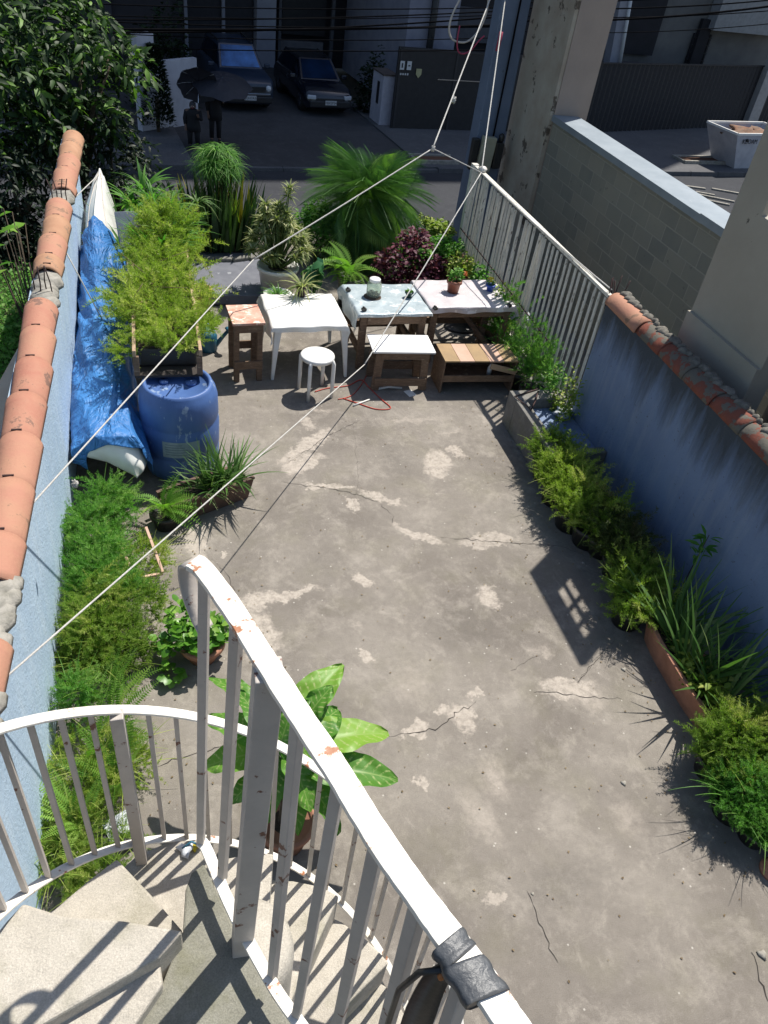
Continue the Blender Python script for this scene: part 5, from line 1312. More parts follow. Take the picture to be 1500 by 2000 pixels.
# the long asparagus mass in pots along the foot of the wall
row = [(1082, 878, .36, .16, .22, .28, 330), (1104, 918, .40, .18, .24, .30, 380), (1132, 965, .40, .18, .22, .28, 340), (1166, 1000, .38, .16, .18, .24, 260)]
for i, (u, v, z, rx, ry, h, n) in enumerate(row):
    right_bush(u, v, z, rx, ry, h, n, ('sunlit feathery fern in the first dark pot below the concrete trough', 'sunlit feathery fern in the second dark pot below the concrete trough', 'sunlit yellowish fern in the third dark pot below the concrete trough', 'small green fern in the fourth dark pot, where the shade begins')[i], (m_asp, m_aspy, m_aspy, m_asp)[i], 'asp', (.17, .22, darkpl), (.12, .22), 'potted_fern')
for i, (u, v) in enumerate(((1185, 1045), (1215, 1090), (1238, 1135), (1236, 1180))):
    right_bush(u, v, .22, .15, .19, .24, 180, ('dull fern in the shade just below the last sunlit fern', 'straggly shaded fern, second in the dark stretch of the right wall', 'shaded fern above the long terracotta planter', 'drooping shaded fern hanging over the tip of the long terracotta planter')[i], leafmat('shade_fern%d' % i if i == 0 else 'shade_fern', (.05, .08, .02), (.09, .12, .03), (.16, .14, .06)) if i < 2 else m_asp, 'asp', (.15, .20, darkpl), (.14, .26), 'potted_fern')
# wand-like twigs reaching up the wall
pp = G(1330, 1180, .3)
t = thing('bamboo_sprig', 'thin leafy sprig standing against the shaded blue wall', 'plant', (RX-.12, AX(1330, 1150, RX-.12).y, 0))
L = Leaves(); 
for z in (.62, .72, .82): rosette(L, (0, 0, z), 9, leaf_t(.14, .05, .2), (.08, .14), (-.1, .9))
L.build('leaves', m_aspg, t); mm = MB(); mm.tube([(0, 0, 0), (.01, .01, .45), (0, 0, .85)], [.006, .005, .003], 6); mm.build('stem', bark, t)
# terracotta trough with grass
c_ = (G(1310, 1300, .25)+G(1390, 1290, .25))/2
t = thing('terracotta_planter', 'long curved terracotta planter full of tall grass on the right', 'planter', (3.80, 3.02, 0), R(88))
def boat_trough(mb, L_, W, h, bow=.3, n=20, th=.02):
    def half(s): return W/2*(1-abs(s)**3*bow)
    vs = []; fs = []
    for i in range(n+1):
        s = -1+2*i/n; x = s*L_/2; w_ = half(s)
        lift = 0
        for (yy, z) in ((-w_*.72, 0), (-w_, h), (-w_-.012, h+.006), (-w_-.012, h-.03), ): pass
        vs += [(x*.90, -w_*.70, 0), (x, -w_, h), (x, -w_-.014, h), (x, -w_-.014, h+.02), (x, -w_+th, h+.02), (x*.97, -w_+th, h-.05), (x*.97, w_-th, h-.05), (x, w_-th, h+.02), (x, w_+.014, h+.02), (x, w_+.014, h), (x, w_, h), (x*.90, w_*.70, 0)]
    m_ = 12
    for i in range(n):
        for k_ in range(m_): fs.append((i*m_+k_, (i+1)*m_+k_, (i+1)*m_+(k_+1) % m_, i*m_+(k_+1) % m_))
    fs += [tuple(range(m_)), tuple(n*m_+k_ for k_ in range(m_))[::-1]]
    mb.add(vs, fs)
mm = MB(); boat_trough(mm, 1.02, .30, .25); mm.build('planter_box', terrpot, t, bevel=.003)
mm = MB(); mm.box((0, 0, .212), (.92, .22, .03)); mm.build('soil', soil, t)
L = Leaves()
for k_ in range(7): rosette(L, (-.40+.13*k_, random.uniform(-.05, .05), .22), 22, BLADE[k_ % 2], (.35, .80), (.5, 1.5), r0=.03, az0=R(-70), spread=3.6)
rosette(L, (-.2, 0, .22), 10, BLADE[0], (.4, .6), (.6, 1.2), az0=R(120), spread=2)
L.build('grass_tuft', m_grass, t)
for a_ in (((-.1, .02, .22), .35, .12, .16, 420, (.02, .045)), ((-.32, -.02, .24), .12, .10, .22, 150, (.03, .06)), ((.15, -.03, .22), .2, .1, .14, 150, (.02, .04))):
    L = Leaves(); mound(L, a_[0], a_[1], a_[2], a_[3], a_[4], size=(a_[5][0]*1.3, a_[5][1]*1.5), shell=.1); L.build('herb_clump', m_aspy, t)
right_bush(1452, 1420, .56, .18, .19, .36, 560, 'bright yellow-green fern at the right edge below the terracotta planter', m_asp, 'asp', (.16, .20, darkpl), (.11, .20), 'potted_fern')
right_bush(1500, 1420, .50, .18, .22, .34, 500, 'fern pressed against the right wall beside the bright one', m_asp, 'asp', (.14, .20, darkpl), (.11, .20), 'potted_fern')
right_bush(1470, 1525, .40, .19, .20, .30, 700, 'deep green feathery bush at the right edge', m_aspg, 'asp', (.15, .16, darkpl), (.08, .15))
right_bush(1505, 1590, .30, .15, .13, .2, 400, 'lowest green bush cut by the right edge of the view', m_aspg, 'asp', (.12, .14, darkpl), (.08, .14))
for i, (u, v) in enumerate(((1400, 1450), (1440, 1340), (1020, 870), (1045, 905), (1120, 1010))):
    q = G(u, v, 0)
    mm = MB(); mm.lathe((0, 0, 0), potprof(.13, .10, .21), 24); o = mm.build('empty_pot', darkpl if i % 2 else pbr('grey_pot%d' % 0, (.12, .12, .12), (.09, .09, .09), rough=.7)); o.location = (min(q.x+.10, RX-.2), q.y, 0)
    info(o, ('black pot hidden below the bright fern at the right edge', 'grey pot wedged behind the terracotta planter end', 'grey pot at the corner of the concrete trough', 'second dark pot below the concrete trough corner', 'black pot half hidden under the third fern')[i], 'pot')
t = thing('terracotta_saucer', 'round upturned terracotta pot at the right edge of the floor', 'pot', tuple(G(1508, 1702, 0)))
mm = MB(); mm.lathe((0, 0, 0), [(.085, 0), (.085, .025), (.070, .03), (.062, .12), (.058, .125), (.0001, .125)], 36); mm.build('pot', terrpot, t)

# ---- along the left wall
def left_mass(name, label, pts, mat, n, size=(.13, .26)):
    q = G(pts[0][0], pts[0][1], pts[0][2]); t = thing(name, label, 'plant', (q.x, q.y, 0)); L = Leaves()
    for (u, v, z, rx, ry, h) in pts:
        p = G(u, v, z); p.x = max(p.x, -.78); asparagus(L, (p.x-q.x, p.y-q.y, .05), rx, ry, max(.15, z+h), int(n*.85), size, dome=.55); wisps(L, (p.x-q.x, p.y-q.y, .1), rx, ry, z+h, 22)
    L.build('foliage', mat, t); return t
mspd = m_asp
left_mass('asparagus_fern', 'fresh green feathery fern below the near tip of the white hull', [(200, 980, .30, .22, .26, .12), (175, 1030, .30, .20, .26, .12)], m_aspg, 420, (.09, .17))
left_mass('asparagus_fern', 'large feathery fern against the pale blue wall, beside the broken frame', [(185, 1080, .35, .22, .24, .12), (200, 1130, .35, .26, .22, .12)], m_aspg, 460, (.09, .17))
left_mass('asparagus_fern', 'wide mound of feathery green beside the round-leaved potted plant', [(180, 1180, .38, .20, .20, .12), (240, 1170, .35, .25, .22, .10), (205, 1225, .35, .26, .18, .10)], m_asp, 400, (.09, .17))
left_mass('asparagus_fern', 'yellowish low fern around the broken timber frame', [(280, 1095, .15, .16, .20, .08)], m_aspy, 200, (.09, .16))
left_mass('asparagus_fern', 'dark tangled fern just above the curved stair rail', [(170, 1290, .15, .22, .16, .10), (230, 1290, .12, .20, .14, .08)], m_asp, 260, (.09, .16))
left_mass('asparagus_fern', 'small fern at the foot of the pale blue wall by the curved rail', [(140, 1350, .35, .12, .12, .08)], m_aspg, 200, (.08, .14))
t = thing('sword_fern', 'upright bright sword fern seen through the curved stair rail', 'plant', (-.62, 3.42, 0))
L = Leaves(); FR2 = frond_t(24, .11, .30, .45)
for (dx, dy, k_) in ((.05, .05, 10), (.12, -.20, 9), (.0, -.45, 10), (.16, -.62, 9), (-.05, -.85, 8)): frondset(L, (dx, dy, .12), k_, (.34, .50), (.4, 1.3), FR2); L.build('fronds', m_fern, t)
left_mass('ground_fern', 'yellow-green carpet of small plants behind the left balusters', [(190, 1480, .12, .26, .22, .10), (150, 1550, .12, .24, .20, .10), (230, 1500, .10, .20, .2, .08)], m_aspy, 300, (.07, .13))
left_mass('ground_fern', 'green low plants at the wall foot beside the lowest balusters', [(130, 1620, .10, .20, .20, .10), (180, 1640, .08, .20, .16, .08), (100, 1690, .08, .16, .16, .08), (200, 1730, .05, .14, .12, .08)], m_asp, 220, (.07, .13))
t = thing('plastic_tray', 'tilted black and white plastic tray among the low plants beyond the curved rail', 'tray', tuple(G(232, 1632, .06)), R(25))
mm = MB(); mm.box((0, 0, 0), (.26, .20, .05), rx=.35); mm.build('tray', darkpl, t, bevel=.006); mm = MB(); mm.box((.02, .03, .045), (.16, .13, .012), rx=.5); mm.build('crumpled_paper', bag_m, t)
# broken timber frame in the ferns
t = thing('timber_frame', 'broken pinkish timber frame sticking out of the ferns on the left', 'frame', tuple(G(300, 1060, .15)))
C0 = t.location
for a_, b_ in (((285, 1030, .32), (318, 1118, .22)), ((238, 1070, .30), (254, 1108, .25)), ((278, 1128, .2), (318, 1120, .2))):
    mm = MB(); mm.bar(G(*a_)-C0, G(*b_)-C0, .022, .022); mm.build('lath', wood_p, t, bevel=.002)
# bright fern by the planter
pp = G(320, 985, .25)
t = thing('potted_fern', 'bright green fern in front of the left grass planter', 'plant', (pp.x, pp.y, 0)); make_pot(t, .12, .09, .16, darkpl)
L = Leaves(); frondset(L, (0, 0, .2), 26, (.22, .36), (.1, 1.2), frond_t(16, .20, .30, .8)); L.build('fronds', m_fern, t)
# left terracotta planter with grass
c_ = G(395, 955, .22)
t = thing('terracotta_planter', 'rectangular brown planter of tall grass in front of the blue drum', 'planter', (c_.x+.04, c_.y+.02, 0), R(24))
mm = MB(); boat_trough(mm, .86, .26, .24, bow=.12); mm.build('planter_box', pbr('brown_trough', (.13, .075, .055), (.09, .055, .04), rough=.8), t, bevel=.003)
mm = MB(); mm.box((0, 0, .205), (.78, .19, .03)); mm.build('soil', soil, t)
L = Leaves()
for k_ in range(4): rosette(L, (.02+.09*k_, random.uniform(-.03, .03), .21), 34, BLADE[k_ % 2], (.30, .58), (.5, 1.5), r0=.03)
rosette(L, (-.1, 0, .21), 30, BLADE[2], (.2, .4), (.2, 1.2), r0=.05); L.build('grass_tuft', m_grass, t)
L = Leaves(); rosette(L, (.05, 0, .2), 50, BLADE[2], (.12, .25), (-.2, .6), r0=.1); L.build('dead_blades', m_dry, t)
# round-leaved plant in terracotta bowl
pp = G(395, 1262, .12)
t = thing('potted_plant', 'round glossy-leaved plant in a terracotta bowl near the head of the landing rail', 'plant', (pp.x, pp.y, 0))
make_pot(t, .155, .10, .19, terrpot, rim=.016)
L = Leaves(); RL = leaf_t(.46, .10, .12)
for (dx, dy, z, r_, n) in ((0, 0, .30, .20, 110), (-.12, .12, .32, .16, 70), (-.2, .0, .22, .14, 60), (.1, .05, .26, .12, 50), (-.22, -.18, .12, .08, 18)):
    mound(L, (dx, dy, z-.08), r_, r_, r_*.9, n, RL, (.055, .085), (-.5, .7), shell=.5)
L.build('foliage', m_broad, t); mm = MB(); stems(mm, (0, 0, .15), [(random.uniform(-.25, .15), random.uniform(-.15, .2), random.uniform(.2, .4)) for _ in range(14)], .006, 5); mm.build('stems', m_grass, t)

# ---- dumb cane with big speckled leaves beside the stair
t = thing('dumb_cane', 'large-leaved dumb cane rising right of the landing rail in the foreground', 'plant', (.52, 2.32, 0))
make_pot(t, .17, .13, .24, terrpot, rim=.014)
def big_leaf(L_, p, az, el, ln_, wd, roll=0, droop=.35, seed=0):
    nu, nv = 16, 10; r_ = random.Random(seed); vs = []; mid = []
    Rm = Matrix.Rotation(az, 3, 'Z') @ Matrix.Rotation(-el, 3, 'Y') @ Matrix.Rotation(roll, 3, 'X')
    for i in range(nu+1):
        t_ = i/nu; w_ = wd*.66*(math.sin(PI*min(1, t_*.90+.09))**.6)*(1-.30*t_)
        for j in range(nv+1):
            s = -1+2*j/nv; x = ln_*(t_-.12*droop*t_*t_); z = -droop*ln_*t_*t_+abs(s)*w_*.28+.010*math.sin(abs(s)*7+t_*20)*abs(s)+.012*math.sin(t_*11+s*2+seed)*abs(s)
            v = Rm @ Vector((x, s*w_, z))+Vector(p); vs.append(tuple(v)); mid.append((1-abs(s), t_))
    fs = [(i*(nv+1)+j, (i+1)*(nv+1)+j, (i+1)*(nv+1)+j+1, i*(nv+1)+j+1) for i in range(nu) for j in range(nv)]
    L_.raw(np.array(vs), np.array(fs), r_.uniform(.1, 1)); L_.mid = getattr(L_, 'mid', [])+mid
specs = [  # px of leaf base, px tip, z base, z tip, width
    ((570, 1410), (668, 1305), .95, 1.05, .19), ((600, 1440), (662, 1390), .90, .86, .19), ((590, 1460), (750, 1430), .85, .80, .21), ((600, 1500), (768, 1525), .78, .72, .20),
    ((560, 1440), (540, 1305), .95, 1.05, .13), ((520, 1450), (405, 1405), .85, .85, .16), ((510, 1470), (405, 1500), .78, .70, .17), ((540, 1480), (510, 1610), .75, .55, .16),
    ((580, 1500), (665, 1615), .72, .52, .16), ((530, 1400), (420, 1320), .9, .92, .13), ((560, 1470), (610, 1575), .85, .70, .15), ((545, 1470), (565, 1380), .95, 1.15, .12), ((575, 1480), (640, 1440), .90, .98, .17), ((535, 1500), (450, 1560), .70, .6, .14), ((555, 1420), (600, 1370), .98, 1.08, .15),
    ((600, 1430), (690, 1480), .86, .80, .16), ((590, 1420), (640, 1340), .98, 1.12, .15), ((560, 1490), (590, 1620), .66, .5, .15), ((530, 1450), (470, 1350), .95, 1.0, .13), ((600, 1480), (700, 1570), .70, .58, .16)]
L = Leaves(); tops = []; c0 = t.location
for i, (a, b_, z0, z1, w_) in enumerate(specs):
    p0, p1 = G(*a, z0)-c0, G(*b_, z1)-c0; d = p1-p0
    big_leaf(L, p0, math.atan2(d.y, d.x), math.atan2(d.z, math.hypot(d.x, d.y))+.30, d.length*1.05, w_, random.uniform(-.25, .25), .34, i); tops.append(p0)
o = L.build('leaves', m_dief, t, smooth=True)
for nm_, k_ in (('mid', 0), ('along', 1)): at = o.data.attributes.new(nm_, 'FLOAT', 'POINT'); at.data.foreach_set('value', np.array(L.mid, np.float32)[:, k_].copy())
mm = MB()
for a, b_ in (((0, 0, .2), (.05, .05, .78)), ((.03, .02, .2), (.02, .1, .70)), ((-.03, 0, .2), (-.06, .02, .68))):
    mm.tube([a, Vector(a).lerp(Vector(b_), .5)+Vector((.02, 0, 0)), b_], [.020, .017, .014], 9)
mm.build('stems', bark, t)
mm = MB()
for tp_ in tops: mm.tube([(.0+random.uniform(-.05, .05), .05, .62), tuple(tp_)], [.010, .005], 6)
mm.build('leaf_stalks', m_broad, t)

# ================================================================== ACROSS THE STREET
def bxy(mb, P, z0, z1): mb.prism([(p.x, p.y) for p in P], SL+z0, SL+z1)
def lpx(u, v, d=0): return G(u, v, SL+d)
def text(body, size, mat, parent, loc, rot, name='lettering', ext=.003):
    c = bpy.data.curves.new(name, 'FONT'); c.body = body; c.size = size; c.align_x = 'CENTER'; c.align_y = 'CENTER'; c.extrude = ext
    tmp = bpy.data.objects.new('tmp_text', c); link(tmp); bpy.context.view_layer.update()
    me = bpy.data.meshes.new_from_object(tmp.evaluated_get(bpy.context.evaluated_depsgraph_get())); bpy.data.objects.remove(tmp)
    me.materials.clear(); me.materials.append(mat); me.name = name
    o = bpy.data.objects.new(name, me); link(o, parent); o.location = loc; o.rotation_euler = rot; return o
# block over the parking bay; unseen upper floors added and sized to shade the street
t = thing('apartment_building', 'dark shaded apartment block over the open parking bay with the two cars, its unseen upper floors added for shade', 'building', (4.5, 38, SL), TH)
def Bb(mb, x0, x1, y0, y1, z0, z1): mb.box(((x0+x1)/2-4.5, (y0+y1)/2-38, (z0+z1)/2), (x1-x0, y1-y0, z1-z0))
mm = MB(); Bb(mm, -26, 32, 33.5, 46, 5.9, 36); mm.build('unseen_shade_floors', facade_m, t)
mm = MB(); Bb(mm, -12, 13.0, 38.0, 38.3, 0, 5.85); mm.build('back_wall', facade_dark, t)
mm = MB(); Bb(mm, -.9, 4.4, 37.4, 37.99, 0.1, 5.85); mm.build('grey_render_panel', pbr('mid_dark_render', (.045, .043, .048), (.035, .034, .038), rough=.9), t)
mm = MB(); Bb(mm, 4.45, 5.25, 36.9, 37.9, 0, 5.85); mm.build('white_column', facade_w, t)
mm = MB(); Bb(mm, 5.6, 7.6, 37.75, 37.97, 0.02, 1.0); mm.build('low_white_panel', pbr('dim_white', (.20, .19, .19), (.16, .15, .16), rough=.9), t)
for xx in (1.6, 3.1, 5.45, 7.75):
    mm = MB(); Bb(mm, xx, xx+.12, 37.2, 37.38, 0, 5.8); mm.build('steel_post', facade_w if xx < 5 else pbr('dim_steel%d' % int(xx), (.10, .10, .11), (.08, .08, .09)), t)
mm = MB(); Bb(mm, 5.7, 7.6, 37.6, 37.74, 1.25, 5.0)
mm.build('window_grille', blacksteel, t)
mm = MB(); Bb(mm, 8.6, 10.6, 31.0, 37.9, 0, 5.85); mm.build('white_side_wall', pbr('dim_white_wall', (.26, .26, .31), (.20, .20, .25), rough=.9, scale=2), t)
mm = MB(); mm.tube([(9.5-4.5, 30.8-38, 0), (9.5-4.5, 30.8-38, 5.8)], .13, 12); mm.build('drain_pipe', blacksteel, t)
# right-hand house with dark gate wall
t = thing('dark_gate', 'tall black sheet-metal gate with two small white plates and a shield', 'gate', tuple((lpx(762, 258)+lpx(920, 262))/2), R(7))
ga, gbb = lpx(762, 258), lpx(920, 262); gl = 8.2; gh = 2.55
mm = MB(); mm.box((gl/2-1.65, 0, gh/2+.1), (gl, .08, gh)); mm.build('gate_leaf', darkgate, t)
mm = MB()
for i in range(4): mm.box((-1.55+i*2.1, -.05, gh/2+.1), (.07, .03, gh))
mm.box((gl/2-1.65, -.05, gh+.06), (gl, .03, .05)); mm.build('frame', pbr('gate_frame', (.02, .02, .024), (.025, .025, .03), rough=.5), t)
def on_gate(u, v):
    base = ga; p = AY(u, v, ga.y+.06+.12*(u-762)/158*3.2*.3); q = p-t.location; return q
q = on_gate(783, 126); q2 = on_gate(797, 127); q3 = on_gate(816, 142)
gp = []
for qq in (q, q2): mm = MB(); mm.box((qq.x, -.065, qq.z), (.16, .02, .26)); mm.build('white_plate', plate_m, t); 
mm = MB(); mm.box((q.x, -.078, q.z), (.05, .004, .14)); mm.build('plate_figure', ink, t)
mm = MB(); mm.box((q2.x, -.078, q2.z), (.08, .004, .04)); mm.build('plate_figure', ink, t)
mm = MB(); w_ = .10; mm.prism([(-w_, -.005), (w_, -.005), (w_, .005), (-w_, .005)], 0, .2)
sh = MB(); P_ = [(-.10, .13), (.10, .13), (.10, -.04), (0, -.15), (-.10, -.04)]
sh.add([(q3.x+x, -.076, q3.z+z) for x, z in P_]+[(q3.x+x, -.060, q3.z+z) for x, z in P_], [(0, 1, 2, 3, 4)[::-1], (5, 6, 7, 8, 9)]+[(i, (i+1) % 5, 5+(i+1) % 5, 5+i) for i in range(5)]); sh.build('shield_plate', pbr('yellowish_plate', (.42, .40, .22), (.36, .34, .18)), t)
for i in range(4): mm = MB(); mm.box((q.x+i*.085-.02, -.07, q.z-.26), (.05, .012, .06)); mm.build('house_number', plate_m, t)
mm = MB(); mm.box((1.0, -.07, 1.75), (2.2, .02, .03)); mm.build('handle_bar', chrome, t)
t = thing('shaded_house', 'dark house with an upper wall panel behind the tall black gate', 'house', (12.5, 31, SL), TH)
mm = MB(); mm.box((0.5, 1.4, 2.9), (7, .3, 5.8)); mm.build('wall', facade_dark, t)
mm = MB(); mm.box((-.4, 1.1, 3.0), (2.6, .2, 1.1)); mm.build('grey_panel', pbr('dim_panel', (.07, .07, .08), (.055, .055, .065), rough=.8), t)
t = thing('meter_cabinet', 'narrow white meter cabinet with a brown top between the black car and the black gate', 'cabinet', tuple(lpx(742, 245)), R(7))
mm = MB(); mm.box((0, 0, .85), (.50, 1.0, 1.7)); mm.build('cabinet', pbr('cabinet_paint', (.46, .45, .50), (.38, .37, .42), rough=.8), t, bevel=.01)
mm = MB(); mm.box((0, 0, 1.72), (.56, 1.06, .05)); mm.build('top_slab', pbr('brown_slab', (.10, .08, .07), (.07, .055, .05), rough=.9), t)
mm = MB(); mm.box((-.254, -.1, 1.1), (.015, .22, .7)); mm.build('meter_window', blacksteel, t)

# ---- parking-bay white wall, cypress, recess on the left
wa, wb = lpx(290, 262), lpx(385, 246)
ang = math.atan2(wb.y-wa.y, wb.x-wa.x)
t = thing('boundary_wall', 'rough white boundary wall stepping down beside the parking bay', 'wall', tuple(wa), ang)
Lw = (wb-wa).length
mm = MB(); mm.box((Lw/2+.16, 0, .98), (Lw-.33, .16, 1.96)); mm.build('low_wall', pbr('rough_white_render', (.52, .52, .56), (.42, .42, .46), rough=.9, scale=3, bump=.8, bscale=8), t)
mm = MB(); mm.box((.02, 0, 1.35), (.62, .22, 2.7)); mm.build('pier', MAT['rough_white_render'], t)
q = lpx(310, 262)
t = thing('clipped_cypress', 'dark clipped cypress standing in front of the white boundary wall', 'tree', (q.x, q.y-.25, SL+.1))
L = Leaves(); n = 2600; zz = U(.25, 2.35, n); rr = (.42*(1-(zz-.25)/2.3)**.7+.05)*U(.7, 1.08, n); a_ = U(0, 6.28, n)
P = np.stack([rr*np.cos(a_), rr*np.sin(a_), zz], -1); L.put(LEAF, P, rots(a_, U(.2, 1.2, n), U(-.5, .5, n)), U(.07, .13, n)); L.build('crown', m_dark, t)
mm = MB(); mm.tube([(0, 0, 0), (0, 0, 1.0)], .06, 8); mm.build('trunk', bark, t)
t = thing('shaded_house', 'dark house front behind the white boundary wall', 'house', (-3.2, 31, SL), TH)
mm = MB(); mm.box((0, 0, 2.6), (8.5, .3, 5.2)); mm.build('wall', facade_dark, t)
mm = MB(); mm.box((1.2, -.2, 2.2), (2.2, .06, 1.6)); mm.build('window', MAT['mid_dark_render'], t)
t = thing('climbing_shrub', 'dark shrub filling the recess between the black car and the meter cabinet', 'shrub', (8.0, 30.6, SL+.1))
L = Leaves(); mound(L, (0, 0, 0), .5, .6, 2.0, 900, size=(.10, .18)); L.build('foliage', m_dark, t)
t = thing('climbing_shrub', 'dark creeper mass behind the low white wall, left of the blue car', 'shrub', (.7, 29.0, SL+.1))
L = Leaves(); mound(L, (0, 0, 0), 1.1, .8, 3.1, 1800, size=(.12, .22)); L.build('foliage', m_dark, t)

# ---- cars
def car(label, loc, rz, paint, W=1.78, Ln=4.2, Ht=1.62, suv=True, plate='ABC1D23'):
    t = thing('parked_car', label, 'car', loc, rz, 'cars in the parking bay')
    # side profile stations along y (front = -y): (y, z_bottom, z_shoulder, half width)
    hz0 = .98 if suv else .80
    def ring(y, zb, zs, hw, zt, ht):
        return [(-hw*.92, y, zb), (-hw, y, zb+.18), (-hw, y, zs-.12), (-hw*.95, y, zs), (-ht, y, zt), (ht, y, zt), (hw*.95, y, zs), (hw, y, zs-.12), (hw, y, zb+.18), (hw*.92, y, zb)]
    h = W/2; F_ = -Ln/2
    sec = [ring(F_, .32, .55, h*.80, .60, h*.70), ring(F_+.06, .24, hz0-.18, h*.93, hz0-.12, h*.82), ring(F_+.25, .22, hz0-.02, h, hz0+.02, h*.86), ring(F_+.75, .22, hz0+.04, h, hz0+.10, h*.86), ring(F_+1.15, .22, hz0+.08, h, hz0+.14, h*.84)]
    sec += [ring(Ln/2-.2, .24, hz0+.08, h, hz0+.14, h*.84), ring(Ln/2, .35, hz0-.1, h*.9, hz0-.05, h*.8)]
    vs = [p for s_ in sec for p in s_]; m_ = 10; fs = []
    for i in range(len(sec)-1):
        for k_ in range(m_): fs.append((i*m_+k_, i*m_+(k_+1) % m_, (i+1)*m_+(k_+1) % m_, (i+1)*m_+k_))
    fs += [tuple(range(m_))[::-1], tuple((len(sec)-1)*m_+k_ for k_ in range(m_))]
    mm = MB(); mm.add(vs, fs, smooth=True); mm.build('body', paint, t, bevel=.02)
    zb = hz0+.13; r0, r1 = F_+1.10, F_+1.85
    cab = [[(-h*.86, r0, zb), (h*.86, r0, zb)], [(-h*.70, r1, Ht-.03), (h*.70, r1, Ht-.03)], [(-h*.70, Ln/2-.75, Ht), (h*.70, Ln/2-.75, Ht)], [(-h*.80, Ln/2-.08, zb), (h*.80, Ln/2-.08, zb)]]
    v_ = [cab[0][0], cab[1][0], cab[2][0], cab[3][0], cab[0][1], cab[1][1], cab[2][1], cab[3][1]]
    mm = MB(); mm.add(v_, [(0, 1, 2, 3)[::-1], (4, 5, 6, 7), (1, 5, 6, 2), (0, 4, 5, 1)[::1], (2, 6, 7, 3), (0, 3, 7, 4)]); mm.build('cabin', paint, t, bevel=.03)
    def off(a, b_, k): return tuple(Vector(a).lerp(Vector(b_), k))
    a0_, a1_, b0_, b1_ = map(Vector, (cab[0][0], cab[0][1], cab[1][0], cab[1][1]))
    nrm = (a1_-a0_).cross(b0_-a0_).normalized(); nrm = nrm if nrm.y < 0 else -nrm
    P_ = [a0_.lerp(a1_, .06).lerp(b0_.lerp(b1_, .06), .06), a1_.lerp(a0_, .06).lerp(b1_.lerp(b0_, .06), .06), b1_.lerp(b0_, .07).lerp(a1_, .07), b0_.lerp(b1_, .07).lerp(a0_, .07)]
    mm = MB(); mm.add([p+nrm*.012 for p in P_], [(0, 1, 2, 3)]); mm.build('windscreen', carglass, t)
    for s_ in (-1, 1):
        P_ = [(s_*h*.845, r0+.25, zb+.04), (s_*h*.735, r1+.02, Ht-.10), (s_*h*.735, Ln/2-.85, Ht-.08), (s_*h*.83, Ln/2-.35, zb+.04)]
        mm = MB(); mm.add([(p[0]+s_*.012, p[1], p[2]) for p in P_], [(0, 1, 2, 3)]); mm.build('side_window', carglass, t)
        mm = MB(); mm.box((s_*(h+.10), F_+1.35, zb+.06), (.20, .10, .14)); mm.build('mirror', paint, t, bevel=.03)
        mm = MB()
        if suv: mm.lathe((0, 0, 0), [(.0001, .03), (.06, .025), (.095, .0), (.095, -.04)], 18); o = mm.build('headlight', lampm, t); o.rotation_euler = (PI/2, 0, 0); o.location = (s_*h*.74, F_-.0, hz0-.24)
        else: mm.box((s_*h*.76, F_+.06, hz0-.20), (.30, .14, .13), rz=s_*.35); mm.build('headlight', lampm, t, bevel=.03)
        for yy in (F_+.82, Ln/2-.78):
            w_ = MB(); w_.lathe((0, 0, -.11), [(.18, 0), (.33, .01), (.345, .05), (.345, .17), (.33, .21), (.2, .22)], 28); wo = w_.build('wheel', rubber, t); wo.rotation_euler = (0, PI/2, 0); wo.location = (s_*(h-.11), yy, .345)
            w_ = MB(); w_.lathe((0, 0, -.115), [(.0001, 0), (.2, .005), (.21, .03), (.21, .2), (.2, .225), (.0001, .23)], 20); w_.build('rim', chrome, wo)
        if suv: mm = MB(); mm.bar((s_*h*.66, r1+.1, Ht+.04), (s_*h*.66, Ln/2-.8, Ht+.05), .04, .04); mm.build('roof_rail', blacksteel, t)
    mm = MB(); mm.box((0, F_-.005, hz0-.27), (W*.62, .05, .16 if suv else .09)); mm.build('grille', blacksteel, t, bevel=.01)
    if suv: mm = MB(); mm.box((0, F_-.03, hz0-.42), (W*.80, .06, .07)); mm.build('chrome_strip', chrome, t, bevel=.01)
    else: mm = MB(); mm.box((0, F_-.02, hz0-.36), (W*.55, .03, .025)); mm.build('chrome_strip', chrome, t, bevel=.005)
    mm = MB(); mm.box((0, F_-.035, .40), (W*.88, .10, .22)); mm.build('bumper', blacksteel, t, bevel=.04)
    mm = MB(); mm.box((0, F_-.10, .46), (.42, .015, .14)); pl_ = mm.build('number_plate', plate_m, t)
    text(plate, .11, ink, pl_, (0, F_-.110, .455), (PI/2, 0, 0))
    return t
q = (lpx(412, 226)+lpx(515, 224))/2
car('dark blue off-road car behind the open umbrellas, left of the two parked cars', (q.x+.08, q.y+2.1, SL+.12), R(9), carpaint1, 1.8, 4.2, 1.75, True, 'QOH7A34')
q = (lpx(575, 238)+lpx(680, 232))/2
car('black hatchback parked beside the meter cabinet, right of the two parked cars', (q.x-.05, q.y+2.1, SL+.12), R(9), carpaint2, 1.76, 4.1, 1.50, False, 'FBX2F24')

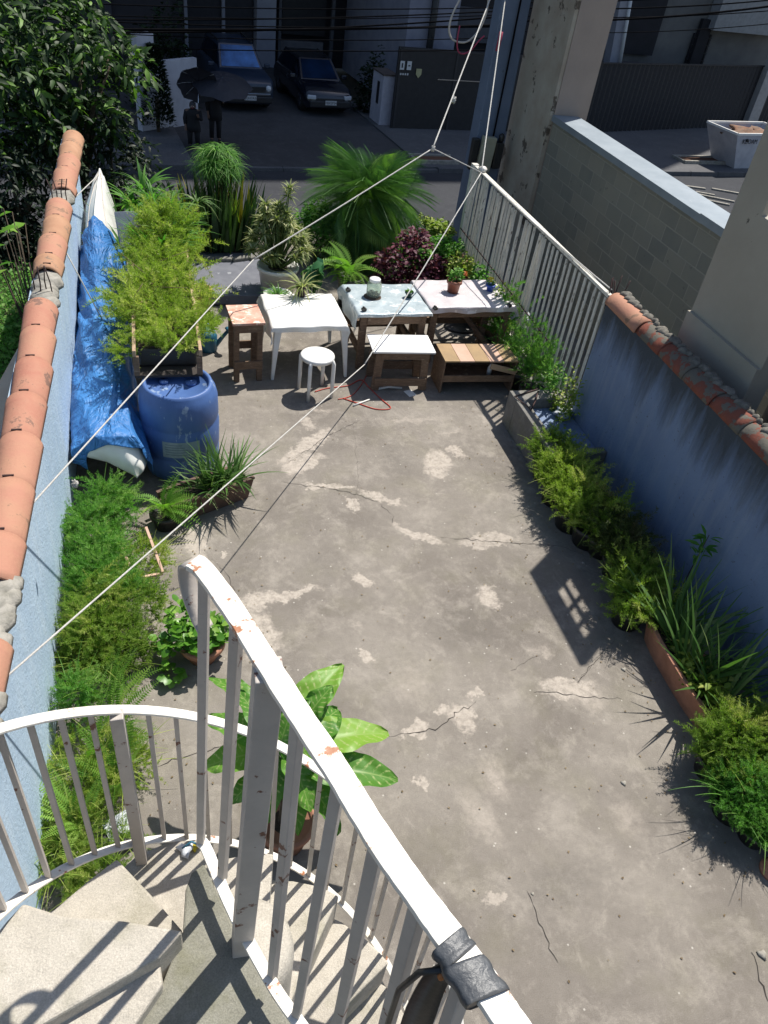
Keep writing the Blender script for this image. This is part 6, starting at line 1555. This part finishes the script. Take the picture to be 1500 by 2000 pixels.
# ---- people with umbrellas
def person(label, loc, rz, h=1.62, arm='up', hold=None, back=False):
    t = thing('person', label, 'person', loc, rz)
    J = {'pel': (0, 0, .53*h), 'spi': (0, .01, .66*h), 'che': (0, 0, .77*h), 'nec': (0, -.005, .845*h), 'hea': (0, -.015, .90*h), 'top': (0, -.01, .985*h)}
    V = []; E = []; Rr = []
    def v(p, r): V.append(p); Rr.append(r); return len(V)-1
    pel = v(J['pel'], (.155, .11)); spi = v(J['spi'], (.135, .10)); che = v(J['che'], (.165, .11)); nec = v(J['nec'], (.055, .055)); hea = v(J['hea'], (.078, .092)); top = v(J['top'], (.05, .06))
    E += [(pel, spi), (spi, che), (che, nec), (nec, hea), (hea, top)]
    for s_ in (-1, 1):
        hip = v((s_*.095, 0, .49*h), (.095, .095)); kn = v((s_*.105, -.02, .28*h), (.062, .065)); an = v((s_*.11, .01, .055*h), (.042, .045)); toe = v((s_*.12, -.13, .02*h), (.040, .028))
        E += [(pel, hip), (hip, kn), (kn, an), (an, toe)]
        sh_ = v((s_*.175, 0, .80*h), (.062, .062))
        if s_ > 0 and arm == 'up': el = v((s_*.23, -.10, .66*h), (.045, .045)); wr_ = v((s_*.16, -.24, .74*h), (.032, .032)); ha = v((s_*.155, -.27, .78*h), (.035, .022))
        else: el = v((s_*.23, .02, .63*h), (.045, .045)); wr_ = v((s_*.22, -.06, .49*h), (.032, .032)); ha = v((s_*.21, -.08, .44*h), (.034, .022))
        E += [(che, sh_), (sh_, el), (el, wr_), (wr_, ha)]
        for k_ in range(4):
            f0 = v((V[ha][0]+(k_-1.5)*.018, V[ha][1]-.02, V[ha][2]-(.02 if arm != 'up' or s_ < 0 else -.01)), (.009, .009)); f1 = v((V[ha][0]+(k_-1.5)*.018, V[ha][1]-.03, V[ha][2]-(.08 if arm != 'up' or s_ < 0 else -.03)), (.007, .007)); E += [(ha, f0), (f0, f1)]
        th_ = v((V[ha][0]-s_*.035, V[ha][1]-.02, V[ha][2]-.01), (.010, .010)); E.append((ha, th_))
    me = bpy.data.meshes.new('body'); me.from_pydata(V, E, []); o = bpy.data.objects.new('body', me); link(o, t); me.materials.append(skin)
    md = o.modifiers.new('skin', 'SKIN'); md.use_smooth_shade = True
    for i, r_ in enumerate(Rr): me.skin_vertices[0].data[i].radius = r_
    me.skin_vertices[0].data[pel].use_root = True
    sb = o.modifiers.new('sub', 'SUBSURF'); sb.levels = 1; sb.render_levels = 2
    # coat and trousers as open lofts
    mm = MB(); mm.lathe((0, 0, 0), [(.215, .36*h), (.205, .48*h), (.175, .60*h), (.185, .70*h), (.205, .79*h), (.13, .845*h), (.065, .86*h)], 22, sxy=(1, .68)); mm.build('coat', coatm, t)
    for s_ in (-1, 1):
        if s_ > 0 and arm == 'up': P_ = [(s_*.17, 0, .80*h), (s_*.235, -.10, .66*h), (s_*.17, -.22, .73*h)]
        else: P_ = [(s_*.17, 0, .80*h), (s_*.235, .02, .63*h), (s_*.222, -.05, .51*h)]
        mm = MB(); mm.tube(P_, [.075, .058, .045], 12); mm.build('sleeve', coatm, t)
        mm = MB(); mm.tube([(s_*.095, 0, .50*h), (s_*.105, -.02, .28*h), (s_*.11, .01, .06*h)], [.11, .078, .065], 12); mm.build('trouser_leg', coatm, t)
        mm = MB(); mm.lathe((s_*.118, -.06, 0), [(.055, 0), (.06, .03), (.045, .07), (.0001, .08)], 14, sxy=(.8, 2.0)); mm.build('shoe', rubber, t)
    mm = MB(); mm.lathe((0, .012, .90*h), [(.088, -.03), (.096, .03), (.085, .095), (.05, .135), (.0001, .15)], 18); mm.build('hair', ink, t)
    mm = MB(); mm.lathe((0, 0, 0), [(.0001, .022), (.010, .012), (.013, 0)], 8); nz = mm.build('nose', skin, t); nz.location = (0, -.105, .905*h); nz.rotation_euler = (PI/2, 0, 0)
    for s_ in (-1, 1):
        mm = MB(); mm.lathe((0, 0, 0), [(.006, -.006), (.011, 0), (.006, .006)], 8); e_ = mm.build('eye', plate_m, t); e_.location = (s_*.032, -.098, .925*h)
        mm = MB(); mm.lathe((0, 0, 0), [(.012, -.02), (.016, 0), (.010, .025)], 8, sxy=(.5, 1)); e_ = mm.build('ear', skin, t); e_.location = (s_*.084, -.005, .915*h)
    mm = MB(); mm.box((0, -.103, .885*h), (.045, .012, .010)); mm.build('mouth', redink, t)
    return t
def umbrella(label, grip, top, r, tilt=(0, 0), n=8):
    g_ = Vector(grip); tp_ = Vector(top); t = thing('umbrella', label, 'umbrella', tuple(g_))
    d = (tp_-g_); zax = d.normalized(); q_ = zax.to_track_quat('Z', 'Y')
    mm = MB(); mm.tube([zax*-.08, d], .010, 8); mm.build('shaft', chrome, t)
    vs = [(0, 0, 0)]; 
    rings = ((.35, -.03), (.7, -.12), (1.0, -.27)); K = n*4
    for (rr, zz) in rings:
        for k_ in range(K):
            a = 2*PI*k_/K; ph = abs(((k_ % 4)-0)/4-.5)*2      # 1 at rib, 0 mid panel
            rad = r*rr*(.90+.10*ph); vs.append((rad*math.cos(a), rad*math.sin(a), zz*r*(1.0 if True else 1)-.03*r*(ph)*rr*(.6)+.02*r*(1-ph)))
    fs = [(0, 1+k_, 1+(k_+1) % K) for k_ in range(K)]
    for j in range(2):
        for k_ in range(K): fs.append((1+j*K+k_, 1+(j+1)*K+k_, 1+(j+1)*K+(k_+1) % K, 1+j*K+(k_+1) % K))
    mm = MB(); mm.add([tuple(q_ @ Vector(v)+d*.97) for v in vs], fs); mm.build('canopy', umbm, t)
    for k_ in range(n):
        a = 2*PI*k_/n; mm = MB(); mm.tube([q_ @ Vector((0, 0, -.02))+d*.97, q_ @ Vector((.7*r*math.cos(a), .7*r*math.sin(a), -.16*r))+d*.97, q_ @ Vector((r*math.cos(a), r*math.sin(a), -.31*r))+d*.97], .005, 5); mm.build('rib', chrome, t)
    mm = MB(); mm.tube([d, d+zax*.06], [.012, .004], 6); mm.build('tip', blacksteel, t)
    return t
q = AY(376, 203, 24.9)
z0_ = SL+.14
person('person in a long black coat on the far pavement, face showing below the umbrella', (q.x, 24.9, z0_), R(-8), h=q.z-z0_+.05)
q2_ = AY(416, 196, 25.6)
person('person in black clothes half hidden under the larger umbrella, in front of the blue car', (q2_.x+.05, 25.6, z0_), R(5), h=1.66)
umbrella('tilted black umbrella held over the person on the left', (q.x+.15, 24.62, z0_+1.30), tuple(AY(388, 158, 25.3)), .62)
umbrella('broad black umbrella covering the bonnet of the blue car', (q2_.x+.25, 25.33, z0_+1.32), tuple(AY(434, 150, 25.2)), .88)

# ---- right side: dark corrugated fence, pillars, houses
fa, fb = lpx(1110, 268), lpx(1520, 250)
ang = math.atan2(fb.y-fa.y, fb.x-fa.x); fL = (fb-fa).length
t = thing('corrugated_fence', 'long dark ribbed metal fence across the street on the right', 'fence', tuple(fa), ang)
mm = MB(); nseg = int(fL/.13); P_ = []
for i in range(nseg+1):
    x = fL*i/nseg; P_ += [(x, .03 if i % 2 else -.03)]
vs = [(x, y, .0) for x, y in P_]+[(x, y, 2.55) for x, y in P_]; N = len(P_)
mm.add(vs, [(i, i+1, N+i+1, N+i) for i in range(N-1)]); mm.build('ribbed_sheet', pbr('charcoal_sheet', (.014, .014, .018), (.019, .019, .023), rough=.6), t)
mm = MB(); mm.box((fL/2, -.045, 2.56), (fL, .05, .05)); mm.build('top_rail', MAT['charcoal_sheet'], t)
t = thing('street_pillar', 'slanting bluish white pillar rising behind the dark ribbed fence', 'pillar', tuple(AY(1190, 150, 32.6)))
p0, p1 = AY(1190, 150, 32.6), AY(1222, -30, 32.6); mm = MB(); mm.bar(p0-t.location, p1-t.location, .55, .5); mm.build('shaft', facade_w, t)
mm = MB(); mm.tube([AY(1206, 150, 32.2)-t.location, AY(1237, -30, 32.2)-t.location], .07, 8); mm.build('pipe', plate_m, t)
t = thing('street_pillar', 'pale concrete street pole in front of the dark ribbed fence at the right edge', 'pillar', tuple(lpx(1457, 256)))
mm = MB(); mm.box((0, 0, 4.2), (.50, .40, 8.4), taper=.8); mm.build('shaft', pbr('pale_pole', (.36, .35, .34), (.29, .28, .27), rough=.85), t)
t = thing('far_house', 'grey house with a barred window and pale bay behind the dark ribbed fence', 'house', (23, 36, SL), R(6))
mm = MB(); mm.box((2, 0, 3), (18, .3, 6)); mm.build('wall', facade_mid, t)
q = AY(1375, 100, 35.4)-t.location
mm = MB(); mm.box((q.x, -.25, q.z), (1.0, .1, 1.2)); w_ = mm.build('window', facade_dark, t)
mm = MB()
for i in range(4): mm.box((q.x-.4+.27*i, -.33, q.z), (.03, .03, 1.2))
for i in range(4): mm.box((q.x, -.34, q.z-.45+.3*i), (1.0, .03, .03))
mm.build('window_bars', blacksteel, w_)
q = AY(1450, 60, 35.0)-t.location
mm = MB(); mm.box((q.x+.8, -.5, q.z+.6), (4.2, .6, 1.5)); mm.build('pale_bay', pbr('pale_bay_paint', (.30, .30, .30), (.24, .24, .24)), t)
mm = MB(); mm.box((q.x-1.4, -.35, q.z-1.1), (.6, .2, 2.6)); mm.build('doorway', facade_dark, t)
mm = MB(); mm.box((-3.4, -.3, 3.6), (5.0, .2, 3.0)); mm.build('dark_opening', facade_dark, t)
mm = MB(); mm.box((-3.6, -2.2, 1.9), (5.5, 1.6, .15)); mm.build('shed_roof', MAT['mid_dark_render'], t)

# ---- skip container, tree pit, stacked planks
q = lpx(1440, 335)
t = thing('skip_container', 'white rubbish skip with dark lettering standing at the kerb', 'skip', (q.x+.35, q.y+.6, SL+.02), R(10))
def skipbox(mb, L0, L1, W0, W1, h, z=0):
    vs = [(-L0/2, -W0/2, z), (L0/2, -W0/2, z), (L0/2, W0/2, z), (-L0/2, W0/2, z), (-L1/2, -W1/2, z+h), (L1/2, -W1/2, z+h), (L1/2, W1/2, z+h), (-L1/2, W1/2, z+h)]
    mb.add(vs, [(0, 3, 2, 1), (0, 1, 5, 4), (1, 2, 6, 5), (2, 3, 7, 6), (3, 0, 4, 7)])
skw = pbr('skip_paint', (.50, .50, .53), (.40, .40, .44), rough=.6, scale=3, spot=(.2, .13, .09), spot_scale=6, spot_th=.68)
mm = MB(); skipbox(mm, 1.5, 2.9, 1.2, 1.6, 1.25, .08); mm.build('skip_body', skw, t, solid=.03)
mm = MB()
for a_, b_ in (((-1.45, -.8), (1.45, -.8)), ((1.45, -.8), (1.45, .8)), ((1.45, .8), (-1.45, .8)), ((-1.45, .8), (-1.45, -.8))): mm.bar((*a_, 1.35), (*b_, 1.35), .07, .07)
mm.build('rim', white_clean, t)
for xx in (-.9, .9):
    mm = MB(); mm.tube([(xx, -.8, 1.15), (xx, -.88, 1.15)], .05, 8); mm.build('lifting_lug', blacksteel, t)
text('KZOAM', .21, ink, t, (-.72, -.805, 1.10), (PI/2-.1, 0, 0)); text('i 3\n15', .15, redink, t, (-.08, -.80, 1.06), (PI/2-.1, 0, 0))
mm = MB(); blob(mm, (0, 0, 1.15), 1.1, .62, .2, 5, 12, 8, .2); mm.build('rubble', pbr('rubble', (.25, .13, .08), (.16, .12, .09), rough=1, bump=1, bscale=12), t)
for i, (u, v, w_, lb) in enumerate(((845, 322, 1.3, 'square planting pit with a pale kerb beyond the big palm'), (1375, 322, 2.4, 'open planting pit with reddish earth beside the white skip'))):
    q = lpx(u, v); t = thing('tree_pit', lb, 'planting pit', (q.x, q.y, SL+.16), R(6))
    mm = MB(); mm.box((0, 0, .0), (w_, .62, .03)); mm.build('earth', pbr('red_earth', (.16, .07, .035), (.10, .05, .03), rough=1), t)
    mm = MB(); mm.box((0, -.36, .02), (w_+.2, .10, .14)); mm.box((0, .36, .02), (w_+.2, .10, .10)); mm.box((-w_/2-.05, 0, .02), (.10, .62, .10)); mm.build('pit_kerb', mortar, t, bevel=.01)
q = lpx(1385, 375)
for i in range(5):
    mm = MB(); w_ = random.uniform(.6, 1.7); mm.box((0, 0, 0), (w_, .10, .04), rz=random.uniform(-.3, .3)); o = mm.build('plank', mortar); o.location = (q.x+random.uniform(-.8, .8), q.y-1.0+i*.36, SL+.03+.0*i); o.rotation_euler = (0, 0, R(-18)+random.uniform(-.12, .12))
    info(o, 'weathered loose plank lying in the road below the white skip', 'plank', 'loose planks lying in the road near the skip')

# ---- overhead cables across the top
for i, (v0, v1, Y, r_, sag) in enumerate(((18, 28, 19, .010, .12), (28, 52, 19, .012, .10), (52, 48, 19.3, .026, .08), (45, 72, 19, .010, .16), (80, 96, 19.5, .012, .10), (-5, 14, 19, .012, .1), (60, 30, 19.6, .018, .15), (34, 20, 19.1, .014, .1))):
    a_ = AY(-80, v0, Y); b_ = AY(1010, v1, Y)
    mm = MB(); mm.tube(catenary(a_, b_, sag), r_, 6); info(mm.build('overhead_cable', cablem), 'black overhead cable strung across the street to the blue pole', 'cable', 'overhead cables running left of the pole')
for i, (v0, v1, Y, r_, sag) in enumerate(((15, 10, 19, .016, .12), (40, 18, 19, .024, .15), (30, 32, 19.4, .012, .12), (60, 55, 19.6, .010, .15), (5, -10, 19.4, .016, .1))):
    a_ = AY(990, v0, Y); b_ = AY(1600, v1-20, Y)
    mm = MB(); mm.tube(catenary(a_, b_, sag), r_, 6); info(mm.build('overhead_cable', cablem), 'black overhead cable running from the blue pole to the right edge', 'cable', 'overhead cables running right of the pole')
t = thing('hanging_cable', 'looped grey cable hanging off the blue pole', 'cable', tuple(AY(910, 50, 12.9)))
mm = MB(); mm.tube([p-t.location for p in dens([AY(u, v, 12.7) for u, v in ((903, -10), (885, 25), (877, 55), (882, 75), (900, 83), (918, 78), (938, 55), (950, 25), (955, -10))], 5)], .014, 7); mm.build('loop', rail_side, t)
t = thing('hanging_cable', 'bright red wire drooping in front of the looped grey cable', 'cable', tuple(AY(900, 100, 12.5)))
mm = MB(); mm.tube([p-t.location for p in dens([AY(u, v, 12.5) for u, v in ((898, 50), (893, 80), (895, 100), (905, 105), (920, 98), (935, 80), (946, 70))], 5)], .011, 6); mm.build('wire', redink, t)

# ================================================================== TREE ON THE LEFT
def tree(label, base, crown_blobs, leaf, n_per, mat, size, trunk_r=.14, hi=None):
    t = thing('leafy_tree', label, 'tree', base); b0 = Vector(base)
    mm = MB(); C = [Vector(c[:3])-b0 for c in crown_blobs]; fork = sum(C, Vector())/len(C); fork.z *= .55
    mm.tube([(0, 0, 0), (fork.x*.3, fork.y*.3, fork.z*.5), fork], [trunk_r, trunk_r*.85, trunk_r*.7], 10)
    for c in C: mm.tube([fork, fork.lerp(c, .55)+Vector((random.uniform(-.1, .1), random.uniform(-.1, .1), .08)), c], [trunk_r*.5, trunk_r*.28, .012], 7)
    mm.build('trunk', bark, t)
    L = Leaves()
    for (x, y, z, r_) in crown_blobs:
        p = Vector((x, y, z))-b0; k = int(n_per*r_*r_)
        # leaves in drooping sprays
        ns = max(6, k//9); d = rng.normal(size=(ns, 3)); d /= np.linalg.norm(d, axis=1)[:, None]; rr = rng.random(ns)**.45*r_
        ctr = d*rr[:, None]+np.array(p); az = np.arctan2(d[:, 1], d[:, 0])+rng.normal(0, .6, ns); el = U(-.5, .7, ns)
        for q_ in range(9):
            t_ = q_/9.; off = np.stack([np.cos(az)*t_*.32, np.sin(az)*t_*.32, (el*.28*t_-.22*t_*t_)], -1)
            L.put(leaf, ctr+off+rng.normal(0, .015, (ns, 3)), rots(az+((-1)**q_)*U(.4, 1.1, ns), el-.5*t_+rng.normal(0, .3, ns), rng.normal(0, .5, ns)), U(*size, ns))
    L.build('crown', mat, t); return t
TL = leaf_t(.17, .04, .25)
def cb(u, v, Y, r_): p = AY(u, v, Y); return (p.x, p.y, p.z, r_)
tree('large dark tree with sunlit drooping leaf sprays at the upper left', (-1.9, 13.6, SL), [cb(60, 60, 14.2, .95), cb(160, 110, 13.6, .75), cb(110, 190, 13.4, .75), cb(30, 230, 13.0, .8), cb(190, 200, 14.0, .6), cb(215, 130, 13.4, .36), cb(-20, 120, 13.2, .9), cb(120, 20, 15, .8), cb(215, 100, 14, .33), cb(100, 280, 13.2, .6)], TL, 950, m_tree, (.12, .24), .16)
tree('low dark tree behind the far end of the left wall', (-.9, 14.2, SL), [cb(215, 270, 13.8, .55), cb(240, 320, 13.6, .50), cb(175, 250, 13.8, .5), cb(200, 350, 13.2, .5), cb(260, 360, 13.0, .38)], TL, 1500, m_dark, (.08, .15), .10)
tree('dark bushy tree growing just left of the ridge tiles', (-2.6, 12.3, -.3), [cb(30, 420, 12.0, .5), cb(60, 360, 12.4, .5), cb(10, 330, 12.2, .6), cb(40, 490, 11.8, .32), cb(-20, 470, 11.8, .5), cb(85, 300, 12.8, .5)], TL, 1500, m_dark, (.08, .15), .08)
t = thing('broadleaf_weed', 'pale broad leaves poking over the ridge tiles from the neighbouring garden', 'plant', (-1.35, 8.6, -.3))
L = Leaves(); n = 12; P = np.stack([U(-.22, -.0, n), U(-.9, .9, n), U(1.5, 1.8, n)], -1); L.put(leaf_t(.2, .05, .2), P, rots(U(2.6, 4.2, n), U(-.3, .5, n), U(-.3, .3, n)), U(.15, .28, n)); L.build('leaves', m_broad, t)
mm = MB(); stems(mm, (0, 0, 0), [tuple(p) for p in P], .010, 5); mm.build('stems', bark, t)
t = thing('dark_hedge', 'dark undergrowth below the tree on the outer side of the left wall', 'hedge', (-2.6, 12.0, -.3))
L = Leaves(); mound(L, (0, .4, 0), 1.2, .8, .8, 1800, size=(.08, .15)); L.build('foliage', m_dark, t)

# fallen leaf litter and grit along the foot of the planting, uncountable
L = Leaves(); n = 1500
side = rng.random(n) < .5
X = np.where(side, -.80+np.abs(rng.normal(0, .55, n)), 4.1-np.abs(rng.normal(0, .45, n))); Y = U(1.2, 7.6, n)
k_ = rng.random(n) < .25; X = np.where(k_, U(0, 3.8, n), X); Y = np.where(k_, U(1, 8, n), Y)
L.put(LEAF, np.stack([X, Y, np.full(n, .006)], -1), rots(U(0, 6.28, n), U(-.05, .25, n), U(-.4, .4, n)), U(.006, .022, n))
info(L.build('leaf_litter', m_dry), 'scattered dry leaf litter and grit on the yard floor', 'leaf litter', kind='stuff')
